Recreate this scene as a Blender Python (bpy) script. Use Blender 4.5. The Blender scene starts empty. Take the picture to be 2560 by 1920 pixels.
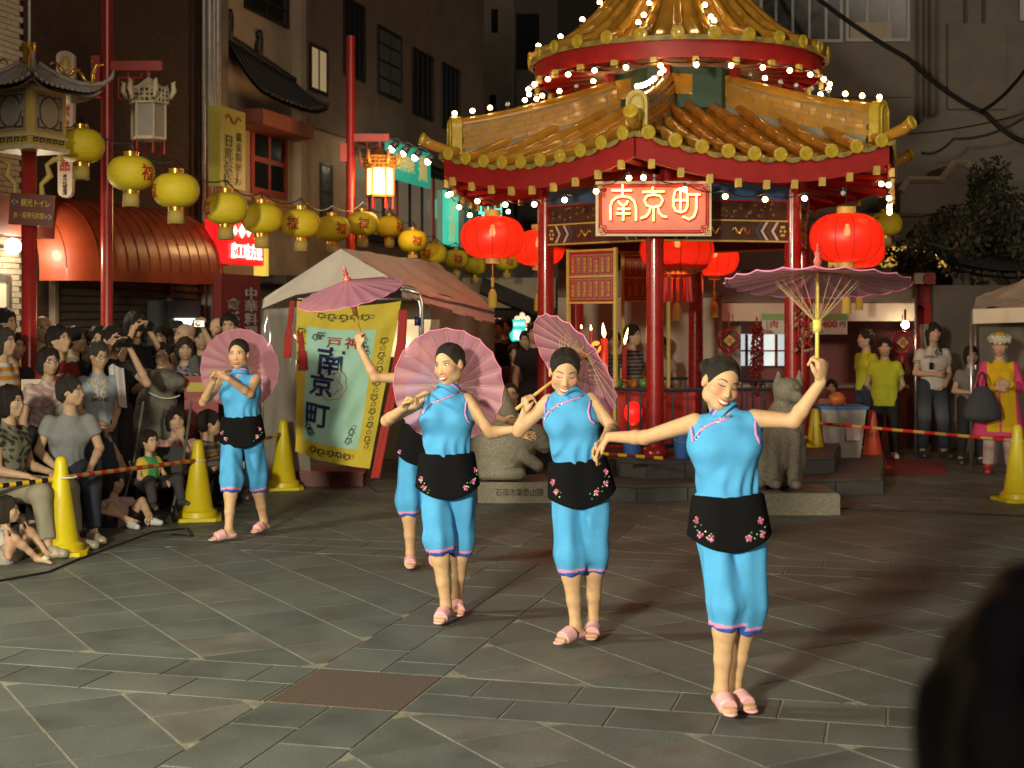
import bpy, math, random
import numpy as np
from mathutils import Vector, Matrix, noise
from mathutils.bvhtree import BVHTree
random.seed(7)
rng = np.random.default_rng(7)
S = bpy.context.scene
COL = S.collection
R = math.radians
# ---------------------------------------------------------------- camera
F, HC, HY = 3600.0, 1.77, 794.0       # focal length in photo pixels, eye height, horizon row
cam = bpy.data.cameras.new('camera')
camo = bpy.data.objects.new('camera', cam)
COL.objects.link(camo)
camo.location = (0, 0, HC)
camo.rotation_euler = (R(90), 0, 0)
cam.sensor_width = 36.0
cam.lens = 36.0 * F / 2560.0
cam.shift_y = -(960 - HY) / 2560.0
cam.clip_start, cam.clip_end = 0.05, 400
cam.dof.use_dof = True
cam.dof.focus_distance = 8.6
cam.dof.aperture_fstop = 4.0
S.camera = camo
# ---------------------------------------------------------------- night sky
wd = bpy.data.worlds.new('World')
S.world = wd
wd.use_nodes = True
wn = wd.node_tree.nodes
sky = wn.new('ShaderNodeTexSky')
sky.sky_type = 'NISHITA'
sky.sun_disc = False
sky.sun_elevation = R(1.0)
sky.sun_rotation = R(200)
wmix = wn.new('ShaderNodeMix'); wmix.data_type = 'RGBA'
wmix.inputs[0].default_value = 0.98
wmix.inputs[7].default_value = (0.34, 0.24, 0.17, 1)     # glow of the town on the night sky
wd.node_tree.links.new(sky.outputs[0], wmix.inputs[6])
wd.node_tree.links.new(wmix.outputs[2], wn['Background'].inputs[0])
wn['Background'].inputs[1].default_value = 0.022
# ---------------------------------------------------------------- floodlights of the square (their housings are built further down)
FLOODS = [((-6.2, 6.6, 3.6), (0.4, 8.8, 0.6), 1900, 78, .34, (1.0, 0.90, 0.65)),
          ((-3.6, -2.2, 3.3), (0.25, 9.4, 0.75), 6900, 52, .42, (1.0, 0.91, 0.66))]
# faint light of the surrounding street lamps, from behind the photographer
sun = bpy.data.lights.new('town_light', 'SUN'); sun.energy, sun.angle, sun.color = 0.54, R(25), (1.0, 0.82, 0.62)
so_ = bpy.data.objects.new('town_light', sun); COL.objects.link(so_)
so_.rotation_euler = Vector((-.35, .86, -.36)).to_track_quat('-Z', 'Y').to_euler()
for fp, ft, fe, fa, fs_, fc in FLOODS:
    l = bpy.data.lights.new('flood_light', 'SPOT')
    l.energy, l.spot_size, l.spot_blend, l.shadow_soft_size, l.color = fe, R(fa), 0.5, fs_, fc
    o = bpy.data.objects.new('flood_light', l)
    COL.objects.link(o)
    o.location = fp
    l.spot_blend = .42
    o.rotation_euler = (Vector(ft) - Vector(fp)).to_track_quat('-Z', 'Y').to_euler()
# ---------------------------------------------------------------- exposure and render
S.view_settings.view_transform = 'Standard'
S.view_settings.look = 'None'
S.view_settings.exposure = 0.0
S.view_settings.gamma = 1.0
S.render.engine = 'CYCLES'
cy = S.cycles
cy.use_denoising = True
cy.max_bounces = 4
cy.diffuse_bounces = 2
cy.glossy_bounces = 2
cy.transmission_bounces = 4
cy.transparent_max_bounces = 12
cy.sample_clamp_indirect = 4.0
cy.caustics_reflective = cy.caustics_refractive = False
cy.use_light_tree = True

# ================================================================ helpers
def W(px, py, Y):                      # photo pixel + distance -> point in the square
    return Vector(((px - 1280) / F * Y, Y, HC - (py - HY) / F * Y))
K = 2560 / 2212.0
def Wd(dx, dy, Y): return W(dx * K, dy * K, Y)

def M(name, col=(.5, .5, .5), rough=.6, metal=0, var=0, scale=6, bump=0, bscale=40, emit=None, es=0, attr=False, coat=0, spec=.5, sss=0, stretch=None, world=False, fleck=0):
    m = bpy.data.materials.new(name)
    m.use_nodes = True
    nt = m.node_tree; n = nt.nodes; L = nt.links
    b = n['Principled BSDF']
    c4 = (*col, 1)
    b.inputs['Base Color'].default_value = c4
    b.inputs['Roughness'].default_value = rough
    b.inputs['Metallic'].default_value = metal
    b.inputs['Specular IOR Level'].default_value = spec
    b.inputs['Coat Weight'].default_value = coat
    b.inputs['Coat Roughness'].default_value = .08
    if sss:
        b.inputs['Subsurface Weight'].default_value = sss
        b.inputs['Subsurface Radius'].default_value = (.02, .008, .004)
        b.inputs['Subsurface Scale'].default_value = .3
    src = None
    if attr:
        a = n.new('ShaderNodeVertexColor'); a.layer_name = 'Col'
        src = a.outputs['Color']
    vec = None
    if var or bump:
        tc = n.new('ShaderNodeTexCoord')
        mp = n.new('ShaderNodeMapping')
        if stretch: mp.inputs['Scale'].default_value = stretch
        if world: L.new(n.new('ShaderNodeNewGeometry').outputs['Position'], mp.inputs['Vector'])
        else: L.new(tc.outputs['Object'], mp.inputs['Vector'])
        vec = mp.outputs['Vector']
    if var:
        t = n.new('ShaderNodeTexNoise'); t.inputs['Scale'].default_value = scale; t.inputs['Detail'].default_value = 7; t.inputs['Roughness'].default_value = .62
        L.new(vec, t.inputs['Vector'])
        r = n.new('ShaderNodeMapRange')
        r.inputs[1].default_value, r.inputs[2].default_value = .28, .72
        r.inputs[3].default_value, r.inputs[4].default_value = 1 - var, 1 + var
        L.new(t.outputs['Fac'], r.inputs[0])
        mx = n.new('ShaderNodeMix'); mx.data_type = 'RGBA'; mx.blend_type = 'MULTIPLY'; mx.inputs[0].default_value = 1
        mx.inputs[6].default_value = c4
        if src: L.new(src, mx.inputs[6])
        L.new(r.outputs[0], mx.inputs[7])
        src = mx.outputs[2]
        if fleck:      # fine speckle of stone
            t3 = n.new('ShaderNodeTexNoise'); t3.inputs['Scale'].default_value = 130; t3.inputs['Detail'].default_value = 3; L.new(vec, t3.inputs['Vector'])
            r3 = n.new('ShaderNodeMapRange'); r3.inputs[1].default_value, r3.inputs[2].default_value, r3.inputs[3].default_value, r3.inputs[4].default_value = .36, .64, 1 - fleck, 1 + fleck; L.new(t3.outputs['Fac'], r3.inputs[0])
            m3 = n.new('ShaderNodeMix'); m3.data_type = 'RGBA'; m3.blend_type = 'MULTIPLY'; m3.inputs[0].default_value = 1; L.new(src, m3.inputs[6]); L.new(r3.outputs[0], m3.inputs[7]); src = m3.outputs[2]
        rr = n.new('ShaderNodeMapRange')
        rr.inputs[3].default_value, rr.inputs[4].default_value = max(.03, rough - .12), min(1, rough + .12)
        L.new(t.outputs['Fac'], rr.inputs[0]); L.new(rr.outputs[0], b.inputs['Roughness'])
    if src: L.new(src, b.inputs['Base Color'])
    if bump:
        t2 = n.new('ShaderNodeTexNoise'); t2.inputs['Scale'].default_value = bscale; t2.inputs['Detail'].default_value = 5
        L.new(vec, t2.inputs['Vector'])
        bp = n.new('ShaderNodeBump'); bp.inputs['Strength'].default_value = bump; bp.inputs['Distance'].default_value = .02
        L.new(t2.outputs['Fac'], bp.inputs['Height']); L.new(bp.outputs[0], b.inputs['Normal'])
    if emit:
        b.inputs['Emission Color'].default_value = (*emit, 1)
        b.inputs['Emission Strength'].default_value = es
        if attr and emit == 'attr': pass
    return m

def thin(name, col, trans=.5, clear=.1, rough=.6, emit=None, es=0, attr=False):
    """thin cloth, paper or vinyl: diffuse + light from behind + a little see-through"""
    m = bpy.data.materials.new(name); m.use_nodes = True
    nt = m.node_tree; n = nt.nodes; L = nt.links
    out = n['Material Output']; n.remove(n['Principled BSDF'])
    d = n.new('ShaderNodeBsdfDiffuse'); t = n.new('ShaderNodeBsdfTranslucent'); tr = n.new('ShaderNodeBsdfTransparent')
    g = n.new('ShaderNodeBsdfGlossy'); g.inputs['Roughness'].default_value = rough
    for s in (d, t): s.inputs['Color'].default_value = (*col, 1)
    tr.inputs['Color'].default_value = (*[c ** .5 for c in col], 1)
    if attr:
        a = n.new('ShaderNodeVertexColor'); a.layer_name = 'Col'
        for s in (d, t, tr): L.new(a.outputs['Color'], s.inputs['Color'])
    m1 = n.new('ShaderNodeMixShader'); m1.inputs[0].default_value = trans
    L.new(d.outputs[0], m1.inputs[1]); L.new(t.outputs[0], m1.inputs[2])
    m2 = n.new('ShaderNodeMixShader'); m2.inputs[0].default_value = .06
    L.new(m1.outputs[0], m2.inputs[1]); L.new(g.outputs[0], m2.inputs[2])
    m3 = n.new('ShaderNodeMixShader'); m3.inputs[0].default_value = clear
    L.new(m2.outputs[0], m3.inputs[1]); L.new(tr.outputs[0], m3.inputs[2])
    fin = m3.outputs[0]
    if emit:
        e = n.new('ShaderNodeEmission'); e.inputs[0].default_value = (*emit, 1); e.inputs[1].default_value = es
        ad = n.new('ShaderNodeAddShader'); L.new(fin, ad.inputs[0]); L.new(e.outputs[0], ad.inputs[1]); fin = ad.outputs[0]
    L.new(fin, out.inputs['Surface'])
    return m

def tag(o, label=None, cat=None, group=None, kind=None):
    if label: o['label'] = label
    if cat: o['category'] = cat
    if group: o['group'] = group
    if kind: o['kind'] = kind
    return o

def empty(name, loc=(0, 0, 0), rz=0, **kw):
    o = bpy.data.objects.new(name, None)
    COL.objects.link(o)
    o.location = loc; o.rotation_euler = (0, 0, rz)
    o.empty_display_size = .1
    return tag(o, **kw)

def link(name, me, parent=None, **kw):
    o = bpy.data.objects.new(name, me)
    COL.objects.link(o)
    if parent: o.parent = parent
    return tag(o, **kw)

def copy_tree(o, parent=None):
    c = o.copy(); COL.objects.link(c); c.parent = parent
    for ch in list(o.children): copy_tree(ch, c)
    return c

class MB:
    """collects shapes into one mesh"""
    def __init__(s): s.v = []; s.f = []; s.c = None; s.off = Vector((0, 0, 0))
    def add(s, vs, fs, col=None):
        k = len(s.v); s.v += [tuple(p) for p in vs]; s.f += [tuple(i + k for i in f) for f in fs]
        if col is not None:
            if s.c is None: s.c = [(1, 1, 1)] * k
            s.c += [col] * len(vs)
        elif s.c is not None: s.c += [(1, 1, 1)] * len(vs)
        return s
    def box(s, c, d, rot=None, col=None):
        c = Vector(c); x, y, z = d[0] / 2, d[1] / 2, d[2] / 2
        vs = [Vector((sx * x, sy * y, sz * z)) for sz in (-1, 1) for sy in (-1, 1) for sx in (-1, 1)]
        if rot is not None: vs = [rot @ v for v in vs]
        return s.add([v + c for v in vs], [(0, 2, 3, 1), (4, 5, 7, 6), (0, 1, 5, 4), (1, 3, 7, 5), (3, 2, 6, 7), (2, 0, 4, 6)], col)
    def b2(s, lo, hi, col=None):
        lo, hi = Vector(lo), Vector(hi)
        return s.box((lo + hi) / 2, [abs(a) for a in (hi - lo)], None, col)
    def tube(s, pts, rad, n=8, cap=True, closed=False, col=None, flat=1.0):
        pts = [Vector(p) for p in pts]
        if not hasattr(rad, '__len__'): rad = [rad] * len(pts)
        vs, fs = [], []
        m = len(pts)
        u = None
        for i, p in enumerate(pts):
            a = pts[(i - 1) % m] if (closed or i > 0) else p
            b = pts[(i + 1) % m] if (closed or i < m - 1) else p
            t = (b - a)
            t = t.normalized() if t.length > 1e-9 else Vector((0, 0, 1))
            if u is None:
                u = t.cross(Vector((0, 0, 1)))
                if u.length < .05: u = t.cross(Vector((0, 1, 0)))
            u = (u - t * u.dot(t)).normalized()
            w = t.cross(u)
            for j in range(n):
                a_ = 2 * math.pi * j / n
                vs.append(p + (u * math.cos(a_) + w * math.sin(a_) * flat) * rad[i])
        for i in range(m if closed else m - 1):
            k, k2 = i * n, ((i + 1) % m) * n
            for j in range(n):
                fs.append((k + j, k + (j + 1) % n, k2 + (j + 1) % n, k2 + j))
        if cap and not closed:
            fs.append(tuple(range(n))[::-1]); fs.append(tuple((m - 1) * n + j for j in range(n)))
        return s.add(vs, fs, col)
    def lathe(s, prof, c=(0, 0, 0), n=24, axis=None, col=None, lobes=None):
        """prof: (radius, height) pairs"""
        c = Vector(c); vs, fs = [], []
        Q = Matrix.Identity(3) if axis is None else Vector(axis).to_track_quat('Z', 'Y').to_matrix()
        for (r, h) in prof:
            for j in range(n):
                a = 2 * math.pi * j / n
                rr = r * (1 + (lobes[1] * abs(math.sin(a * lobes[0] / 2)) if lobes else 0))
                vs.append(c + Q @ Vector((rr * math.cos(a), rr * math.sin(a), h)))
        for i in range(len(prof) - 1):
            for j in range(n):
                fs.append((i * n + j, i * n + (j + 1) % n, (i + 1) * n + (j + 1) % n, (i + 1) * n + j))
        if prof[0][0] > 1e-6: fs.append(tuple(range(n))[::-1])
        if prof[-1][0] > 1e-6: fs.append(tuple((len(prof) - 1) * n + j for j in range(n)))
        return s.add(vs, fs, col)
    def ball(s, c, r, n=12, m=8, col=None, rot=None):
        if not hasattr(r, '__len__'): r = (r, r, r)
        c = Vector(c); vs, fs = [], []
        for i in range(m + 1):
            th = math.pi * i / m
            for j in range(n):
                a = 2 * math.pi * j / n
                v = Vector((r[0] * math.sin(th) * math.cos(a), r[1] * math.sin(th) * math.sin(a), r[2] * math.cos(th)))
                if rot is not None: v = rot @ v
                vs.append(c + v)
        for i in range(m):
            for j in range(n):
                fs.append((i * n + j, (i + 1) * n + j, (i + 1) * n + (j + 1) % n, i * n + (j + 1) % n))
        return s.add(vs, fs, col)
    def poly(s, pts, nrm, th, col=None):
        """flat polygon given a thickness along nrm"""
        n = len(pts); nrm = Vector(nrm)
        pts = [Vector(p) for p in pts]
        vs = pts + [p + nrm * th for p in pts]
        fs = [tuple(range(n))[::-1], tuple(range(n, 2 * n))] + [(i, (i + 1) % n, n + (i + 1) % n, n + i) for i in range(n)]
        return s.add(vs, fs, col)
    def grid(s, fn, nu, nv, col=None):
        vs = [fn(i / nu, j / nv) for i in range(nu + 1) for j in range(nv + 1)]
        fs = [(i * (nv + 1) + j, (i + 1) * (nv + 1) + j, (i + 1) * (nv + 1) + j + 1, i * (nv + 1) + j + 1) for i in range(nu) for j in range(nv)]
        return s.add(vs, fs, col)
    def mesh(s, name, mat, smooth=False, sharp=None):
        me = bpy.data.meshes.new(name)
        me.from_pydata([tuple(Vector(v) - s.off) for v in s.v] if s.off.length else s.v, [], s.f)
        if mat: me.materials.append(mat)
        if smooth:
            me.polygons.foreach_set('use_smooth', [True] * len(me.polygons))
            if sharp: me.set_sharp_from_angle(angle=R(sharp))
        if s.c is not None:
            a = me.color_attributes.new('Col', 'FLOAT_COLOR', 'POINT')
            a.data.foreach_set('color', np.array([(*c, 1) for c in s.c], dtype=np.float32).ravel())
        me.validate(); me.update()
        return me
    def obj(s, name, mat, parent=None, smooth=False, sharp=None, **kw):
        return link(name, s.mesh(name, mat, smooth, sharp), parent, **kw)

def text_mesh(body, size=1.0, off=0.0, ext=0.004, cx='CENTER', spacing=1.0, vertical=False):
    cu = bpy.data.curves.new('t', 'FONT')
    cu.body = '\n'.join(body) if vertical else body
    cu.size, cu.offset, cu.extrude = size, off, ext
    cu.align_x, cu.align_y = cx, 'CENTER'
    cu.space_line = spacing
    cu.resolution_u = 2
    o = bpy.data.objects.new('t', cu); COL.objects.link(o)
    bpy.context.view_layer.update()
    me = bpy.data.meshes.new_from_object(o.evaluated_get(bpy.context.evaluated_depsgraph_get()))
    bpy.data.objects.remove(o); bpy.data.curves.remove(cu)
    return me

def text(body, mat, parent, loc, size, rz=0, tilt=0, name='lettering', fit=None, **kw):
    """flat print standing upright, facing -Y before rz; fit=(w,h) scales it"""
    me = text_mesh(body, 1.0, **kw)
    n = len(me.vertices)
    co = np.empty(n * 3); me.vertices.foreach_get('co', co); co = co.reshape(-1, 3)
    lo, hi = co.min(0), co.max(0)
    co -= (lo + hi) / 2 * np.array([1, 1, 0])
    if fit: co[:, 0] *= fit[0] / (hi[0] - lo[0]); co[:, 1] *= fit[1] / (hi[1] - lo[1])
    else: co[:, :2] *= size
    out = np.stack([co[:, 0], -co[:, 2], co[:, 1]], 1)
    me.vertices.foreach_set('co', out.ravel()); me.update()
    me.materials.clear(); me.materials.append(mat)
    o = link(name, me, parent)
    o.location = loc; o.rotation_euler = (0, tilt, rz)
    return o

# ---------------------------------------------------------------- smooth solids (bodies, cloth, statues)
class SDF:
    def __init__(s, lo, hi, h):
        s.lo = np.array(lo, float); s.h = h
        s.n = np.ceil((np.array(hi, float) - s.lo) / h).astype(int) + 1
        s.f = np.full(s.n, .5, np.float32)
        s.ax = [(s.lo[i] + h * np.arange(s.n[i])).astype(np.float32) for i in range(3)]
    def box(s, lo, hi):
        i0 = np.clip(np.floor((np.array(lo) - s.lo) / s.h).astype(int), 0, s.n - 1)
        i1 = np.clip(np.ceil((np.array(hi) - s.lo) / s.h).astype(int) + 1, 1, s.n)
        if (i1 <= i0).any(): return None, None
        sl = tuple(slice(a, b) for a, b in zip(i0, i1))
        return sl, (s.ax[0][sl[0]][:, None, None], s.ax[1][sl[1]][None, :, None], s.ax[2][sl[2]][None, None, :])
    def put(s, sl, d, k, sub):
        f = s.f[sl]
        if sub: d = -d
        if k > 0:
            hh = np.clip(.5 + .5 * (d - f) / k * (-1 if sub else 1), 0, 1)
            if sub: s.f[sl] = f * (1 - hh) + d * hh + k * hh * (1 - hh) if False else np.maximum(f, d) + (np.clip(k - np.abs(f - d), 0, None) ** 2) / (4 * k)
            else: s.f[sl] = d * (1 - hh) + f * hh - k * hh * (1 - hh)
        else: s.f[sl] = np.maximum(f, d) if sub else np.minimum(f, d)
    def cap(s, a, b, ra, rb, k=.02, flat=None, flatb=False, flata=False, sub=False, wob=None):
        a, b = np.array(a, float), np.array(b, float)
        m = max(ra, rb) * (1 if not flat else max(1, 1 / flat[1])) + k + 3 * s.h
        sl, P = s.box(np.minimum(a, b) - m, np.maximum(a, b) + m)
        if sl is None: return s
        ba = b - a; L2 = max(ba @ ba, 1e-9)
        v = [P[i] - a[i] for i in range(3)]
        t0 = (v[0] * ba[0] + v[1] * ba[1] + v[2] * ba[2]) / L2
        t = np.clip(t0, 0, 1)
        w = [v[i] - t * ba[i] for i in range(3)]
        if flat:
            n = np.array(flat[0], float); n /= np.linalg.norm(n)
            q = (w[0] * n[0] + w[1] * n[1] + w[2] * n[2]) * (flat[1] - 1)
            w = [w[i] + n[i] * q for i in range(3)]
        d = np.sqrt(w[0] ** 2 + w[1] ** 2 + w[2] ** 2) - (ra + (rb - ra) * t)
        if wob: d = d + wob(*P).astype(np.float32)
        L = math.sqrt(L2)
        if flatb: d = np.maximum(d, (t0 - 1) * L)
        if flata: d = np.maximum(d, -t0 * L)
        s.put(sl, d.astype(np.float32), k, sub)
        return s
    def ell(s, c, r, Rm=None, k=.02, sub=False):
        c = np.array(c, float)
        if not hasattr(r, '__len__'): r = (r, r, r)
        m = max(r) + k + 3 * s.h
        sl, P = s.box(c - m, c + m)
        if sl is None: return s
        v = [P[i] - c[i] for i in range(3)]
        if Rm is not None:
            Rm = np.array(Rm)
            v = [v[0] * Rm[0, i] + v[1] * Rm[1, i] + v[2] * Rm[2, i] for i in range(3)]
        k0 = np.sqrt(sum((v[i] / r[i]) ** 2 for i in range(3)))
        k1 = np.sqrt(sum((v[i] / (r[i] * r[i])) ** 2 for i in range(3))) + 1e-6
        s.put(sl, (k0 * (k0 - 1) / k1).astype(np.float32), k, sub)
        return s
    def clip(s, fn):
        P = (s.ax[0][:, None, None], s.ax[1][None, :, None], s.ax[2][None, None, :])
        s.f = np.maximum(s.f, fn(*P).astype(np.float32)); return s
    def wobble(s, fn):
        P = (s.ax[0][:, None, None], s.ax[1][None, :, None], s.ax[2][None, None, :])
        s.f = s.f + fn(*P).astype(np.float32); return s
    def nets(s):
        f = s.f
        for i in range(3):      # closed at the border of the grid
            sl = [slice(None)] * 3; sl[i] = 0; f[tuple(sl)] = .1; sl[i] = -1; f[tuple(sl)] = .1
        g = f < 0
        nx, ny, nz = s.n
        cnt = np.zeros((nx - 1, ny - 1, nz - 1), np.int8)
        for a in (0, 1):
            for b in (0, 1):
                for c in (0, 1): cnt += g[a:nx - 1 + a, b:ny - 1 + b, c:nz - 1 + c]
        I, J, Kk = np.nonzero((cnt > 0) & (cnt < 8))
        N = len(I)
        idm = np.full(cnt.shape, -1, np.int32); idm[I, J, Kk] = np.arange(N)
        crn = [(a, b, c) for a in (0, 1) for b in (0, 1) for c in (0, 1)]
        val = [f[I + a, J + b, Kk + c] for a, b, c in crn]
        acc = np.zeros((N, 3)); num = np.zeros(N)
        for p in range(8):
            for q in range(p + 1, 8):
                d = [crn[q][i] - crn[p][i] for i in range(3)]
                if sum(abs(x) for x in d) != 1: continue
                fa, fb = val[p], val[q]
                mk = (fa < 0) != (fb < 0)
                t = np.where(mk, fa / np.where(mk, fa - fb, 1), 0)
                for i in range(3): acc[:, i] += mk * (crn[p][i] + t * d[i])
                num += mk
        V = (acc / num[:, None] + np.stack([I, J, Kk], 1)) * s.h + s.lo
        Q = []
        for ax in range(3):
            a = [slice(1, -1)] * 3; b = [slice(1, -1)] * 3
            a[ax] = slice(0, -1); b[ax] = slice(1, None)
            ga, gb = g[tuple(a)], g[tuple(b)]
            E = np.nonzero(ga != gb)
            e = [E[i] + (0 if i == ax else 1) for i in range(3)]
            u, v = (ax + 1) % 3, (ax + 2) % 3
            def cell(du, dv):
                c = [x.copy() for x in e]; c[u] = c[u] - du; c[v] = c[v] - dv
                return idm[c[0], c[1], c[2]]
            q = np.stack([cell(1, 1), cell(0, 1), cell(0, 0), cell(1, 0)], 1)
            fl = ~ga[E]
            q[fl] = q[fl][:, ::-1]
            Q.append(q)
        return V, np.concatenate(Q)

def relax(V, Q, it=2, lam=.5):
    n = len(V)
    e = np.concatenate([Q[:, [0, 1]], Q[:, [1, 2]], Q[:, [2, 3]], Q[:, [3, 0]]])
    deg = np.bincount(e.ravel(), minlength=n).astype(float)
    for _ in range(it):
        s = np.stack([np.bincount(e[:, 0], V[e[:, 1], i], n) + np.bincount(e[:, 1], V[e[:, 0], i], n) for i in range(3)], 1)
        V = V + lam * (s / np.maximum(deg, 1)[:, None] - V)
    return V

def qmesh(name, V, Q, mat, col=None, off=None):
    me = bpy.data.meshes.new(name)
    if off is not None: V = V - np.array(off)
    me.vertices.add(len(V)); me.vertices.foreach_set('co', V.astype(np.float32).ravel())
    me.loops.add(Q.size); me.loops.foreach_set('vertex_index', Q.astype(np.int32).ravel())
    me.polygons.add(len(Q)); me.polygons.foreach_set('loop_start', np.arange(0, Q.size, 4, dtype=np.int32))
    me.polygons.foreach_set('use_smooth', np.ones(len(Q), bool))
    me.update(calc_edges=True)
    if mat: me.materials.append(mat)
    if col is not None:
        a = me.color_attributes.new('Col', 'FLOAT_COLOR', 'POINT')
        c = np.ones((len(V), 4), np.float32); c[:, :3] = col
        a.data.foreach_set('color', c.ravel())
    return me

def bvh_of(V, Q): return BVHTree.FromPolygons([tuple(v) for v in V], [tuple(int(i) for i in q) for q in Q])
def camhit(bv, px, py, off=.003):
    """point of a surface seen at a photo pixel"""
    d = Vector(((px - 1280) / F, 1, -(py - HY) / F)).normalized()
    h = bv.ray_cast(Vector((0, 0, HC)), d)
    if h[0] is None: return None
    nr = h[1] if h[1].dot(d) < 0 else -h[1]
    return h[0] + nr * off
def smoothstep(a, b, x):
    t = np.clip((x - a) / (b - a), 0, 1); return t * t * (3 - 2 * t)
# ================================================================ people
SKIN = M('skin', (.8, .6, .45), .55, attr=True, sss=.08, var=.06, scale=22, bump=.12, bscale=260, spec=.4)
HAIRM = M('hair', (.02, .016, .013), .5, spec=.3, attr=True, var=.5, scale=60, bump=.6, bscale=90, stretch=(6, 6, 1))
CLOTH = M('cloth', (.5, .5, .5), .85, attr=True, var=.10, scale=25, bump=.25, bscale=500, spec=.25)
SATIN = M('satin', (.5, .5, .5), .72, attr=True, var=.09, scale=14, bump=.35, bscale=420, spec=.22)
VELVET = M('velvet', (.006, .006, .007), .9, var=.2, scale=40, spec=.1)
SHOE = M('shoe', (.5, .5, .5), .35, attr=True, var=.1, scale=40)
EYEW = M('eye_white', (.75, .72, .68), .25)
EYED = M('eye_dark', (.012, .009, .008), .15)
BROW = M('eyebrow', (.03, .022, .018), .8)
LIP = M('lips', (.42, .12, .10), .4)
LIPR = M('lips_painted', (.50, .045, .05), .3, coat=.3)
TEETH = M('teeth', (.8, .78, .70), .25)
BEAD = M('sequins', (.5, .5, .5), .12, metal=.6, attr=True)
TRIM = M('trim', (.5, .5, .5), .4, attr=True, var=.1, scale=60)
LENS = M('black_plastic', (.012, .012, .013), .3, var=.2, scale=30)
STEEL = M('brushed_steel', (.55, .55, .55), .3, metal=.9, var=.1, scale=20)
def vv(*a): return Vector(a)

def head_frame(fwd, tilt=0, up=None):
    f = Vector(fwd).normalized()
    u0 = Vector(up) if up else Vector((0, 0, 1))
    r = f.cross(u0).normalized()          # person's right-hand... x axis of the head
    u = r.cross(f)
    Rm = Matrix((r, f, u)).transposed()
    if tilt: Rm = Rm @ Matrix.Rotation(tilt, 3, 'Y')
    return Rm

def hand(s, wr, d, sd, nrm, curl=.5, sc=1.0, thumb=1, spread=.0, mit=False):
    """palm, four fingers and a thumb; d along the hand, sd towards the thumb, nrm out of the palm"""
    d, sd, nrm = [Vector(x).normalized() for x in (d, sd, nrm)]
    sd = (sd - d * sd.dot(d)).normalized(); nrm = d.cross(sd) if d.cross(sd).dot(nrm) > 0 else -d.cross(sd)
    k = .006 * sc
    pc = wr + d * .05 * sc
    Rm = Matrix((d, sd, nrm)).transposed()
    s.ell(pc, (.052 * sc, .040 * sc, .017 * sc), Rm, k=.012)
    lens = (.040, .046, .043, .034)
    for i in range(4):
        o = 1.5 - i
        b = wr + d * (.088 - .004 * abs(o)) * sc + sd * o * .0205 * sc
        c1 = curl * 1.15
        dd = (d + sd * o * spread).normalized()
        d1 = (dd * math.cos(c1) + nrm * math.sin(c1))
        p1 = b + d1 * lens[i] * sc
        c2 = curl * 2.6
        d2 = (dd * math.cos(c2) + nrm * math.sin(c2))
        p2 = p1 + d2 * lens[i] * .85 * sc
        s.cap(b - dd * .02 * sc, b, .0105 * sc, .0098 * sc, k)
        s.cap(b, p1, .0096 * sc, .0086 * sc, k * .5)
        s.cap(p1, p2, .0086 * sc, .0072 * sc, k * .5)
    t0 = wr + d * .02 * sc + sd * .026 * sc * thumb
    t1 = t0 + (d * .75 + sd * thumb * .62 + nrm * .25).normalized() * .038 * sc
    t2 = t1 + (d * .9 + sd * thumb * (.15 - .5 * curl) + nrm * (.3 + .5 * curl)).normalized() * .032 * sc
    s.cap(t0, t1, .0135 * sc, .0105 * sc, k); s.cap(t1, t2, .0105 * sc, .0085 * sc, k)

def head_sdf(s, c, Rm, sc, female=True):
    P = lambda x, y, z: c + Rm @ (Vector((x, y, z)) * sc)
    r = lambda *a: [x * sc for x in a]
    s.ell(P(0, -.012, .028), r(.076, .096, .086), Rm, .03)
    s.ell(P(0, .030, -.030), r(.063, .068, .082), Rm, .02 * sc)
    s.ell(P(0, .058, -.094), r(.028, .030, .022), Rm, .022 * sc)
    for x in (-1, 1):
        s.ell(P(x * .040, .060, -.026), r(.027, .030, .024), Rm, .02 * sc)
        s.ell(P(x * .044, .012, -.066), r(.022, .040, .030), Rm, .02 * sc)
        s.ell(P(x * .0325, .112, .006), r(.020, .020, .012), Rm, .012 * sc, sub=True)
        s.ell(P(x * .0765, -.004, -.012), r(.010, .020, .031), Rm, .006 * sc)
    s.cap(P(0, .090, .004), P(0, .108, -.034), .006 * sc, .0105 * sc, .014 * sc)
    s.cap(P(-.011, .098, -.038), P(.011, .098, -.038), .0088 * sc, .0088 * sc, .008 * sc)
    s.ell(P(0, .092, -.068), r(.024, .014, .012), Rm, .010 * sc)

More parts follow.
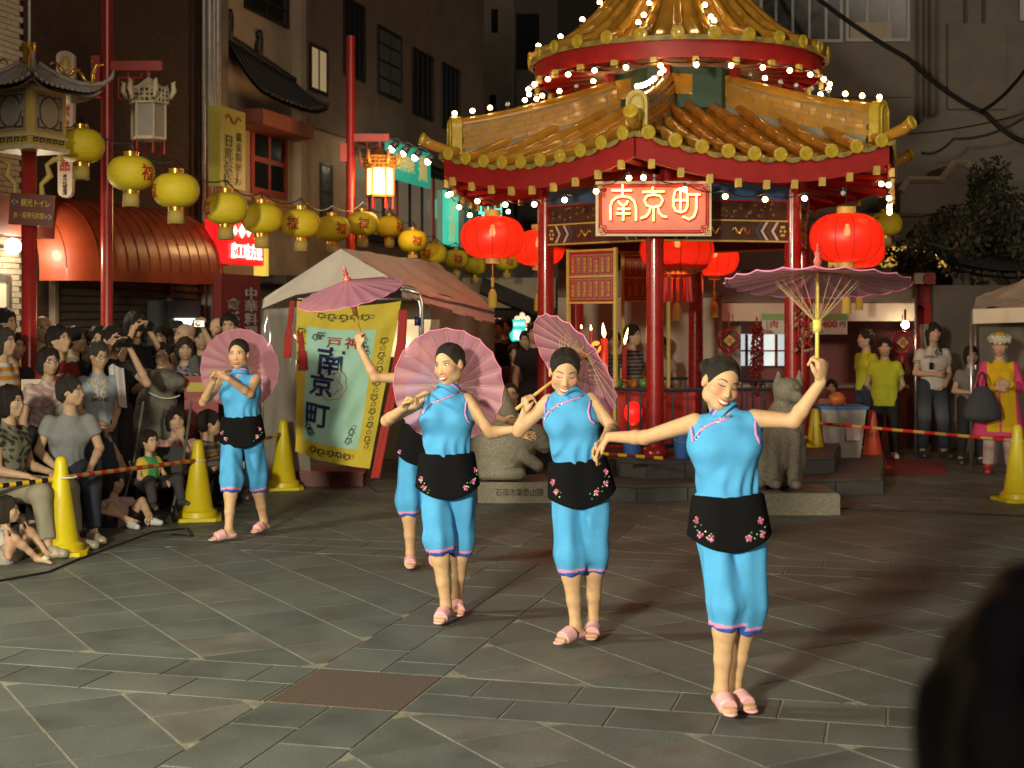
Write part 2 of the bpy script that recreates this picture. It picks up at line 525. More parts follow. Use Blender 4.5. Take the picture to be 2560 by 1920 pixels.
def face_parts(root, bv, c, Rm, sc, st, off):
    """eyes, brows, lips laid on the face"""
    f = Rm @ Vector((0, 1, 0))
    def on(x, z, o=.001):
        h = bv.ray_cast(c + Rm @ (Vector((x, .20, z)) * sc), -f)
        p = h[0] if h[0] is not None else c + Rm @ (Vector((x, .09, z)) * sc)
        return p + f * o
    small = st.get('h', .014) > .009
    closed = st.get('eyes') == 'closed'
    for sx in (-1, 1):
        if not closed:
            m = MB(); m.off = Vector(off)
            p = on(sx * .0325, .004, -.0035 * sc)
            m.ball(p, (.0150 * sc, .006 * sc, .0068 * sc), 10, 6, rot=Rm)
            e = m.obj('eye', EYEW, root, True)
            m = MB(); m.off = Vector(off)
            m.ball(p + f * .0035 * sc + Rm @ Vector((st.get('look', 0) * .004, 0, 0)), (.0064 * sc, .004 * sc, .0064 * sc), 8, 6, rot=Rm)
            m.obj('iris', EYED, e, True)
        m = MB(); m.off = Vector(off)      # upper lash line (or the closed lid's crease)
        b = -.004 if closed else .0085
        pts = [on(sx * (.0325 + t * .0165), .006 + b - (abs(t) ** 2) * (.006 if not closed else -.005) - (.004 if closed else 0), .0008) for t in (-1, -.5, 0, .5, 1)]
        m.tube(pts, [.0010 * sc, .0022 * sc, .0026 * sc, .0024 * sc, .0012 * sc] if not small else [.002 * sc, .003 * sc, .0034 * sc, .003 * sc, .002 * sc], 6)
        m.obj('eyelid', EYED, root, True)
        m = MB(); m.off = Vector(off)
        pts = [on(sx * x, z, .0006) for x, z in ((.014, .021), (.026, .026), (.040, .026), (.053, .018))]
        m.tube(pts, [.0022 * sc, .003 * sc, .0026 * sc, .001 * sc], 6)
        m.obj('eyebrow', BROW, root, True)
    sm = st.get('smile', 0)
    zl = -.067
    lm = LIPR if st.get('paint') else LIP
    wl = .022 + .007 * sm
    def lips(zo, bow, r):
        m = MB(); m.off = Vector(off)
        pts = [on(t * wl, zl + zo + bow * (1 - t * t) + sm * .008 * t * t, .0004) for t in (-1, -.6, -.25, 0, .25, .6, 1)]
        m.tube(pts, [r * .3 * sc, r * .8 * sc, r * sc, r * .95 * sc, r * sc, r * .8 * sc, r * .3 * sc], 6, flat=1)
        m.obj('lips', lm, root, True)
    if sm > .5:
        m = MB(); m.off = Vector(off)
        pts = [on(t * wl * .8, zl - .002 + sm * .006 * t * t - .002, -.001) for t in (-1, -.5, 0, .5, 1)]
        m.tube(pts, [.002 * sc, .0048 * sc, .0058 * sc, .0048 * sc, .002 * sc], 6)
        m.obj('teeth', TEETH, root, True)
        lips(.006, .001, .0032); lips(-.009, -.006 * sm, .0042)
    else:
        lips(.0035, .002, .0042); lips(-.0055, -.002, .005)

def hair_obj(root, c, Rm, sc, st, off):
    style = st.get('hair', 'short')
    if style == 'none': return
    h = st.get('h', .014) * .8
    P = lambda x, y, z: c + Rm @ (Vector((x, y, z)) * sc)
    r = lambda *a: [x * sc for x in a]
    m = .26 * sc + (.2 if style == 'long' else 0)
    s = SDF(c - Vector((m, m, m + (.12 if style == 'long' else 0))), c + Vector((m, m, m)), h)
    g = .0 if style in ('bun', 'bald') else .010
    if style == 'bald':
        s.ell(P(0, -.035, -.01), r(.081, .080, .050), Rm, .01)
        s.ell(P(0, .02, .075), r(.085, .12, .055), Rm, .02, sub=True)
    else:
        s.ell(P(0, -.016, .030), r(.082 + g, .103 + g * .6, .093 + g), Rm, .02)
        if style in ('short', 'bob', 'long', 'shag'): s.ell(P(0, -.045, -.03), r(.078 + g, .068, .062), Rm, .03)
    if style == 'bob':
        for x in (-1, 1): s.ell(P(x * .066, -.012, -.055), r(.024, .055, .068), Rm, .03)
        s.ell(P(0, -.06, -.06), r(.075, .045, .06), Rm, .03)
    if style in ('long', 'shag'):
        for x in (-1, 1): s.cap(P(x * .070, -.015, .02), P(x * .075, -.005, -.15 if style == 'shag' else -.20), .026 * sc, .016 * sc, .03)
        s.cap(P(0, -.06, -.02), P(0, -.055, -.20), .068 * sc, .045 * sc, .03)
    # opening for the face
    if style == 'bun': s.ell(P(0, .085, -.045), r(.0755, .088, .118), Rm, .012, sub=True); s.ell(P(0, .04, -.12), r(.10, .10, .075), Rm, .012, sub=True)
    elif style == 'bald': s.ell(P(0, .07, -.02), r(.095, .085, .11), Rm, .01, sub=True)
    elif style in ('bob', 'long'): s.ell(P(0, .088, -.050), r(.062, .070, .098), Rm, .012, sub=True); s.ell(P(0, .10, -.12), r(.075, .10, .08), Rm, .012, sub=True)
    elif style == 'shag': s.ell(P(0, .088, -.055), r(.058, .070, .085), Rm, .012, sub=True)
    else:
        s.ell(P(0, .085, -.048), r(.068, .076, .103), Rm, .012, sub=True)
        for x in (-1, 1): s.ell(P(x * .085, .02, -.055), r(.03, .045, .055), Rm, .01, sub=True)
        s.ell(P(0, .03, -.135), r(.11, .10, .07), Rm, .012, sub=True)
    if style == 'bun':
        b = st.get('bun', (0, -.105, .035))
        s.ell(P(*b), r(.045, .040, .042), Rm, .012)
    a1, a2 = (rng.uniform(30, 60), rng.uniform(0, 6))
    amp = .0006 if style == 'bun' else .004
    s.wobble(lambda x, y, z: amp * np.sin(a1 * 2 * x + 2.1 * a1 * y + a2 + 9 * z) + amp * np.sin(83 * x - 61 * y + 14 * z))
    V, Q = s.nets()
    if len(Q) == 0: return
    V = relax(V, Q, 1)
    hc = np.array(st.get('hcol', (.018, .014, .012)))
    ho = link('hair', qmesh('hair', V, Q, HAIRM, np.tile(hc, (len(V), 1)), off), root)
    if style == 'bun' and h < .009:      # combed strands from the hairline to the bun, paler ones painting in sheen
        m_ = MB(); m_.off = Vector(off); rr = random.Random(int(c.x * 100)); b = Vector(st.get('bun', (0, -.105, .035)))
        o_ = Vector((0, -.016, .030)); rd = (.082, .103, .093); e = Vector([(b[i] - o_[i]) / rd[i] for i in range(3)]).normalized()
        for j in range(170):
            a = rr.uniform(-1, 1); d = Vector((math.sin(a * 1.5), .05 + .60 * math.cos(a * 1.5), .82 * math.cos(a * 1.15) + rr.uniform(-.02, .05))).normalized()
            k0 = rr.uniform(0, .25); k1 = rr.uniform(.75, 1); q = rr.uniform(1.008, 1.026); wv_ = rr.uniform(-.05, .05); pts = []
            for t in np.linspace(k0, k1, 7):
                v = (d * (1 - t) + e * t + Vector((wv_ * math.sin(t * 3.1), 0, .10 * math.sin(t * 3.14)))).normalized()
                pts.append(P(*[o_[i] + v[i] * rd[i] * q for i in range(3)]))
            m_.tube(pts, [.0005, .0015, .0018, .0018, .0018, .0015, .0005], 4, col=rr.choice([(.012, .010, .009), (.028, .021, .016), (.065, .046, .032)]))
        m_.obj('hair_strands', HAIRM, ho, True, kind='stuff')

def torso(s, J, i=0., female=False, k=.05, belly=0., top=1., low=True):
    side, up, fwd, S_ = J['side'], J['up'], J['fwd'], J['S']
    sc = (J['sh'][0] + J['sh'][1]) / 2
    hc = (J['hip'][0] + J['hip'][1]) / 2
    hw = (J['sh'][1] - J['sh'][0]).length / 2
    hpw = (J['hip'][1] - J['hip'][0]).length / 2
    ch = sc - up * .11 * S_
    wa = hc + (sc - hc) * .38
    if low: s.cap(hc - side * hpw * .75, hc + side * hpw * .75, .098 * S_ + i, .098 * S_ + i, k)
    s.cap(hc, wa, .10 * S_ + i, .092 * S_ + i + belly, k, flat=(fwd, 1.1))
    s.cap(wa - side * .035 * S_, wa + side * .035 * S_, .083 * S_ + i + belly, .083 * S_ + i + belly, k)
    s.cap(ch - side * hw * .52, ch + side * hw * .52, .093 * S_ + i, .093 * S_ + i, k)
    s.cap(wa, ch, .088 * S_ + i, .098 * S_ + i, k, flat=(fwd, 1.05))
    s.cap(J['sh'][0] + side * .02 - up * .012, J['sh'][1] - side * .02 - up * .012, .040 * S_ + i, .040 * S_ + i, .04)
    s.cap(sc + up * .015, J['neck'] + up * .0, .075 * S_ + i * .7, .050 * S_ + i * .4, .03, flat=(fwd, 1.15))
    if female:
        for q in (-1, 1): s.ell(ch + fwd * .062 * S_ + side * q * .062 * S_ - up * .01, (.062 * S_ + i * .6,) * 3, None, .05)

def bounds(J, pad=.16):
    pts = [J['head'], J['neck'], *J['sh'], *J['el'], *J['wr'], *J['hip'], *J['kn'], *J['an'], *J['toe']]
    a = np.array([tuple(p) for p in pts])
    lo, hi = a.min(0) - pad, a.max(0) + pad
    hm = np.array(J['head']); lo = np.minimum(lo, hm - .2); hi = np.maximum(hi, hm + .2)
    return lo, hi

def finish(J):
    sc = (J['sh'][0] + J['sh'][1]) / 2; hc = (J['hip'][0] + J['hip'][1]) / 2
    J['up'] = (sc - hc).normalized()
    sd = (J['sh'][1] - J['sh'][0])
    J['side'] = (sd - J['up'] * sd.dot(J['up'])).normalized()
    J['fwd'] = J['side'].cross(J['up'])
    return J

def person(label, J, st, group=None, cat='person', name='person'):
    finish(J)
    h, S_, fem = st.get('h', .014), J['S'], st.get('female', False)
    base = (J['an'][0] + J['an'][1]) / 2
    off = Vector((base.x, base.y, 0 if not st.get('base') else st['base']))
    root = empty(name, off, label=label, cat=cat, group=group)
    up, side, fwd = J['up'], J['side'], J['fwd']
    lo, hi = bounds(J)
    # ---- body
    s = SDF(lo, hi, h)
    torso(s, J, -.012, False, belly=st.get('belly', 0))
    hs = J.get('hs', S_)
    c, Rm = J['head'], J['Rm']
    s.cap(J['neck'] - up * .03, c + Rm @ Vector((0, -.015, -.055)) * hs, .052 * S_, .047 * hs, .025)
    head_sdf(s, c, Rm, hs, fem)
    af = st.get('arm', 1.0)
    for i in (0, 1):
        sh, el, wr = J['sh'][i], J['el'][i], J['wr'][i]
        s.cap(sh, el, .046 * S_ * af, .035 * S_ * af, .02)
        mid = el.lerp(wr, .25)
        s.cap(el, mid, .035 * S_ * af, .036 * S_ * af, .02); s.cap(mid, wr, .036 * S_ * af, .0235 * S_, .015)
        hd = J['hd'][i]
        if h <= .016: hand(s, wr, hd['d'], hd['sd'], hd['n'], hd.get('curl', .5), hd.get('sc', S_), 1, hd.get('spread', 0))
        else: s.ell(wr + Vector(hd['d']).normalized() * .06 * S_, (.04 * S_, .04 * S_, .04 * S_), None, .02)
        hp, kn, an, toe = J['hip'][i], J['kn'][i], J['an'][i], J['toe'][i]
        s.cap(hp, kn, .082 * S_, .054 * S_, .03)
        cf = kn.lerp(an, .30); bk = (kn - an).normalized().cross(J['side']).normalized()
        s.cap(kn, cf, .051 * S_, .053 * S_, .02); s.cap(cf, kn.lerp(an, .65), .053 * S_, .038 * S_, .02)
        s.cap(kn.lerp(an, .65), an, .038 * S_, .031 * S_, .02)
        tv = toe - an; tf = Vector((tv.x, tv.y, 0)).normalized()
        heel = Vector((an.x, an.y, toe.z + .012)) - tf * .03 * S_
        s.cap(an, heel, .032 * S_, .028 * S_, .02); s.cap(heel, toe - tf * .06 * S_, .030 * S_, .030 * S_, .02)
        ts = tf.cross(Vector((0, 0, 1)))
        for q in (-1, -.4, .3, 1): s.cap(toe - tf * .06 * S_ + ts * q * .018 * S_, toe + ts * q * .026 * S_ + tf * -.012 * abs(q) * S_, .018 * S_, .0105 * S_, .01)
    V, Q = s.nets(); V = relax(V, Q, 1, .4)
    sk = np.array(st.get('skin', (.56, .37, .24)))
    col = np.tile(sk, (len(V), 1))
    for j_, r_ in [(p_, .075) for p_ in J['el'] + J['kn']] + [(J['wr'][i] + Vector(J['hd'][i]['d']).normalized() * .09, .07) for i in (0, 1)]:   # ruddier joints and hands
        w = np.exp(-(np.linalg.norm(V - np.array(j_), axis=1) / r_) ** 2)[:, None] * .35
        col = col * (1 - w * np.array((.05, .28, .30)))
    nz = np.sin(V[:, 0] * 61 + 3 * np.sin(V[:, 2] * 37)) * np.sin(V[:, 2] * 53 + 2 * np.sin(V[:, 1] * 41))
    col = col * (1 + .05 * nz[:, None])
    Rn = np.array(Rm); lc = (V - np.array(c)) @ Rn / hs
    if st.get('paint'):
        for q in (-1, 1):
            w = np.exp(-(((lc[:, 0] - q * .043) / .021) ** 2 + ((lc[:, 2] + .022) / .022) ** 2)) * (lc[:, 1] > .02)
            col = col * (1 - .55 * w[:, None]) + np.array((.66, .17, .15)) * .55 * w[:, None]
            w = np.exp(-(((lc[:, 0] - q * .0325) / .018) ** 2 + ((lc[:, 2] - .013) / .008) ** 2)) * (lc[:, 1] > .03)
            col = col * (1 - .35 * w[:, None]) + np.array((.45, .22, .30)) * .35 * w[:, None]
    body = link('body', qmesh('body', V, Q, SKIN, col, off), root)
    hm = np.linalg.norm(V - np.array(c), axis=1) < .2 * hs
    if st.get('face', True):
        qh = Q[hm[Q].all(1)]
        face_parts(root, bvh_of(V, qh), c, Rm, hs, st, off)
    hair_obj(root, c, Rm, hs, st, off)
    out = {'root': root, 'off': off, 'body': (V, Q)}
    sd_ = rng.uniform(0, 6)
    hcz = ((J['hip'][0] + J['hip'][1]) / 2).z
    def wf(a, legs=False):      # drape of the cloth: long folds down the legs, soft pulls and a gathered hem on tops
        def fn(x, y, z):
            if legs: return a * smoothstep(hcz - .10, hcz - .22, z) * (np.sin(58 * x + 21 * y + 1.4 * np.sin(5 * z + sd_) + sd_) * .8 + .5 * np.sin(83 * y - 37 * x + 6 * z) + .35 * np.sin(26 * z + 15 * x + 2 * np.sin(9 * x)))
            w = .5 * np.sin(31 * x + 13 * z + 3 + sd_) * np.sin(29 * y - 9 * z + 1) + .45 * np.sin(21 * z - 24 * x + 1.5 * np.sin(17 * x + sd_))
            return a * (w + 1.1 * np.exp(-((z - hcz - .10) / .07) ** 2) * np.sin(88 * x + 60 * y + 2 * np.sin(20 * z)))
        return fn
    # ---- top
    t = st.get('top')
    if t:
        s = SDF(lo, hi, t.get('h', h))
        inf = t.get('inf', .014)
        torso(s, J, inf, fem, belly=st.get('belly', 0), low=t.get('low', True))
        if t.get('straight', True): s.cap(sc0 := ((J['sh'][0] + J['sh'][1]) / 2 - up * .12 * S_), (J['hip'][0] + J['hip'][1]) / 2 - up * .02, .112 * S_ + inf * .6, .118 * S_ + inf * .6 + st.get('belly', 0) * .5, .05, flat=(fwd, 1.22)); t.get('len', 0) < -.08 and s.cap((J['hip'][0] + J['hip'][1]) / 2, (J['hip'][0] + J['hip'][1]) / 2 + up * (t['len'] - .05), .15 * S_ + inf, .155 * S_ + inf, .03, flat=(fwd, 1.2))
        sl = t.get('sleeve', .5)
        for i in (0, 1):
            sh, el, wr = J['sh'][i], J['el'][i], J['wr'][i]
            if 0 < sl <= 1: s.cap(sh, sh.lerp(el, sl), .050 * S_ + inf * .5, .056 * S_ + inf * .6, .03, flatb=True)
            elif sl > 1:
                s.cap(sh, el, .054 * S_ + inf * .6, .048 * S_ + inf * .5, .03)
                s.cap(el, el.lerp(wr, sl - 1), .048 * S_ + inf * .5, .040 * S_ + inf * .5, .02, flatb=True)
        hc = (J['hip'][0] + J['hip'][1]) / 2
        ln = t.get('len', 0.0)                                # hem below (-) or above (+) the hips
        hp = hc + up * ln
        s.clip(lambda x, y, z: -((x - hp.x) * up.x + (y - hp.y) * up.y + (z - hp.z) * up.z))
        nk = J['neck'] + up * t.get('neck', -.012) + fwd * .02
        nu = (up + fwd * .45).normalized()
        s.clip(lambda x, y, z: np.where((x - nk.x) ** 2 + (y - nk.y) ** 2 + (z - nk.z) ** 2 < .03, (x - nk.x) * nu.x + (y - nk.y) * nu.y + (z - nk.z) * nu.z, -1))
        s.wobble(wf(t.get('fold', .0035)))
        V, Q = s.nets(); V = relax(V, Q, 1, .5)
        sc = (J['sh'][0] + J['sh'][1]) / 2
        d = V - np.array(sc)
        uv = (d @ np.array(side), d @ np.array(up), d @ np.array(fwd))
        cc = t['col'](*uv) if callable(t['col']) else np.tile(np.array(t['col']), (len(V), 1))
        link(t.get('name', 'shirt'), qmesh('shirt', V, Q, t.get('mat', CLOTH), cc, off), root)
        out['top'] = (V, Q)
    # ---- trousers, shorts or skirt
    b = st.get('bottom')
    if b:
        s = SDF(lo, hi, b.get('h', h)); inf = b.get('inf', .016)
        hc = (J['hip'][0] + J['hip'][1]) / 2
        hr = b.get('hipr', .098 * S_ + inf)
        s.cap(J['hip'][0] - side * -.02, J['hip'][1] - side * .02, hr, hr, .03)
        s.cap(hc, hc + up * .10 * S_, .105 * S_ + inf * .5, .10 * S_, .03, flat=(fwd, 1.15))
        ln = b.get('len', 2.0)
        for i in (0, 1):
            hp, kn, an = J['hip'][i], J['kn'][i], J['an'][i]
            fl = b.get('flare', 0)
            e1 = kn if ln >= 1 else hp.lerp(kn, ln)
            s.cap(hp, e1, (.088 * S_ + inf) if 'hipr' not in b else b['hipr'] * .92, .062 * S_ + inf + fl * .5, .03, flatb=ln <= 1)
            if ln > 1: s.cap(kn, kn.lerp(an, ln - 1), .060 * S_ + inf + fl * .5, .044 * S_ + inf + fl, .03, flatb=True)
        s.wobble(wf(b.get('fold', .004), True))
        V, Q = s.nets(); V = relax(V, Q, 1, .5)
        d = V - np.array(hc)
        uv = (d @ np.array(side), d @ np.array(up), d @ np.array(fwd))
        cc = b['colV'](V) if 'colV' in b else b['col'](*uv) if callable(b['col']) else np.tile(np.array(b['col']), (len(V), 1))
        link(b.get('name', 'trousers'), qmesh('trousers', V, Q, b.get('mat', CLOTH), cc, off), root)
        out['bottom'] = (V, Q)
    # ---- shoes
    sh = st.get('shoes')
    if sh:
        for i in (0, 1):
            an, toe = J['an'][i], J['toe'][i]
            tf = Vector((toe.x - an.x, toe.y - an.y, 0)).normalized(); ts = tf.cross(Vector((0, 0, 1)))
            gz = toe.z - .018
            heel = Vector((an.x, an.y, gz + .03)) - tf * .035 * S_
            hh = min(h, .009)
            s = SDF(np.minimum(heel, toe) - .09, np.maximum(heel, toe) + np.array((.09, .09, .14)), hh)
            if sh.get('kind') == 'slipper':          # wedge mule with an open toe
                top = toe - tf * .012 * S_
                s.cap(heel + vv(0, 0, .004), toe + vv(0, 0, .0), .036 * S_, .034 * S_, .01, flat=((0, 0, 1), 1.0))
                s.clip(lambda x, y, z: z - (gz + .014 + .030 * np.clip(((toe.x - x) * tf.x + (toe.y - y) * tf.y) / .2, 0, 1)))
                m2 = toe - tf * .075 * S_
                s2 = SDF(np.minimum(heel, toe) - .09, np.maximum(heel, toe) + np.array((.09, .09, .14)), hh)
                s2.cap(m2 + tf * .045 * S_ + vv(0, 0, .004), m2 - tf * .03 * S_ + vv(0, 0, .024), .042 * S_, .046 * S_, .01, flata=True, flatb=True)
                s.f = np.minimum(s.f, s2.f)
            else:
                s.cap(heel, toe - tf * .02 + vv(0, 0, .01), .042 * S_, .040 * S_, .02)
                s.cap(heel + vv(0, 0, .02), toe - tf * .10 * S_ + vv(0, 0, .028), .042 * S_, .034 * S_, .02)
                if sh.get('boot'): s.cap(heel + tf * .03, an.lerp(J['kn'][i], sh['boot']), .05 * S_, .062 * S_, .02, flatb=True)
            s.clip(lambda x, y, z: (gz - .0) - z)
            V, Q = s.nets(); V = relax(V, Q, 1, .4)
            cc = np.tile(np.array(sh['col']), (len(V), 1))
            if 'sole' in sh: cc[V[:, 2] < gz + .02] = sh['sole']
            link('shoe', qmesh('shoe', V, Q, SHOE, cc, off), root)
    return out

def skel(px, py, Y, yaw, pose='stand', arms='down', H=None, ground=0.0, seat=.45, lean=0., hs=None, hyaw=None, pitch=0., tilt=0., spread=.1, feet=None):
    """joints of a figure whose head is seen at a photo pixel at distance Y; yaw 180 faces the camera, 90 looks to the right"""
    hd = W(px, py, Y)
    y = R(yaw); fv = vv(math.sin(y), math.cos(y), 0); sd = vv(0, 0, 1).cross(fv)
    up = vv(0, 0, 1)
    if pose == 'stand':
        H = H or (hd.z - ground) / .928
    else:
        H = H or 1.62
    S_ = H / 1.62
    hs = hs or (.72 * S_ + .28 if S_ > .8 else .30 + .62 * S_)
    J = {'S': S_, 'head': hd, 'hs': hs}
    hy = R(hyaw if hyaw is not None else yaw)
    hf = vv(math.sin(hy) * math.cos(pitch), math.cos(hy) * math.cos(pitch), math.sin(pitch))
    J['Rm'] = head_frame(hf, tilt)
    neck = hd - up * .150 * hs - fv * .015
    J['neck'] = neck
    tl = .44 * S_
    spine = (up - fv * lean).normalized()
    sc = neck - spine * .065 * S_
    J['sh'] = [sc - sd * .160 * S_ - up * .03 * S_, sc + sd * .160 * S_ - up * .03 * S_]
    hc = sc - spine * tl
    if pose == 'stand': hc.z = max(hc.z, ground + .86 * S_)
    J['hip'] = [hc - sd * .085 * S_, hc + sd * .085 * S_]
    J['kn'], J['an'], J['toe'] = [], [], []
    for i, q in ((0, -1), (1, 1)):
        hp = J['hip'][i]
        if pose == 'stand':
            an = vv(hp.x, hp.y, ground + .075 * S_) + sd * q * spread * .4 + fv * (.03 * q)
            kn = hp.lerp(an, .5) + fv * .02
        elif pose == 'sit':
            kn = hp + fv * .40 * S_ + sd * q * spread; kn.z = ground + max(.46 * S_, seat + .02)
            an = kn + fv * .06 - up * 1; an.z = ground + .075 * S_
        elif pose == 'ground':
            an = hp + fv * .46 * S_ + sd * q * spread * .6; an.z = ground + .06 * S_
            kn = hp.lerp(an, .48) + up * .33 * S_ + sd * q * spread
        elif pose == 'squat':
            kn = hp + fv * .34 * S_ + sd * q * .12; kn.z = hp.z + .16 * S_
            an = hp + fv * .16 * S_ + sd * q * .10; an.z = ground + .075 * S_
        J['kn'].append(kn); J['an'].append(an)
        tp = an + fv * .165 * S_ + sd * q * .03; tp.z = ground + .022
        J['toe'].append(tp)
    J['el'], J['wr'], J['hd'] = [], [], []
    for i, q in ((0, -1), (1, 1)):
        sh = J['sh'][i]; a = arms if isinstance(arms, str) else arms[i]
        if a == 'down':
            el = sh - spine * .27 * S_ + sd * q * .06; wr = el - up * .23 * S_ + fv * .06
            h_ = dict(d=-up + fv * .2, sd=fv, n=-sd * q, curl=.35)
        elif a == 'fold':
            el = sh - spine * .24 * S_ + sd * q * .07 + fv * .02; wr = el + fv * .17 * S_ - sd * q * .17 * S_ + up * .02 + up * .03 * q
            h_ = dict(d=-sd * q + fv * .2, sd=up, n=-fv, curl=.4)
        elif a == 'lap':
            el = sh - spine * .26 * S_ + sd * q * .05 + fv * .05; wr = el + fv * .22 * S_ - sd * q * .06 - up * .04
            h_ = dict(d=fv - up * .4 - sd * q * .3, sd=-sd * q, n=-up, curl=.3)
        elif a == 'front':
            el = sh - spine * .26 * S_ + sd * q * .04; wr = el + fv * .16 * S_ - sd * q * .12 - up * .14
            h_ = dict(d=-sd * q - up * .6, sd=fv, n=-fv, curl=.4)
        elif a == 'back':
            el = sh - spine * .26 * S_ + sd * q * .07 - fv * .06; wr = el - up * .18 * S_ - fv * .12 - sd * q * .13
            h_ = dict(d=-sd * q, sd=up, n=fv, curl=.5)
        elif a == 'cam':
            el = sh - spine * .15 * S_ + sd * q * .10 + fv * .16 * S_
            wr = hd + fv * .14 + sd * q * .085 - up * .05
            h_ = dict(d=fv * .5 + up * .7 - sd * q * .3, sd=-fv, n=-sd * q, curl=.55)
        elif a == 'chin':
            el = sh - spine * .22 * S_ + fv * .16 * S_; wr = hd + fv * .10 + sd * q * .03 - up * .17
            h_ = dict(d=up + fv * .1, sd=-sd * q, n=-fv, curl=.9)
        elif a == 'knees':
            el = sh - spine * .24 * S_ + fv * .08 + sd * q * .08; wr = J['kn'][i] + up * .10 - fv * .07
            h_ = dict(d=fv - up * .9, sd=-sd * q, n=-up * .5 - fv, curl=.25)
        elif a == 'shins':
            el = sh.lerp(J['kn'][i], .55) + sd * q * .12 - up * .03; wr = J['an'][i].lerp(J['kn'][i], .3) + sd * q * -.02 + fv * .06
            h_ = dict(d=-up * .6 - sd * q, sd=fv, n=-fv, curl=.4)
        elif a == 'ledge':
            el = sh + fv * .15 * S_ - up * .13 + sd * q * .12; wr = el + fv * .05 - sd * q * .21 * S_ + up * .02
            h_ = dict(d=-sd * q, sd=fv, n=-up, curl=.15)
        else: el, wr, h_ = a
        J['el'].append(el); J['wr'].append(wr); J['hd'].append(h_)
    return J
# ================================================================ the five dancers and their parasols
PINKP = thin('parasol_paper', (.85, .37, .54), .60, .18, .5)
BAMBOO = M('bamboo', (.55, .36, .10), .45, var=.2, scale=30)
SPLIT = M('split_bamboo', (.42, .31, .15), .5, var=.2, scale=30)
YSTICK = M('varnished_bamboo', (.68, .52, .10), .4, var=.15, scale=25)
FERR = M('parasol_finial', (.50, .10, .08), .3, coat=.4, var=.15, scale=30)
SKY_B = np.array((.085, .39, .76)); PINK = (.75, .30, .50); NAVY = (.03, .10, .50)

def parasol(label, hub, Rr, hand_p, n=20, hgt=.26, group='pink paper parasols of the dancers', stick=BAMBOO):
    tip = (Vector(hub) - Vector(hand_p)).normalized()
    root = empty('paper_parasol', hub, label=label, cat='parasol', group=group)
    root.rotation_euler = tip.to_track_quat('Z', 'Y').to_euler()
    L = (Vector(hand_p) - Vector(hub)).length + .10
    H_ = Rr * hgt
    m = MB()
    def fn(u, v):
        a = 2 * math.pi * u; r = Rr * (.03 + .97 * v)
        pl = 1 - .022 * v * abs(math.sin(a * n / 2))
        return Vector((r * pl * math.cos(a), r * pl * math.sin(a), -H_ * v - .010 * v * abs(math.sin(a * n / 2))))
    m.grid(fn, n * 6, 6)
    m.obj('canopy', PINKP, root, True)
    m = MB(); m.tube([fn(i / (n * 6), 1.0) for i in range(n * 6)], .0035, 5, closed=True)
    m.obj('rim_cord', M('rim_cord', (.7, .22, .38), .6) if 'rim_cord' not in bpy.data.materials else bpy.data.materials['rim_cord'], root, True)
    m = MB()
    m.tube([(Rr * .02, 0, -.006), (Rr * .5, 0, -H_ * .5 - .006), (Rr * 1.012, 0, -H_ - .004)], [.0018, .0022, .0020], 5)
    rb = m.mesh('rib', SPLIT)
    m = MB(); m.tube([(Rr * .50, 0, -H_ * .5 - .008), (.014, 0, -Rr * .55)], .0014, 5)
    sb = m.mesh('stretcher', SPLIT)
    for i in range(n):
        o = link('rib', rb, root); o.rotation_euler = (0, 0, 2 * math.pi * i / n)
        o2 = link('stretcher', sb, o)
    m = MB(); m.tube([(0, 0, .01), (0, 0, -L * .5), (0, 0, -L)], [.0075, .0085, .010], 10)
    m.obj('shaft', stick, root, True)
    m = MB(); m.lathe([(.016, -.05), (.020, -.03), (.020, .0), (.012, .01)], (0, 0, -Rr * .55), 12)
    m.obj('runner', stick, root, True)
    m = MB(); m.lathe([(.03, -.012), (.028, .012), (.014, .02), (.020, .04), (.012, .06), (.016, .075), (.006, .09), (.004, .12), (0, .125)], (0, 0, 0), 14)
    m.obj('finial', FERR, root, True)
    return root

def G(px, py, z):                       # photo pixel at a known height above the ground
    Y = (HC - z) * F / (py - HY)
    return Vector(((px - 1280) / F * Y, Y, z))

def flower_spray(pts, off, root, seed, sc=1.0):
    """beaded flowers on the apron"""
    m = MB(); m.off = off; rr = random.Random(seed)
    cols = [(.75, .18, .42), (.70, .30, .55), (.25, .65, .20), (.75, .60, .10), (.08, .55, .22)]
    for j, p in enumerate(pts):
        if p is None: continue
        fl = j % 2 == 0
        for q in range(5 if fl else 3):
            a = 2 * math.pi * q / (5 if fl else 3) + rr.random()
            r = (.011 if fl else .015) * sc
            m.ball(p + Vector((math.cos(a) * r, rr.uniform(-.002, .002), math.sin(a) * r)), ((.0075 if fl else .006) * sc, .004 * sc, (.0075 if fl else .0045) * sc), 7, 5, col=cols[rr.choice((0, 1)) if fl else rr.choice((2, 3, 4))])
        if fl: m.ball(p, .005 * sc, 6, 4, col=(.8, .6, .15))
    m.obj('embroidery', BEAD, root, True, kind='stuff')

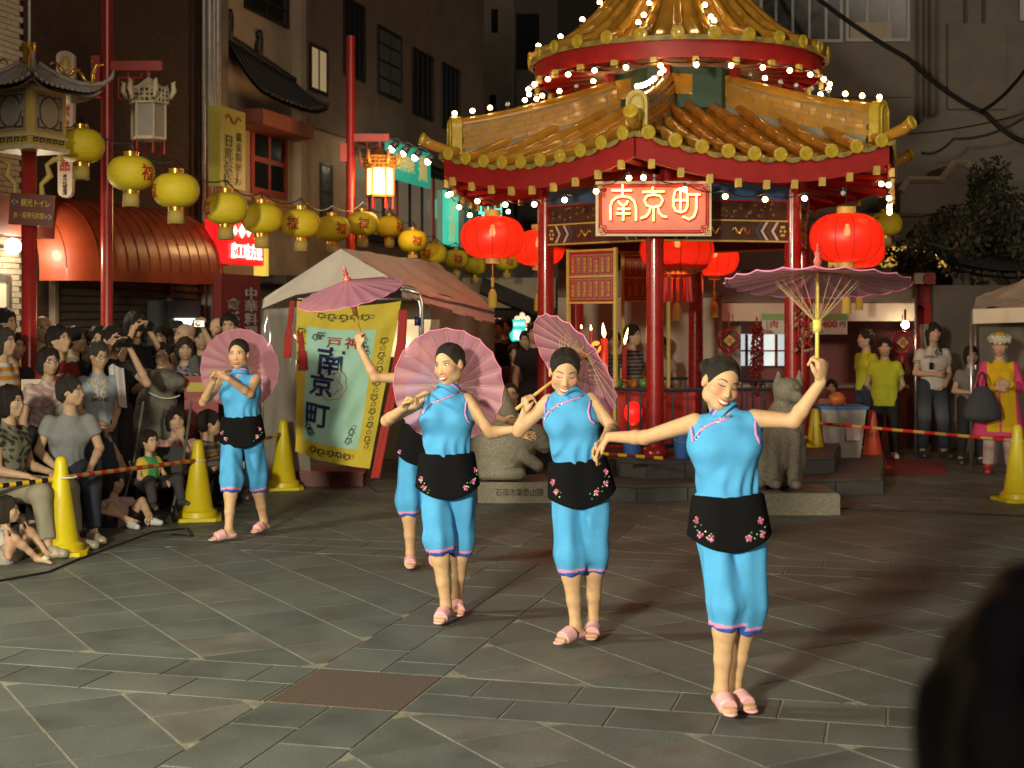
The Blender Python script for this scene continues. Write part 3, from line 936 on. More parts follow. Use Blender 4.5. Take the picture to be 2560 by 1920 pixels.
def dancer(label, Y0, q):
    J = {'S': q.get('S', 1.0), 'hs': q.get('hs', .97)}
    P = lambda t: W(t[0], t[1], Y0 + (t[2] if len(t) > 2 else 0))
    J['head'] = P(q['head']); J['Rm'] = head_frame(q['face'], q.get('tilt', 0))
    J['neck'] = P(q['neck']); J['sh'] = [P(t) for t in q['sh']]
    J['el'] = [P(t) for t in q['el']]; J['wr'] = [P(t) for t in q['wr']]; J['hd'] = q['hd']
    hw = .085 * F / Y0
    hx, hy = q['hip']; tw = q.get('twist', 0)
    J['hip'] = [P((hx - hw, hy, tw)), P((hx + hw, hy, -tw))]
    J['an'] = [G(a, b, c) for a, b, c in q['an']]
    J['kn'] = [W(a, b, J['hip'][i].y * .5 + J['an'][i].y * .5 + d) for i, (a, b, d) in enumerate(q['kn'])]
    J['toe'] = []
    for i in (0, 1):
        d = R(q['foot'][i]); a = J['an'][i]
        t = a + Vector((math.sin(d), -math.cos(d), 0)) * .145; t.z = a.z - .062
        J['toe'].append(t)
    finish(J)
    ln = q.get('hem', 1.2)
    hems = [J['kn'][i].lerp(J['an'][i], ln - 1) for i in (0, 1)]
    axs = [(J['kn'][i] - J['an'][i]).normalized() for i in (0, 1)]
    def tcol(V):
        c = np.tile(SKY_B, (len(V), 1))
        dd = [np.linalg.norm(V - np.array(hems[i]), axis=1) for i in (0, 1)]
        for i in (0, 1):
            e = (V - np.array(hems[i])) @ np.array(axs[i])
            mk = (dd[i] <= dd[1 - i]) & (e < .2)
            c[mk & (e < .034)] = PINK; c[mk & (e < .018)] = NAVY
        return c
    st = dict(h=q.get('h', .0062), female=True, paint=True, hair='bun', arm=.92, skin=(.58, .37, .205),
              smile=q.get('smile', 0), eyes=q.get('eyes'), bun=q.get('bun', (0, -.105, .03)),
              top=dict(name='tunic', col=tuple(SKY_B), sleeve=0, len=q.get('tlen', .10) - .022, inf=.010, fold=.0062, neck=.03, mat=SATIN, low=False),
              bottom=dict(colV=tcol, len=ln, inf=.014, hipr=.088, flare=.018, fold=.0068, mat=SATIN),
              shoes=dict(kind='slipper', col=(.78, .42, .45)))
    o = person(label, J, st, group='women dancing in blue with pink parasols')
    root, off = o['root'], o['off']
    up, side, fwd = J['up'], J['side'], J['fwd']
    hc = (J['hip'][0] + J['hip'][1]) / 2
    h = st['h']
    m_ = None
    # apron: black velvet, flared, hem lowest in front
    s = SDF(np.array(hc) - .38, np.array(hc) + .38, h)
    top = hc + up * (q.get('tlen', .10) + .005); bl = q.get('apl', .17)
    for t in np.linspace(0, 1, 7):
        c = top.lerp(hc - up * bl, t)
        a = side * (.045 + .022 * t)
        s.cap(c - a, c + a, .108 + .016 * t, .108 + .016 * t, .03)
    s.clip(lambda x, y, z: (x - top.x) * up.x + (y - top.y) * up.y + (z - top.z) * up.z)
    lw = hc - up * bl
    def hemf(x, y, z):
        u = (x - lw.x) * side.x + (y - lw.y) * side.y + (z - lw.z) * side.z
        e = (x - lw.x) * up.x + (y - lw.y) * up.y + (z - lw.z) * up.z
        return (1.9 * u * u) - e
    s.clip(hemf)
    s.wobble(lambda x, y, z: .003 * np.sin(26 * x + 5 * z + Y0) * np.sin(24 * y + 2))
    V, Q = s.nets(); V = relax(V, Q, 1)
    link('apron', qmesh('apron', V, Q, VELVET, None, off), root)
    ba = bvh_of(V, Q)
    for k_, sp in enumerate(q['fl']):
        flower_spray([camhit(ba, a, b, .003) for a, b in sp], off, root, k_ + int(Y0 * 10))
    # collar
    nk = J['neck'] + up * .005; nd = (J['head'] + J['Rm'] @ Vector((0, -.02, -.09)) - nk).normalized()
    m = MB(); m.off = off
    m.lathe([(.069, -.020), (.066, .012), (.0625, .034), (.058, .034), (.058, -.02)], nk, 28, axis=nd, col=tuple(SKY_B * .9))
    m.lathe([(.0655, .026), (.0650, .037), (.0590, .038)], nk, 28, axis=nd, col=NAVY)
    m.lathe([(.0675, .014), (.0665, .022)], nk, 28, axis=nd, col=PINK)
    m.obj('collar', SATIN, root, True, 40)
    # piping
    bt = bvh_of(*o['top'])
    for path in q['trim']:
        for cc, dx, dy, r in ((PINK, 0, 0, .0052), (NAVY, 3.2 * 8 / Y0, -2.2 * 8 / Y0, .0042)):
            pts = [camhit(bt, a + dx, b + dy, .001) for a, b in path]
            pts = [p for p in pts if p is not None and abs(p.y - Y0) < .4]
            if len(pts) > 1:
                fine = []
                for a, b in zip(pts[:-1], pts[1:]):
                    for t in (0, .34, .67):
                        p = a.lerp(b, t)
                        hh = camhit(bt, 1280 + p.x / p.y * F, HY + (HC - p.z) / p.y * F, .001)
                        fine.append(hh if hh is not None and (hh - p).length < .05 else p)
                fine.append(pts[-1])
                m = MB(); m.off = off; m.tube(fine, r, 6, col=cc); m.obj('piping', TRIM, root, True)
    for k_, (a, b) in enumerate(q.get('bead', [])):
        p = camhit(bt, a, b, .002)
        if p is None: continue
        m = MB(); m.off = off; rr = random.Random(k_)
        for j in range(9):
            m.ball(p + Vector((rr.uniform(-.016, .016), 0, rr.uniform(-.014, .014))), (.005, .003, .005), 6, 4, col=rr.choice([(.7, .75, .8), (.8, .8, .85), (.5, .35, .6)]))
        m.obj('sequins', BEAD, root, True, kind='stuff')
    # beaded bow on each slipper
    for i in (0, 1):
        t = J['toe'][i]; a = J['an'][i]; tf = Vector((t.x - a.x, t.y - a.y, 0)).normalized(); ts = tf.cross(Vector((0, 0, 1)))
        c = t - tf * .065 + Vector((0, 0, .036))
        m = MB(); m.off = off
        for e in (-1, 1): m.ball(c + ts * e * .013, (.011, .011, .006), 8, 5, col=(.20, .25, .16))
        m.ball(c + Vector((0, 0, .003)), .007, 7, 5, col=(.5, .32, .1))
        m.obj('shoe_ornament', BEAD, root, True)
    J['grip'] = []
    for i in (0, 1):
        hd = J['hd'][i]; d, n_ = Vector(hd['d']).normalized(), Vector(hd['n']).normalized()
        n_ = (n_ - d * n_.dot(d)).normalized()
        J['grip'].append(J['wr'][i] + d * .082 + n_ * .026)
    return J

fst = dict(curl=.95)
# --- nearest dancer, right: arms spread, parasol held high
D4 = dancer('dancer nearest the camera laughing with head tilted, parasol held high', 6.45, dict(
    head=(1801, 957), face=(.30, -1, -.22), tilt=R(-17), smile=1, eyes='closed', hs=.99, bun=(.03, -.10, .04),
    neck=(1811, 1033), sh=[(1738, 1056), (1884, 1046)],
    el=[(1612, 1094, .27), (1985, 1052, -.10)], wr=[(1523, 1092, .50), (2053, 955, -.16)],
    hd=[dict(d=(-.55, .35, -.75), sd=(-.2, -.9, -.1), n=(.5, .2, -.6), curl=.28, sc=.95), dict(d=(.08, 0, 1), sd=(-.7, -.7, 0), n=(-.7, .5, .1), curl=1.0, sc=1.0)],
    hip=(1820, 1268), kn=[(1815, 1510, -.05), (1868, 1512, -.04)], an=[(1803, 1722, .115), (1836, 1716, .10)], foot=[8, 22], hem=1.28,
    tlen=.055, apl=.185,
    fl=[[(1744, 1300), (1748, 1318), (1753, 1337), (1770, 1335), (1778, 1346)], [(1900, 1302), (1903, 1320), (1905, 1336), (1884, 1338), (1872, 1346)]],
    trim=[[(1849, 1022), (1826, 1044), (1778, 1060), (1750, 1078), (1737, 1098)], [(1893, 1036), (1887, 1059), (1889, 1088), (1899, 1110)], [(1734, 1042), (1727, 1064), (1733, 1104)]],
    bead=[(1741, 1096), (1763, 1072), (1800, 1052)]))
parasol('pink parasol held high above by the nearest dancer, seen from below', W(2044, 676, 6.36), .41, D4['grip'][1], hgt=.13, stick=YSTICK)
# --- second from the right: laughing, eyes shut
D3 = dancer('laughing dancer with eyes shut between two others, tilted parasol on her shoulder', 7.85, dict(
    head=(1412, 928), face=(.02, -1, -.38), tilt=R(-4), smile=1, eyes='closed', hs=1.02, bun=(0, -.10, .03),
    neck=(1426, 991), sh=[(1372, 1004), (1476, 1000)],
    el=[(1297, 1078, .08), (1532, 1070, -.12)], wr=[(1311, 1034, .04), (1508, 1104, -.50)],
    hd=[dict(d=(.05, -.1, 1), sd=(.4, -.9, 0), n=(.9, .3, 0), curl=1.0, sc=.95), dict(d=(-.5, -.3, -.7), sd=(-.6, -.6, 0), n=(.4, .3, -.5), curl=.5, sc=.9)],
    hip=(1450, 1188), twist=.02, kn=[(1424, 1385, -.03), (1485, 1376, -.03)], an=[(1440, 1562, .10), (1484, 1548, .10)], foot=[-42, -8], hem=1.27,
    tlen=.085, apl=.165,
    fl=[[(1384, 1205), (1388, 1218), (1392, 1230), (1398, 1236)], [(1513, 1180), (1516, 1196), (1514, 1210), (1502, 1222), (1492, 1232), (1480, 1240)]],
    trim=[[(1455, 992), (1429, 1000), (1398, 1010), (1374, 1029), (1364, 1045)], [(1486, 990), (1475, 1003), (1470, 1030), (1475, 1050), (1488, 1060)], [(1370, 994), (1363, 1010), (1362, 1034)]],
    bead=[(1364, 1050), (1380, 1030), (1401, 1014)]))
parasol('pink parasol tilted behind the laughing dancer with shut eyes', W(1466, 888, 8.06), .335, D3['grip'][0])
# --- third from the right, smiling to the left
D2 = dancer('smiling dancer looking to the left, round parasol behind her head', 8.4, dict(
    head=(1124, 910), face=(-.62, -1, -.16), tilt=R(8), smile=.8, hs=1.0, bun=(.01, -.11, -.01),
    neck=(1121, 975), sh=[(1066, 994), (1167, 1000)],
    el=[(967, 1052, -.04), (1226, 1082, -.10)], wr=[(1010, 1020, -.24), (1282, 1074, -.22)],
    hd=[dict(d=(.5, -.3, .75), sd=(-.4, -.8, .2), n=(.8, .1, -.5), curl=.95, sc=.92), dict(d=(1, -.1, -.25), sd=(.1, -.4, .8), n=(0, -.5, -.8), curl=.2, sc=.9)],
    hip=(1119, 1172), twist=-.01, kn=[(1095, 1345, -.03), (1152, 1345, 0)], an=[(1115, 1512, .10), (1143, 1494, .10)], foot=[-14, 5], hem=1.22,
    tlen=.09, apl=.165,
    fl=[[(1054, 1198), (1057, 1212), (1062, 1220), (1068, 1226)], [(1186, 1176), (1186, 1190), (1182, 1204), (1172, 1212), (1164, 1220)]],
    trim=[[(1142, 984), (1112, 996), (1080, 1009), (1064, 1024), (1058, 1036)], [(1170, 997), (1164, 1010), (1162, 1036), (1168, 1052), (1176, 1058)], [(1064, 988), (1058, 1000), (1056, 1014)]],
    bead=[(1096, 1004), (1060, 1030), (1130, 976)]))
parasol('pale pink parasol standing round behind the smiling dancer looking left', W(1132, 960, 8.80), .352, D2['grip'][0])
# --- back left, arms crossed in front of her
D1 = dancer('dancer farthest left near the crowd, forearms crossed before her chest', 11.6, dict(h=.0085,
    head=(597, 885), face=(-.10, -1, -.02), tilt=R(4), hs=1.0, bun=(0, -.10, .01),
    neck=(600, 934), sh=[(561, 948), (639, 948)],
    el=[(508, 1006, -.05), (624, 985, -.14)], wr=[(533, 955, -.22), (570, 946, -.30)],
    hd=[dict(d=(.25, -.1, 1), sd=(-.5, -.8, .1), n=(.8, -.3, 0), curl=.95, sc=.95), dict(d=(-.75, -.1, .35), sd=(0, -.5, .8), n=(-.2, -.4, -.6), curl=.2, sc=.92)],
    hip=(604, 1068), kn=[(578, 1200, -.02), (640, 1195, 0)], an=[(572, 1322, .10), (660, 1302, .10)], foot=[-50, -22], hem=1.26,
    tlen=.085, apl=.16,
    fl=[[(556, 1082), (560, 1090), (565, 1098)], [(648, 1072), (650, 1082), (642, 1092), (636, 1098)]],
    trim=[[(606, 934), (596, 940), (580, 947), (566, 955)], [(638, 938), (630, 946), (628, 962)]],
    bead=[(593, 948), (578, 962)]))
parasol('deep pink parasol standing round behind the dancer farthest left', W(607, 921, 12.0), .335, D1['grip'][0])
# --- half hidden behind the smiling dancer, arm raised
D5 = dancer('dancer half hidden behind the smiling one, raised arm holding a parasol aloft', 10.15, dict(h=.0085,
    head=(1078, 872), face=(-.15, -1, 0), hs=1.0,
    neck=(1074, 928), sh=[(1030, 946), (1120, 946)],
    el=[(938, 944, -.05), (1180, 1010, -.08)], wr=[(899, 868, -.08), (1262, 1050, -.15)],
    hd=[dict(d=(-.15, 0, 1), sd=(.6, -.7, 0), n=(.6, .6, 0), curl=1.0, sc=.95), dict(d=(1, 0, -.1), sd=(0, -.4, .8), n=(0, -.5, -.8), curl=.3, sc=.9)],
    hip=(1058, 1100), kn=[(1022, 1250, 0), (1082, 1250, 0)], an=[(1026, 1384, .10), (1085, 1380, .10)], foot=[4, 8], hem=1.27,
    tlen=.10, apl=.17, fl=[[(1000, 1130)], [(1090, 1130)]], trim=[[(1040, 960), (1030, 980)]]))
parasol('pink parasol held aloft in front of the white tent', W(868, 700, 9.98), .372, D5['grip'][0])
# ================================================================ the square
def clip_poly(P, a, b, c):              # keep a*x+b*y<=c
    out = []
    for i in range(len(P)):
        p, q = P[i], P[(i + 1) % len(P)]
        dp, dq = a * p[0] + b * p[1] - c, a * q[0] + b * q[1] - c
        if dp <= 0: out.append(p)
        if (dp < 0) != (dq < 0) and abs(dp - dq) > 1e-12:
            t = dp / (dp - dq); out.append((p[0] + (q[0] - p[0]) * t, p[1] + (q[1] - p[1]) * t))
    return out
def inset(P, d):
    n = len(P)
    ar = sum(P[i][0] * P[(i + 1) % n][1] - P[(i + 1) % n][0] * P[i][1] for i in range(n)) / 2
    if ar < 0: P = P[::-1]
    out = P
    for i in range(n):
        p, q = P[i], P[(i + 1) % n]
        ex, ey = q[0] - p[0], q[1] - p[1]; L = math.hypot(ex, ey)
        if L < 1e-6: continue
        nx, ny = ey / L, -ex / L
        out = clip_poly(out, nx, ny, nx * p[0] + ny * p[1] - d)
        if len(out) < 3: return None
    return out, abs(ar)
C15, S15 = math.cos(R(15)), math.sin(R(15))
def st2xy(s_, t_): return (t_ * C15 + s_ * S15, -t_ * S15 + s_ * C15)

MORTAR = M('paving_joint', (.22, .21, .155), .9, var=.35, scale=14, bump=.4, bscale=60)
SLABS = [M('granite_slab_%s' % n, c, .52, var=.38, scale=sc, bump=.25, bscale=260, spec=.4, world=True, fleck=.30) for n, c, sc in
         (('grey', (.104, .118, .110), 1.7), ('dark_grey', (.094, .107, .101), 2.3), ('green_grey', (.112, .126, .114), 1.3), ('pinkish', (.128, .130, .118), 3), ('red_speckled', (.108, .082, .066), 46))]
g = MB(); g.add([(-60, -12, -.0045), (60, -12, -.0045), (60, 140, -.0045), (-60, 140, -.0045)], [(0, 1, 2, 3)])
ground = g.obj('ground', MORTAR, kind='structure')
slabs = []
PIT, BW, s0, t0 = 3.96, .655, 6.12, -2.82
for ci in range(-2, 6):
    for cj in range(-4, 5):
        sa, ta = s0 + ci * PIT, t0 + cj * PIT
        slabs.append(([(sa, ta), (sa + BW, ta), (sa + BW, ta + BW), (sa, ta + BW)], 4))      # granite square where the bands cross
        for cr in (0, 1):                                                                # two courses in each band
            u = ta + BW; k_ = 0; a0, a1 = sa + cr * BW / 2, sa + (cr + 1) * BW / 2
            e = ta + PIT; st_ = .24 if cr else .46
            while u < e - .02:
                w = min(st_ if k_ == 0 else .47, e - u)
                slabs.append(([(a0, u), (a1, u), (a1, u + w), (a0, u + w)], random.choice((0, 1, 2)))); u += w; k_ += 1
            u = sa + BW; k_ = 0; a0, a1 = ta + cr * BW / 2, ta + (cr + 1) * BW / 2
            e = sa + PIT
            while u < e - .02:
                w = min(st_ if k_ == 0 else .62, e - u)
                slabs.append(([(u, a0), (u, a1), (u + w, a1), (u + w, a0)], random.choice((0, 1, 2)))); u += w; k_ += 1
        q, cs, ct = .45, sa + BW, ta + BW                                                 # diagonal squares inside the cell
        W_ = PIT - BW; r2 = math.sqrt(.5)
        for a in range(-12, 13):
            for b in range(-12, 13):
                P_ = []
                for x, y in ((a, b), (a + 1, b), (a + 1, b + 1), (a, b + 1)):
                    P_.append((cs + W_ / 2 + (x - y) * q * r2, ct + W_ / 2 + (x + y) * q * r2))
                for A in ((1, 0, cs + W_), (-1, 0, -cs), (0, 1, ct + W_), (0, -1, -ct)):
                    P_ = clip_poly(P_, *A)
                    if len(P_) < 3: break
                if len(P_) >= 3:
                    edge = min(abs(a + .5), abs(b + .5)) < .6 and max(abs(a), abs(b)) >= 4
                    slabs.append((P_, 3 if random.random() < (.5 if edge else .05) else random.choice((0, 0, 1, 2))))
near = []
far = MB()
def prism(P, z):
    n = len(P); b = .003
    m = MB()
    Pi = inset(P, b); top = Pi[0] if Pi and len(Pi[0]) == n else P
    vs = [(x, y, -.012) for x, y in P] + [(x, y, z - b) for x, y in P] + [(x, y, z) for x, y in top]
    fs = [tuple(range(2 * n, 3 * n))]
    for l in (0, 1): fs += [(l * n + i, l * n + (i + 1) % n, (l + 1) * n + (i + 1) % n, (l + 1) * n + i) for i in range(n)]
    return vs, fs
cand = []
for P_, mi in slabs:
    r_ = inset(P_, .0048)
    if not r_ or len(r_[0]) < 3 or r_[1] < .004: continue
    Pw = [st2xy(*p) for p in r_[0]]
    ar = sum(Pw[i][0] * Pw[(i + 1) % len(Pw)][1] - Pw[(i + 1) % len(Pw)][0] * Pw[i][1] for i in range(len(Pw)))
    if ar < 0: Pw = Pw[::-1]
    cx = sum(p[0] for p in Pw) / len(Pw); cy_ = sum(p[1] for p in Pw) / len(Pw)
    if cy_ < 3.0 or cy_ > 24 or abs(cx) > 2.2 + .40 * cy_: continue
    vis = 5.3 < cy_ < 20 and abs(cx) < .365 * cy_ + .25
    cand.append((r_[1] / cy_ ** 3 if vis else 0, Pw, mi, cx, cy_))
cand.sort(key=lambda t: -t[0])
FARM = {i: MB() for i in range(5)}
for k_, (sz, Pw, mi, cx, cy_) in enumerate(cand):
    z = random.uniform(-.0008, .0008)
    vs, fs = prism(Pw, z)
    if k_ < 300:
        m = MB(); m.add([(x - cx, y - cy_, zz) for x, y, zz in vs], fs)
        o = m.obj('paving_slab', SLABS[mi], ground); o.location = (cx, cy_, 0)
    else: FARM[mi].add(vs, fs)
fm = MB()
me = bpy.data.meshes.new('paving_slabs')
vv_, ff_, mm_ = [], [], []
for mi, m in FARM.items():
    k_ = len(vv_); vv_ += m.v; ff_ += [tuple(i + k_ for i in f) for f in m.f]; mm_ += [mi] * len(m.f)
me.from_pydata(vv_, [], ff_)
for mi in range(5): me.materials.append(SLABS[mi])
me.polygons.foreach_set('material_index', mm_); me.update()
link('paving_slabs', me, ground, kind='stuff')

# ---------------------------------------------------------------- shared paints
REDP = M('red_lacquer', (.30, .013, .012), .28, coat=.3, var=.12, scale=8)
REDD = M('red_paint', (.36, .015, .015), .45, var=.15, scale=6)
GOLD = M('gold_foil', (.72, .42, .09), .28, metal=.75, var=.2, scale=20)
GOLDP = M('gold_paint', (.58, .42, .10), .45, var=.15, scale=14)
YTILE = M('amber_glazed_tile', (.42, .20, .024), .17, var=.28, scale=3.5, coat=.5, bump=.08, bscale=30)
YDISC = M('yellow_tile_end', (.52, .36, .035), .30, var=.25, scale=25, coat=.25, bump=.1, bscale=60)
OTILE = M('orange_glazed_tile', (.36, .135, .016), .15, var=.25, scale=4, coat=.5, bump=.06, bscale=30)
PLAST = M('stained_plaster', (.24, .22, .17), .8, var=.35, scale=5, bump=.3, bscale=30)
BLUEP = M('blue_paint', (.03, .10, .22), .5, var=.3, scale=15)
GREENP = M('dark_green_paint', (.025, .075, .05), .5, var=.2, scale=8)
BULB = M('lit_bulb', (1, .8, .5), .3, emit=(1.0, .60, .24), es=26)
GLASSB = M('unlit_bulb_glass', (.5, .5, .5), .05, spec=.9)
WIRE = M('black_wire', (.012, .012, .012), .5)
WHITEP = M('white_paint', (.66, .64, .58), .5, var=.08, scale=10)
BLACKP = M('black_paint', (.01, .01, .011), .45)
CREAM = M('cream_board', (.72, .60, .36), .5, var=.05)

# ================================================================ pavilion
PC = Vector((1.87, 16.3, 0)); RCOL, RROOF = 1.55, 2.74
def hexp(k, r, z=0, a=0): # k counts corners from the front one, to the right
    th = R(-15 + 60 * k + a)
    return Vector((r * math.sin(th), -r * math.cos(th), z))
pav = empty('pavilion', PC, label='hexagonal red pavilion with two amber tiled roofs strung with bulbs', cat='pavilion')
PAVE = M('dark_stone_step', (.065, .066, .066), .55, var=.3, scale=6, bump=.15, bscale=80)
m = MB(); hx = lambda r, z: [hexp(k, r, z) for k in range(6)]
plat = None
for r, z0_, z1_ in ((2.62, 0, .165), (2.06, .165, .335)):
    m = MB()
    m.add(hx(r - .03, z0_) + hx(r - .03, z1_ - .03) + hx(r - .03, z1_ - .028), [tuple(range(6)), *[(i, (i + 1) % 6, 6 + (i + 1) % 6, 6 + i) for i in range(6)]])
    m.add(hx(r - .02, z1_ - .028) + hx(r - .02, z1_), [tuple(range(6, 12)), tuple(range(6))[::-1], *[(i, (i + 1) % 6, 6 + (i + 1) % 6, 6 + i) for i in range(6)]])
    o = m.obj('platform_step', PAVE, pav)
    for k in range(6):                              # facing stones
        a, b = hexp(k, r, 0), hexp(k + 1, r, 0); n_ = 5
        for j in range(n_):
            p0, p1 = a.lerp(b, (j + .012) / n_), a.lerp(b, (j + .988) / n_)
            nr = (a + b).normalized(); mm = MB()
            mm.add([p0 + vv(0, 0, z0_ + .002), p1 + vv(0, 0, z0_ + .002), p1 + vv(0, 0, z1_ - .034), p0 + vv(0, 0, z1_ - .034)] + [q - nr * .03 for q in (p0 + vv(0, 0, z0_ + .002), p1 + vv(0, 0, z0_ + .002), p1 + vv(0, 0, z1_ - .034), p0 + vv(0, 0, z1_ - .034))],
                   [(0, 1, 2, 3), (4, 7, 6, 5), (0, 4, 5, 1), (1, 5, 6, 2), (2, 6, 7, 3), (3, 7, 4, 0)])
            mm.obj('facing_stone', PAVE, o)
# columns
m = MB(); m.lathe([(.13, 0), (.14, .02), (.14, .07), (.115, .10), (.092, .11), (.090, 1.4), (.088, 2.9)], (0, 0, .335), 24)
cm = m.mesh('column', REDP, True, 40)
for k in range(6):
    o = link('column', cm, pav); o.location = hexp(k, RCOL)
# beams and painted panels of each side
def side_frame(k, r=RCOL):
    a, b = hexp(k, r), hexp(k + 1, r)
    x = (b - a).normalized(); n_ = (a + b).normalized()
    return a, b, x, n_
CH = [M('chevron_' + n, c, .5, var=.1) for n, c in (('white', (.55, .52, .45)), ('brown', (.10, .05, .03)), ('green', (.05, .09, .035)), ('blue', (.05, .08, .14)))]
DKB = M('dark_carved_wood', (.06, .022, .015), .5, var=.4, scale=12, bump=.4, bscale=30)
for k in range(6):
    a, b, x, n_ = side_frame(k)
    L = (b - a).length - .16; c = (a + b) / 2
    Rm = Matrix((x, -n_, vv(0, 0, 1))).transposed()
    def bx(name, z0_, z1_, th, mat, x0=-L / 2, x1=L / 2, d=0, par=pav):
        mm = MB(); mm.box(c + x * (x0 + x1) / 2 + n_ * d + vv(0, 0, (z0_ + z1_) / 2), (x1 - x0, th, z1_ - z0_), Rm)
        return mm.obj(name, mat, par)
    bm = bx('painted_beam', 2.575, 2.775, .10, DKB)
    bx('beam_edge', 2.560, 2.576, .112, GOLDP, par=bm); bx('beam_edge', 2.774, 2.790, .112, GOLDP, par=bm)
    f2 = bx('fretwork_panel', 2.80, 2.985, .04, DKB)
    b3 = bx('upper_beam', 2.995, 3.16, .10, BLUEP)
    bx('beam_edge', 2.982, 2.997, .11, REDD, par=b3)
    bx('eave_beam', 3.16, 3.30, .14, REDD)
    if k in (0, 5, 1):
        mm = MB(); rr = random.Random(k)                     # carved flowers of the fretwork, gilt dragons of the beam
        for j in range(46):
            px_ = rr.uniform(-L / 2 + .04, L / 2 - .04); pz = rr.uniform(2.825, 2.965)
            mm.ball(c + x * px_ + n_ * .022 + vv(0, 0, pz), (rr.uniform(.012, .03), .008, rr.uniform(.01, .022)), 7, 5)
        mm.obj('carving', M('carving_gilt', (.16, .085, .02), .4, metal=.3, var=.5, scale=30), f2, True, kind='stuff')
        for e in (-1, 1):
            for j, xx in enumerate((.50, .44, .38, .32)):
                mm = MB(); w = .03
                for zz, s1 in ((2.675, 1), (2.675, -1)):
                    P_ = [c + x * e * (xx - 0) + n_ * .051 + vv(0, 0, zz), c + x * e * (xx + w) + n_ * .051 + vv(0, 0, zz), c + x * e * (xx + w + .06) + n_ * .051 + vv(0, 0, zz + s1 * .095), c + x * e * (xx + .06) + n_ * .051 + vv(0, 0, zz + s1 * .095)]
                    mm.poly(P_, n_, .003)
                mm.obj('chevron', CH[j % 4 if j % 2 else 0], bm)
            mm = MB()
            for j in range(6):
                an_ = j * math.pi / 3
                mm.ball(c + x * e * (.635 + .024 * math.cos(an_)) + n_ * .051 + vv(0, 0, 2.675 + .05 * math.sin(an_)), (.016, .005, .016), 7, 5)
            mm.obj('rosette', GOLDP, bm, True)
        mm = MB()
        for q_ in (-1, 1):
            mm = MB(); pts = [c + x * (q_ * (.06 + .2 * t)) + n_ * .056 + vv(0, 0, 2.675 + .035 * math.sin(t * 13)) for t in np.linspace(0, 1, 16)]
            mm.tube(pts, [.006 + .010 * math.sin(math.pi * min(1, t * 1.1)) for t in np.linspace(0, 1, 16)], 6)
            mm.obj('gilt_dragon', GOLD, bm, True)
# lower roof
h_in = RROOF * math.cos(R(30))
def zprof(u): return 3.545 + .80 * max(0, 1 - u) ** 1.35
def zroof(u, l): return zprof(u) - .215 * u * u * (1 - l * l)
roof = empty('lower_roof', (0, 0, 0)); roof.parent = pav
NR = 10; r_t = .058
rollm, discm = {}, None
mm = MB(); mm.lathe([(0, .022), (.020, .024), (.024, .018), (.034, .018), (.038, .026), (.050, .024), (.056, .030), (.068, .026), (.072, .010), (.068, 0), (0, 0)], (0, 0, 0), 24)
discm = mm.mesh('tile_end', YDISC, True, 35)
def roofpt(k, lat, w, dz=0):         # lat along the eave from its middle, w in from the eave
    a, b, x, n_ = side_frame(k, RROOF)
    c = (a + b) / 2; u = 1 - w / h_in
    hw = max(u * RROOF / 2, 1e-4); l = max(-1, min(1, lat / hw))
    p = c + x * lat - n_ * w
    return Vector((p.x, p.y, zroof(u, l) + dz))
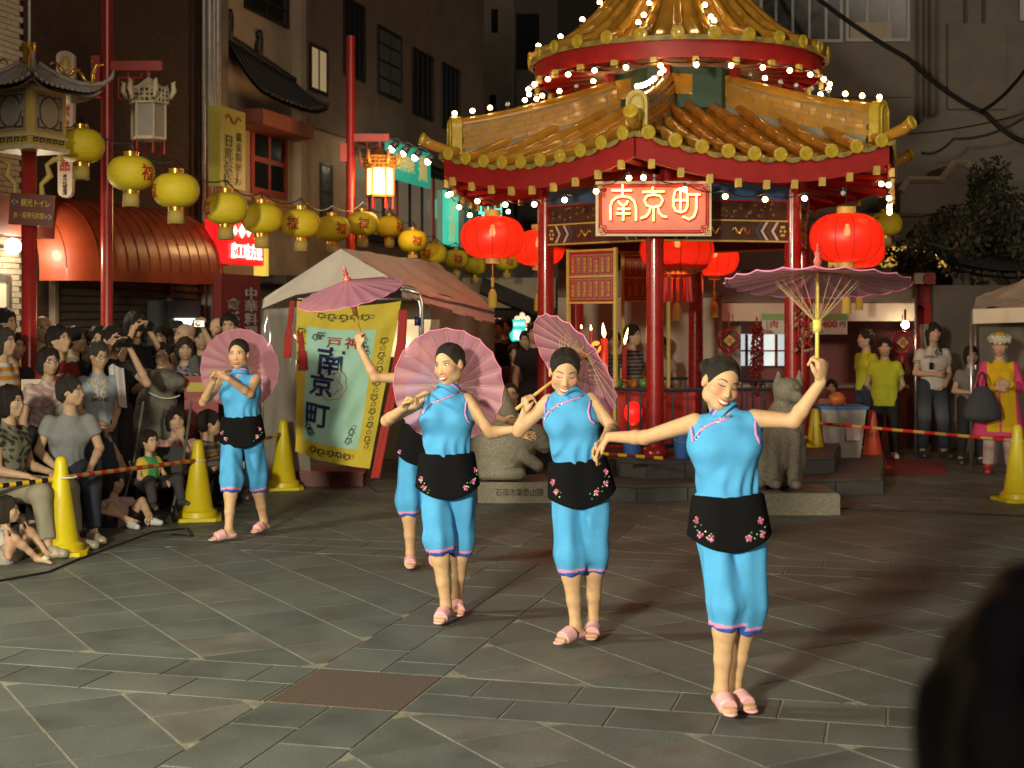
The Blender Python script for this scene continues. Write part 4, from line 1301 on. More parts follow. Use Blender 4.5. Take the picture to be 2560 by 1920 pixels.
for k in range(6):
    a, b, x, n_ = side_frame(k, RROOF)
    for j in range(NR):
        lat = RROOF * ((j + .5) / NR - .5)
        wmax = min(h_in * (1 - abs(lat) / (RROOF / 2)) - .04, h_in - .62)
        if wmax < .1: wmax = .12
        nn = max(4, int(wmax / .11))
        pts = [roofpt(k, lat, wmax * t / nn, .035) for t in range(nn + 1)]
        m = MB()
        # overlapping barrel tiles: the radius steps at every joint
        P_, rad = [], []
        nt_ = max(1, round(wmax / .27))
        for t in range(nt_):
            for e, rr in ((0.0, r_t * 1.015), (.03, r_t * 1.015), (.04, r_t), (.98, r_t * .98)):
                u_ = (t + e) / nt_; P_.append(roofpt(k, lat, wmax * u_, .035)); rad.append(rr)
        m.tube(P_, rad, 12)
        o = m.obj('tile_roll', OTILE if k in (0, 1) and j > 2 else YTILE, roof, True, 50)
        d = link('tile_end', discm, o)
        d.location = roofpt(k, lat, 0, .03) + n_ * -.005
        d.rotation_euler = (n_ + vv(0, 0, -.12)).to_track_quat('Z', 'Y').to_euler()
    # pan tiles between the rolls and the plaster bed under the ridge
    m = MB()
    def fn(u, v, k=k):
        w = (h_in - .55) * v; hw = (1 - w / h_in) * RROOF / 2
        lat = (u - .5) * 2 * hw
        ph = ((lat + RROOF / 2) / RROOF * NR) % 1
        return roofpt(k, lat, w, -.012 + .02 * (2 * ph - 1) ** 2)
    m.grid(fn, 80, 10)
    m.obj('pan_tiles', YTILE, roof, True)
    m = MB()                                      # scalloped drip tiles
    for j in range(NR + 1):
        l0 = RROOF * (j / NR - .5)
        pts = [roofpt(k, max(-RROOF / 2, min(RROOF / 2, l0 + e * .10)), -.015, -.02 - .035 * (1 - e * e)) for e in (-1, -.5, 0, .5, 1)]
        top = [roofpt(k, max(-RROOF / 2, min(RROOF / 2, l0 + e * .10)), -.015, .0) for e in (1, .5, 0, -.5, -1)]
        m.poly(pts + top, -n_, .02)
    m.obj('drip_tile', M('drip_tile_stained', (.30, .22, .06), .4, var=.6, scale=12) if 'drip_tile_stained' not in bpy.data.materials else bpy.data.materials['drip_tile_stained'], roof)
    # fascia and soffit
    m = MB()
    N_ = 24
    def ev(t, dz, ins=0):
        lat = (t - .5) * (RROOF - .06)
        p = roofpt(k, lat, .03 + ins); p.z = zroof(1, max(-1, min(1, (t - .5) * 2))) + dz; return p
    vs = []
    for i in range(N_ + 1):
        t = i / N_; vs += [ev(t, -.03), ev(t, -.245), ev(t, -.245, .03), ev(t, -.03, .03)]
    fs = [(4 * i + q, 4 * i + (q + 1) % 4, 4 * i + 4 + (q + 1) % 4, 4 * i + 4 + q) for i in range(N_) for q in range(4)]
    m.add(vs, fs); m.obj('fascia', REDD, roof, True, 30)
    m = MB()
    def sf(u, v, k=k):
        e = ev(u, -.10, .04)
        ia, ib = hexp(k, 1.45, 3.42), hexp(k + 1, 1.45, 3.42)
        return e.lerp(ia.lerp(ib, u), v)
    m.grid(sf, 12, 4); m.obj('soffit', M('soffit_paint', (.50, .30, .22), .6, var=.1) if 'soffit_paint' not in bpy.data.materials else bpy.data.materials['soffit_paint'], roof, True)
    for j in range(9):                             # rafters with gilt ends
        t = (j + .5) / 9
        p0, p1 = sf(t, .0), sf(t, 1.0)
        p0 = p0 + vv(0, 0, -.10); p1 = p1 + vv(0, 0, -.07)
        m = MB(); m.tube([p0, p0.lerp(p1, .5) + vv(0, 0, -.012), p1], .034, 4)
        rf = m.obj('rafter', REDD, roof)
        m = MB(); e = ev(t, -.265, -.012); m.box(e, (.052, .05, .085), Matrix((x, -n_, vv(0, 0, 1))).transposed())
        m.obj('rafter_end', GOLDP, rf)
    # corner ridge: brick courses under a round capping
    V0, V1 = hexp(k, .70), hexp(k, 2.60)
    dirv = (V1 - V0).normalized(); sdv = vv(0, 0, 1).cross(dirv)
    def rz(t):
        r = .70 + t * 1.9; return zprof(min(1, r / RROOF)) + .015
    rg = MB(); rg.tube([hexp(k, .70 + 1.9 * t, rz(t) + .275) for t in np.linspace(0, 1, 16)], .075, 12)
    ro = rg.obj('ridge_capping', YTILE, roof, True)
    m = MB(); rr = random.Random(k)
    for cz in range(4):
        t = -rr.random() * .04
        while t < .955:
            t2 = min(.955, t + rr.uniform(.09, .13)); ta_ = max(0, t)
            if t2 - ta_ > .02:
                w_ = .088 - .004 * (cz % 2) + rr.uniform(-.002, .002)
                vs = []
                for tt in (ta_ + .003, t2 - .003):
                    c0 = hexp(k, .70 + 1.9 * tt, rz(tt) + .01 + cz * .058)
                    for q_ in (-1, 1): vs += [c0 + sdv * q_ * w_, c0 + sdv * q_ * w_ + vv(0, 0, .050)]
                m.add(vs, [(0, 1, 3, 2), (4, 6, 7, 5), (0, 4, 5, 1), (2, 3, 7, 6), (1, 5, 7, 3), (0, 2, 6, 4)])
            t = t2
    m.obj('ridge_bricks', YTILE, ro, kind='stuff')
    m = MB()
    for tt0, tt1 in zip(np.linspace(0, .94, 12)[:-1], np.linspace(0, .94, 12)[1:]):
        c0, c1 = hexp(k, .70 + 1.9 * tt0, rz(tt0) - .05), hexp(k, .70 + 1.9 * tt1, rz(tt1) - .05)
        vs = []
        for c_ in (c0, c1):
            for q_ in (-1, 1): vs += [c_ + sdv * q_ * .13 + vv(0, 0, -.05), c_ + sdv * q_ * .082 + vv(0, 0, .07), c_ + sdv * q_ * .076 + vv(0, 0, .30)]
        m.add(vs, [(0, 6, 7, 1), (1, 7, 8, 2), (3, 4, 10, 9), (4, 5, 11, 10), (2, 8, 11, 5)])
    m.obj('ridge_core', PLAST, ro)
    # arched end plate
    e0 = hexp(k, 2.63, rz(1) + .02)
    arc = [e0 + sdv * .105 * math.cos(a_) + vv(0, 0, .235 + .125 * math.sin(a_)) for a_ in np.linspace(0, math.pi, 11)]
    m = MB(); m.poly([e0 + sdv * .105 - vv(0, 0, .06)] + arc + [e0 - sdv * .105 - vv(0, 0, .06)], dirv, -.11)
    pl = m.obj('ridge_end', YDISC, ro)
    m = MB(); m.tube([e0 + dirv * .012 + sdv * .066 - vv(0, 0, .04)] + [e0 + dirv * .012 + sdv * .066 * math.cos(a_) + vv(0, 0, .225 + .085 * math.sin(a_)) for a_ in np.linspace(0, math.pi, 9)] + [e0 + dirv * .012 - sdv * .066 - vv(0, 0, .04)], .012, 6)
    m.obj('ridge_end_moulding', YDISC, pl, True)
    # corner roll with its upturned end
    m = MB(); m.tube([hexp(k, r_, zprof(1) + dz_) for r_, dz_ in ((2.5, .04), (2.7, .05), (2.86, .10), (2.93, .15))], [.05, .055, .06, .062], 12)
    cr_ = m.obj('corner_roll', YTILE, roof, True)
    d = link('tile_end', discm, cr_); d.location = hexp(k, 2.93, zprof(1) + .15); d.rotation_euler = (dirv + vv(0, 0, .35)).to_track_quat('Z', 'Y').to_euler()
# drum between the roofs
m = MB(); m.lathe([(.80, 4.05), (.80, 4.80)], (0, 0, 0), 6); dr = m.obj('drum', GREENP, pav)
for k in range(6):
    m = MB(); p = hexp(k, .80); m.box(p + vv(0, 0, 4.45), (.09, .09, .8), Matrix.Rotation(R(-15 + 60 * k), 3, 'Z')); m.obj('drum_post', REDD, dr)
    a, b = hexp(k, .74), hexp(k + 1, .74)
    m = MB(); m.box((a + b) / 2 + vv(0, 0, 4.30), ((b - a).length, .10, .22), Matrix.Rotation(R(15 + 60 * k), 3, 'Z')); m.obj('drum_plinth', YTILE, dr)
# upper roof: round, with radial rolls
up_ = empty('upper_roof', (0, 0, 0)); up_.parent = pav
RU = 1.66
def zup(r): return 4.60 + 1.75 * max(0, 1 - r / RU) ** 1.45 + .05 * (r / RU) ** 6
NU = 28
m = MB()
P_, rad = [], []
for t in range(6):
    for e, rr in ((0, 1.03), (.05, 1.03), (.06, 1.0), (.98, .98)):
        u_ = (t + e) / 6; r_ = RU * (1 - u_ * .86); P_.append((r_, 0, zup(r_) + .03)); rad.append(.062 * rr * (.45 + .55 * (1 - u_)))
m.tube(P_, rad, 12); ru = m.mesh('tile_roll', YTILE, True, 50)
for j in range(NU):
    o = link('tile_roll', ru, up_); o.rotation_euler = (0, 0, 2 * math.pi * (j + .5) / NU)
    d = link('tile_end', discm, o); d.location = (RU + .005, 0, zup(RU) + .02); d.rotation_euler = (0, R(95), 0)
m = MB(); m.lathe([(RU * (1 - t * .97), zup(RU * (1 - t * .97)) - .01) for t in np.linspace(0, 1, 14)], (0, 0, 0), 84); m.obj('pan_tiles', YTILE, up_, True)
m = MB(); m.lathe([(RU + .01, zup(RU) + .0), (RU + .01, zup(RU) - .05), (RU - .03, zup(RU) - .05), (RU - .03, zup(RU))], (0, 0, 0), 84, lobes=(NU * 2, .006)); m.obj('drip_tile', bpy.data.materials['drip_tile_stained'], up_)
m = MB(); m.lathe([(RU - .05, zup(RU) - .04), (RU - .05, zup(RU) - .22), (RU - .09, zup(RU) - .22), (RU - .09, zup(RU) - .04)], (0, 0, 0), 72); m.obj('fascia', REDD, up_, True, 40)
m = MB(); m.lathe([(RU - .09, zup(RU) - .16), (.80, 4.58)], (0, 0, 0), 72); m.obj('soffit', bpy.data.materials['soffit_paint'], up_, True)
m = MB(); m.tube([(.80, 0, 4.55), (1.2, 0, 4.505), (RU - .10, 0, zup(RU) - .20)], .05, 4); rm = m.mesh('rafter', REDD)
m = MB(); m.box((RU - .035, 0, zup(RU) - .255), (.05, .06, .075)); rem = m.mesh('rafter_end', GOLDP)
for j in range(24):
    o = link('rafter', rm, up_); o.rotation_euler = (0, 0, 2 * math.pi * j / 24); link('rafter_end', rem, o)
m = MB(); m.lathe([(.30, 6.1), (.24, 6.2), (.12, 6.25), (.20, 6.4), (.10, 6.55), (.14, 6.65), (0, 6.9)], (0, 0, 0), 20); m.obj('finial', GOLD, up_, True)

# strings of bulbs
m = MB(); m.ball((0, 0, 0), .027, 10, 8); bulb_me = m.mesh('bulb', BULB, True)
m = MB(); m.lathe([(.014, .02), (.014, .058), (.006, .06)], (0, 0, 0), 8); sock_me = m.mesh('socket', WIRE)
m = MB(); m.ball((0, 0, 0), .026, 10, 8); dead_me = m.mesh('bulb', GLASSB, True)
def bulb_string(label, pts, dead=(), upw=True, sag=.03, off=.05):
    root = empty('light_string', PC, label=label, cat='light string', group='strings of round bulbs on the pavilion')
    m = MB()
    P_ = []
    for a, b in zip(pts[:-1], pts[1:]):
        for t in (0, .25, .5, .75):
            p = a.lerp(b, t) - vv(0, 0, sag * 4 * t * (1 - t)); P_.append(p)
    P_.append(pts[-1])
    m.tube(P_, .006, 5); m.obj('cord', WIRE, root)
    for i, p in enumerate(pts):
        b = link('bulb', dead_me if i in dead else bulb_me, root)
        b.location = p + vv(0, 0, off if upw else -off)
        s_ = link('socket', sock_me, b)
        if upw: s_.rotation_euler = (math.pi, 0, 0)
for k, nm, dd in ((0, 'over the front ridge above the sign', (3,)), (5, 'along the left ridge', (2, 6)), (1, 'along the right ridge', (1, 3, 4, 5, 6))):
    bulb_string('string of round bulbs ' + nm + ' of the lower roof', [hexp(k, .80 + 1.78 * t, zprof((.80 + 1.78 * t) / RROOF) + .375) for t in np.linspace(0, 1, 10)], dd)
bulb_string('ring of bulbs under the upper roof edge', [Vector(((RU + .03) * math.sin(a_), -(RU + .03) * math.cos(a_), zup(RU) - .27)) for a_ in np.linspace(R(-135), R(135), 23)], (), False, .02, .045)
for k, nm in ((5, 'under the left front eave'), (0, 'under the right front eave'), (4, 'under the far left eave'), (1, 'under the far right eave')):
    bulb_string('string of bulbs sagging ' + nm, [roofpt(k, (t - .5) * RROOF * .92, .05, 0) * 1 + vv(0, 0, -.36) for t in np.linspace(0, 1, 7)], (5,) if k == 0 else (), False, .05, .06)
bulb_string('bulbs climbing the tiles of the upper roof, left of the middle', [Vector((r_ * math.sin(R(-22)), -r_ * math.cos(R(-22)), zup(r_) + .10)) for r_ in (1.5, 1.3, 1.1, .95, .8)], (), True, .01, .04)
bulb_string('bulbs climbing the tiles of the upper roof, right of the middle', [Vector((r_ * math.sin(R(8)), -r_ * math.cos(R(8)), zup(r_) + .10)) for r_ in (1.5, 1.38, 1.15, .95, .8)], (), True, .01, .04)
bulb_string('bulbs on the left slope of the upper roof', [Vector((r_ * math.sin(R(-80)), -r_ * math.cos(R(-80)), zup(r_) + .10)) for r_ in (1.6, 1.35, 1.1, .9)], (), True, .01, .04)

# ---------------------------------------------------------------- neon sign
SY = 14.42
sg = empty('neon_sign', W(1634, 590, SY), label='glowing red and gold sign reading 南京町 on the pavilion', cat='sign')
so = sg.location.copy()
SIGNB = M('sign_board', (.62, .22, .17), .4, emit=(1.0, .16, .10), es=.12)
NEON = M('neon_tube', (1, .6, .2), .3, emit=(1.0, .48, .12), es=7.5)
NEONR = M('red_lettering', (.6, .02, .02), .4, emit=(1, .03, .02), es=.25)
w_, h_ = 289 / F * SY, 137 / F * SY
m = MB(); m.box((0, .03, h_ / 2), (w_, .06, h_)); bd = m.obj('board', CREAM, sg)
m = MB(); m.box((0, -.004, h_ / 2), (w_ * .90, .01, h_ * .84)); m.obj('panel', SIGNB, bd)
def sp(px, py, z=0): return Vector(((px - 1634) / F * SY, -.012 - z, (590 - py) / F * SY))
m = MB()
for i_ in (8, 13):
    x0, x1, y0, y1, c_ = 1634 - 144 + i_, 1634 + 144 - i_, 454 + i_, 590 - i_, 14
    pts = [(x0 + c_, y0), (x1 - c_, y0), (x1 - c_ + 3, y0 + c_ - 3), (x1, y0 + c_), (x1, y1 - c_), (x1 - c_ + 3, y1 - c_ + 3), (x1 - c_, y1), (x0 + c_, y1), (x0 + c_ - 3, y1 - c_ + 3), (x0, y1 - c_), (x0, y0 + c_), (x0 + c_ - 3, y0 + c_ - 3)]
    m.tube([sp(*p) for p in pts], .008, 4, closed=True)
for cx_ in (-1, 1):
    for cz in (0, 1):
        x0, y0 = 1634 + cx_ * 130, 468 if cz else 577
        for e in (0, 5): m.tube([sp(x0 - 7 + e, y0 - 7 + e), sp(x0 + 4 + e, y0 - 7 + e), sp(x0 + 4 + e, y0 + 4 + e), sp(x0 - 7 + e, y0 + 4 + e)], .004, 4, closed=True)
m.obj('border_lines', M('sign_red_line', (.55, .02, .03), .4), bd, kind='stuff')
za = lambda L: [(1100 + x / 3.456, 400 + y / 3.456) for x, y in L]
zb = lambda L: [(1600 + x / 3.456, 400 + y / 3.456) for x, y in L]
CHARS = [[za(L) for L in ([(1480, 265), (1655, 265)], [(1575, 215), (1575, 318)], [(1470, 520), (1470, 400), (1485, 355), (1525, 325), (1580, 315), (1635, 327), (1675, 360), (1690, 415), (1690, 525)], [(1535, 355), (1555, 385), (1580, 396), (1605, 385), (1620, 355)], [(1530, 425), (1640, 425)], [(1520, 465), (1640, 465)], [(1580, 396), (1580, 525)])],
         [za(L) for L in ([(1745, 280), (1935, 275)], [(1835, 235), (1835, 280)], [(1840, 302), (1785, 312), (1762, 352), (1782, 395), (1840, 412), (1898, 395), (1920, 352), (1898, 312), (1840, 302)], [(1812, 415), (1802, 460), (1775, 490), (1730, 505)], [(1840, 412), (1840, 530)], [(1878, 412), (1890, 460), (1915, 488), (1955, 495)])],
         [zb(L) for L in ([(345, 248), (300, 268), (285, 330), (285, 400), (302, 440), (345, 455), (388, 440), (405, 400), (405, 310), (392, 266), (345, 248)], [(345, 250), (345, 455)], [(290, 350), (405, 350)], [(415, 300), (515, 300)], [(482, 303), (480, 440), (460, 490), (420, 515), (365, 490)])]]
for ch in CHARS:
    m, m2 = MB(), MB()
    for L in ch:
        m.tube([sp(x, y, .035) for x, y in L], .0088, 8)
        m2.tube([sp(x + 2.5, y + 3, .002) for x, y in L], .016, 4)
    t_ = m.obj('neon_character', NEON, sg, True); m2.obj('character_shadow_line', NEONR, t_)

# ---------------------------------------------------------------- red lanterns
LRED = thin('lantern_silk', (.85, .04, .02), .8, .10, .4, emit=(1.0, .035, .012), es=.12)
LINE = M('lantern_rib', (.12, .008, .005), .6)
LBULB = M('lantern_bulb', (1, .8, .5), .3, emit=(1, .58, .22), es=34)
TASS = M('yellow_tassel', (.42, .30, .05), .8, var=.3, scale=60, stretch=(8, 8, 1))
def red_lantern(label, p, w, h, inner=False, string=.3, light=6):
    root = empty('red_lantern', p, label=label, cat='lantern', group='lit red lanterns of the pavilion')
    n = 24; m = MB()
    prof = [(w / 2 * max(.24, math.sin(a_) ** .62), -h / 2 * math.cos(a_)) for a_ in np.linspace(.2, math.pi - .2, 15)]
    m.lathe(prof, (0, 0, 0), 48, lobes=(n, .02))
    m.f = m.f[:-2]
    sh = m.obj('shade', LRED, root, True)
    m = MB()
    for j in range(12):
        a_ = 2 * math.pi * j / 12
        m.tube([Vector((r_ * 1.004 * math.cos(a_), r_ * 1.004 * math.sin(a_), z_)) for r_, z_ in prof], .0036, 4)
    m.obj('ribs', LINE, sh, kind='stuff')
    m = MB(); m.lathe([(w * .13, 0), (w * .13, .07), (w * .10, .07), (w * .10, 0)], (0, 0, h * .49), 20); m.obj('collar', GOLDP, root, True, 40)
    m = MB(); m.lathe([(w * .12, 0), (w * .12, -.05), (w * .09, -.05), (w * .09, 0)], (0, 0, -h * .49), 20); m.obj('collar', GOLDP, root, True, 40)
    m = MB(); m.lathe([(w * .03, 0), (w * .025, -.10), (0, -.10)], (0, 0, -h * .5 - .2), 10); m.lathe([(.02, 0), (.045, -.05), (.05, -.20), (0, -.2)], (0, 0, -h * .5 - .32), 14); m.tube([(0, 0, -h * .5), (0, 0, -h * .5 - .34)], .004, 4)
    m.obj('tassel', TASS, root, True, 40)
    m = MB(); m.tube([(0, 0, h * .5), (0, 0, h * .5 + string)], .005, 5); m.obj('hanging_wire', WIRE, root)
    m = MB(); m.lathe([(0, -.055), (.028, -.04), (.033, 0), (.02, .045), (.018, .07), (0, .07)], (0, -w * .06, h * .14), 14); b = m.obj('bulb', LBULB, root, True)
    l = bpy.data.lights.new('lantern_light', 'POINT'); l.energy = light; l.color = (1, .16, .07); l.shadow_soft_size = .2
    lo_ = bpy.data.objects.new('lantern_light', l); COL.objects.link(lo_); lo_.parent = root; lo_.location = (0, 0, -h * .62)
    l = bpy.data.lights.new('lantern_bulb_light', 'POINT'); l.energy = light * .5; l.color = (1, .50, .2); l.shadow_soft_size = .05
    lo_ = bpy.data.objects.new('lantern_bulb_light', l); COL.objects.link(lo_); lo_.parent = root; lo_.location = (0, -w * .08, h * .10)
    if inner:
        m = MB()
        m.lathe([(w * .40, -h * .30), (w * .33, -h * .42), (w * .2, -h * .50)], (0, 0, 0), 30, lobes=(16, .10)); m.f = m.f[:-2]
        m.obj('gilt_collar', GOLD, root, True)
        m = MB()
        for j in range(14):
            a_ = 2 * math.pi * j / 14; m.tube([(.16 * math.cos(a_), .16 * math.sin(a_), -h * .55), (.17 * math.cos(a_), .17 * math.sin(a_), -h * .55 - .28)], [.012, .018], 6)
        m.obj('fringe', REDD, root, kind='stuff')
    return root
red_lantern('big red lantern with a lit bulb hanging at the left eave tip', Wd(1064, 513, 15.3), .67, .455)
red_lantern('red lantern partly hidden behind the left pavilion column', Wd(1163, 536, 16.6), .60, .41)
red_lantern('red lantern with gilt collar and red fringe inside the pavilion below the sign', Wd(1462, 540, 16.2), .82, .55, True, .5)
red_lantern('small lit red lantern at the back of the pavilion, right of the middle column', Wd(1543, 558, 18.0), .60, .44)
red_lantern('largest red lantern with a lit bulb hanging at the right eave tip', Wd(1828, 514, 14.7), .73, .505)
red_lantern('red lantern peeping out behind the big one at the right eave', Wd(1856, 541, 17.8), .62, .44)
# ================================================================ street front on the left
FO = Vector((-5.2, 16.0, 0)); FRZ = R(75)
FU = Vector((math.cos(FRZ), math.sin(FRZ), 0)); FN = Vector((-math.sin(FRZ), math.cos(FRZ), 0))   # along the street, into the houses
def fac(px, py, d=0):
    """photo pixel -> (x along the street front, height) on the plane d metres out from it"""
    D_ = Vector(((px - 1280) / F, 1, -(py - HY) / F))
    o = FO - FN * d
    s_ = FN.dot(o - Vector((0, 0, 0))) / FN.dot(D_)
    p = D_ * s_
    return (p - FO).dot(FU), p.z + HC
def facd(dx, dy, d=0): return fac(dx * K, dy * K, d)
def house(name, label): 
    return empty(name, FO, FRZ, label=label, cat='building')
BRICKD = M('dark_brick', (.060, .036, .026), .85, var=.3, scale=3, bump=.4, bscale=30)
nt = BRICKD.node_tree; bt = nt.nodes.new('ShaderNodeTexBrick'); tc = nt.nodes.new('ShaderNodeTexCoord'); mp = nt.nodes.new('ShaderNodeMapping')
mp.inputs['Rotation'].default_value = (R(90), 0, 0); bt.inputs['Scale'].default_value = 5
bt.inputs['Color1'].default_value = (.070, .038, .026, 1); bt.inputs['Color2'].default_value = (.045, .028, .022, 1); bt.inputs['Mortar'].default_value = (.03, .025, .022, 1)
nt.links.new(tc.outputs['Object'], mp.inputs[0]); nt.links.new(mp.outputs[0], bt.inputs[0]); nt.links.new(bt.outputs[0], nt.nodes['Principled BSDF'].inputs['Base Color'])
BEIGE = M('beige_render', (.36, .29, .215), .85, var=.18, scale=2.5, bump=.15, bscale=60)
BROWN = M('brown_render', (.17, .115, .085), .85, var=.2, scale=2, bump=.2, bscale=50)
PALEB = M('ochre_render', (.42, .29, .19), .85, var=.15, scale=2.5, bump=.15, bscale=50)
GREYW = M('grey_concrete', (.17, .145, .12), .85, var=.22, scale=1.6, bump=.2, bscale=40)
DGREY = M('dark_concrete', (.085, .07, .06), .85, var=.2, scale=1.6)
FRAME = M('window_frame_dark', (.02, .018, .017), .5)
PANE = M('night_glass', (.012, .013, .015), .08, spec=.6, var=.2, scale=3)
PANEW = M('frosted_glass', (.10, .10, .10), .3, var=.2, scale=3)
LITW = M('lit_window_glass', (.5, .42, .25), .4, emit=(1.0, .75, .38), es=.22)
METAL = M('grey_metal', (.22, .22, .21), .45, metal=.6, var=.2, scale=12)
PIPE = M('galvanised_pipe', (.42, .42, .40), .45, metal=.4, var=.25, scale=9)

def win(par, x0, x1, z0, z1, cols=2, rows=1, pane=PANE, frame=FRAME, d=.0, fr=.05):
    """window: frame, mullions and panes, each pane a piece of its own; d is how far the wall face stands out"""
    w = MB()
    w.b2((x0, -d - .03, z0), (x0 + fr, -d + .06, z1)); w.b2((x1 - fr, -d - .03, z0), (x1, -d + .06, z1))
    w.b2((x0 + fr, -d - .028, z1 - fr), (x1 - fr, -d + .06, z1)); w.b2((x0 + fr, -d - .028, z0), (x1 - fr, -d + .06, z0 + fr))
    for i in range(1, cols): xx = x0 + (x1 - x0) * i / cols; w.b2((xx - fr * .4, -d - .022, z0 + fr), (xx + fr * .4, -d + .05, z1 - fr))
    for j in range(1, rows): zz = z0 + (z1 - z0) * j / rows; w.b2((x0 + fr, -d - .020, zz - fr * .4), (x1 - fr, -d + .05, zz + fr * .4))
    f = w.obj('window', frame, par)
    for i in range(cols):
        for j in range(rows):
            p = MB(); a, b = x0 + (x1 - x0) * i / cols, x0 + (x1 - x0) * (i + 1) / cols; c, e = z0 + (z1 - z0) * j / rows, z0 + (z1 - z0) * (j + 1) / rows
            p.b2((a + fr * .3, -d - .012, c + fr * .3), (b - fr * .3, -d - .004, e - fr * .3)); p.obj('pane', pane, f)
    return f
def wind(par, dx0, dy0, dx1, dy1, **kw):
    """the same, by photo positions of two opposite corners"""
    d = kw.get('d', 0)
    a, b = facd(dx0, dy0, d), facd(dx1, dy1, d)
    return win(par, min(a[0], b[0]), max(a[0], b[0]), min(a[1], b[1]), max(a[1], b[1]), **kw)

# --- white tiled building at the far left edge
xa = facd(50, 300)[0]
hb = house('tiled_building', 'white tiled building with a lit doorway at the left edge')
m = MB(); m.b2((xa - 7, .03, 0), (xa, 5, 11)); m.obj('wall', M('tile_grout', (.20, .17, .13), .9), hb)
TILEW = M('white_wall_tile', (.68, .61, .49), .35, var=.12, scale=8, coat=.2)
m = MB(); th, tw = .062, .15
for r_ in range(int(7.6 / th)):
    x = xa - (r_ % 2) * tw / 2
    for c_ in range(8):
        x1 = x - c_ * tw; x0 = x1 - tw + .008
        z = r_ * th
        if 0 < z < 2.2 and x1 < xa - .30: continue
        m.b2((x0, 0, z + .004), (min(x1, xa), .035, z + th - .004))
m.obj('wall_tile', TILEW, hb, kind='stuff')
m = MB(); m.b2((xa - 1.1, -.01, 0), (xa - .30, .05, 2.15)); dr_ = m.obj('door', M('door_lit_cream', (.70, .62, .45), .5, emit=(1, .78, .45), es=.35), hb)
m = MB(); m.b2((xa - .32, -.04, 0), (xa - .26, .02, 2.2)); m.b2((xa - 1.2, -.035, 2.15), (xa - .27, .02, 2.22)); m.obj('door_frame', METAL, dr_)
m = MB(); m.b2((xa - .62, -.022, 1.62), (xa - .45, -.008, 1.84)); m.obj('door_pane', PANE, dr_)
x_, z_ = facd(28, 532, .25)
wl = empty('wall_lamp', FO + FU * x_ - FN * .25 + vv(0, 0, z_), FRZ, label='round lit lamp on the white tiled wall at left edge', cat='lamp')
m = MB(); m.ball((0, 0, 0), .085, 16, 12); m.obj('globe', M('lamp_globe', (1, .9, .7), .3, emit=(1, .80, .50), es=12), wl, True)
m = MB(); m.tube([(0, 0, 0), (.06, .12, 0), (.02, .24, 0)], .02, 6); m.obj('bracket', METAL, wl)
l = bpy.data.lights.new('wall_lamp_light', 'POINT'); l.energy = 38; l.color = (1, .80, .52); l.shadow_soft_size = .09
o = bpy.data.objects.new('wall_lamp_light', l); COL.objects.link(o); o.parent = wl; o.location = (0, -.25, .02)
m = MB(); x1_, z1_ = facd(0, 452); m.b2((xa - 4, -.35, 2.62), (xa + .06, -.006, 3.02)); 
o = m.obj('fascia_board', M('maroon_fascia', (.10, .022, .018), .5, var=.2), hb)

# --- dark brick building with the awning and shutters
xb = facd(452, 300)[0]
hd_ = house('brick_building', 'dark brick building with a glossy red awning over closed shutters')
m = MB(); m.b2((xa + .05, .02, 0), (xb, 6, 12)); m.obj('wall', BRICKD, hd_)
x0, z0 = facd(92, 588, .24); x1, z1 = facd(508, 606, .75)
AW = M('awning_vinyl', (.40, .065, .022), .38, var=.15, scale=4, coat=.1, bump=.05, bscale=12)
def awn(u, v):
    """vaulted awning with rounded ends"""
    x = x0 + (x1 - x0) * u
    e = min(1, min(u, 1 - u) / .17); e = math.sqrt(max(0, 1 - (1 - e) ** 2))
    out = .80 * (.25 + .75 * e); a = v * math.pi / 2
    return Vector((x, -out * math.sin(a) ** .8, 2.30 + .02 * u + (.82 * (.55 + .45 * e)) * math.cos(a)))
m = MB(); m.grid(awn, 48, 10); m.grid(lambda u, v: awn(u, 1) + vv(0, 0, -.13 * v), 48, 1)
aw = m.obj('awning', AW, hd_, True, 50)
for u in np.linspace(.02, .98, 15):
    m = MB(); m.tube([awn(u, v) + vv(0, -.004, .004) for v in np.linspace(0, 1, 9)], .006, 4); m.obj('awning_seam', M('awning_seam', (.25, .03, .012), .4) if 'awning_seam' not in bpy.data.materials else bpy.data.materials['awning_seam'], aw)
SHUT = M('shutter_steel', (.20, .185, .165), .45, metal=.35, var=.15, scale=5)
xs = [facd(120, 650)[0], facd(360, 650)[0], facd(428, 650)[0], facd(476, 650)[0]]
for a, b in ((xs[0], facd(245, 650)[0]), (facd(248, 650)[0], xs[1]), (xs[1] + .06, xs[3])):
    m = MB(); m.b2((a, -.005, 0), (b, .015, 2.35)); sh = m.obj('shutter', SHUT, hd_)
    for j in range(26):
        m = MB(); z = .09 * j; m.tube([(a + .01, -.012, z + .045), (b - .01, -.012, z + .045)], .040, 6, flat=.35); m.obj('shutter_slat', SHUT, sh)
for x in (facd(113, 650)[0], xs[1] + .03, xs[3] + .04):
    m = MB(); m.b2((x - .035, -.06, 0), (x + .035, 0.02, 2.4)); m.obj('shutter_post', BEIGE, hd_)
text('A&B', M('awning_print', (.02, .01, .01), .6), aw, (x0 + (x1 - x0) * .80, -.74, 2.42), .16)
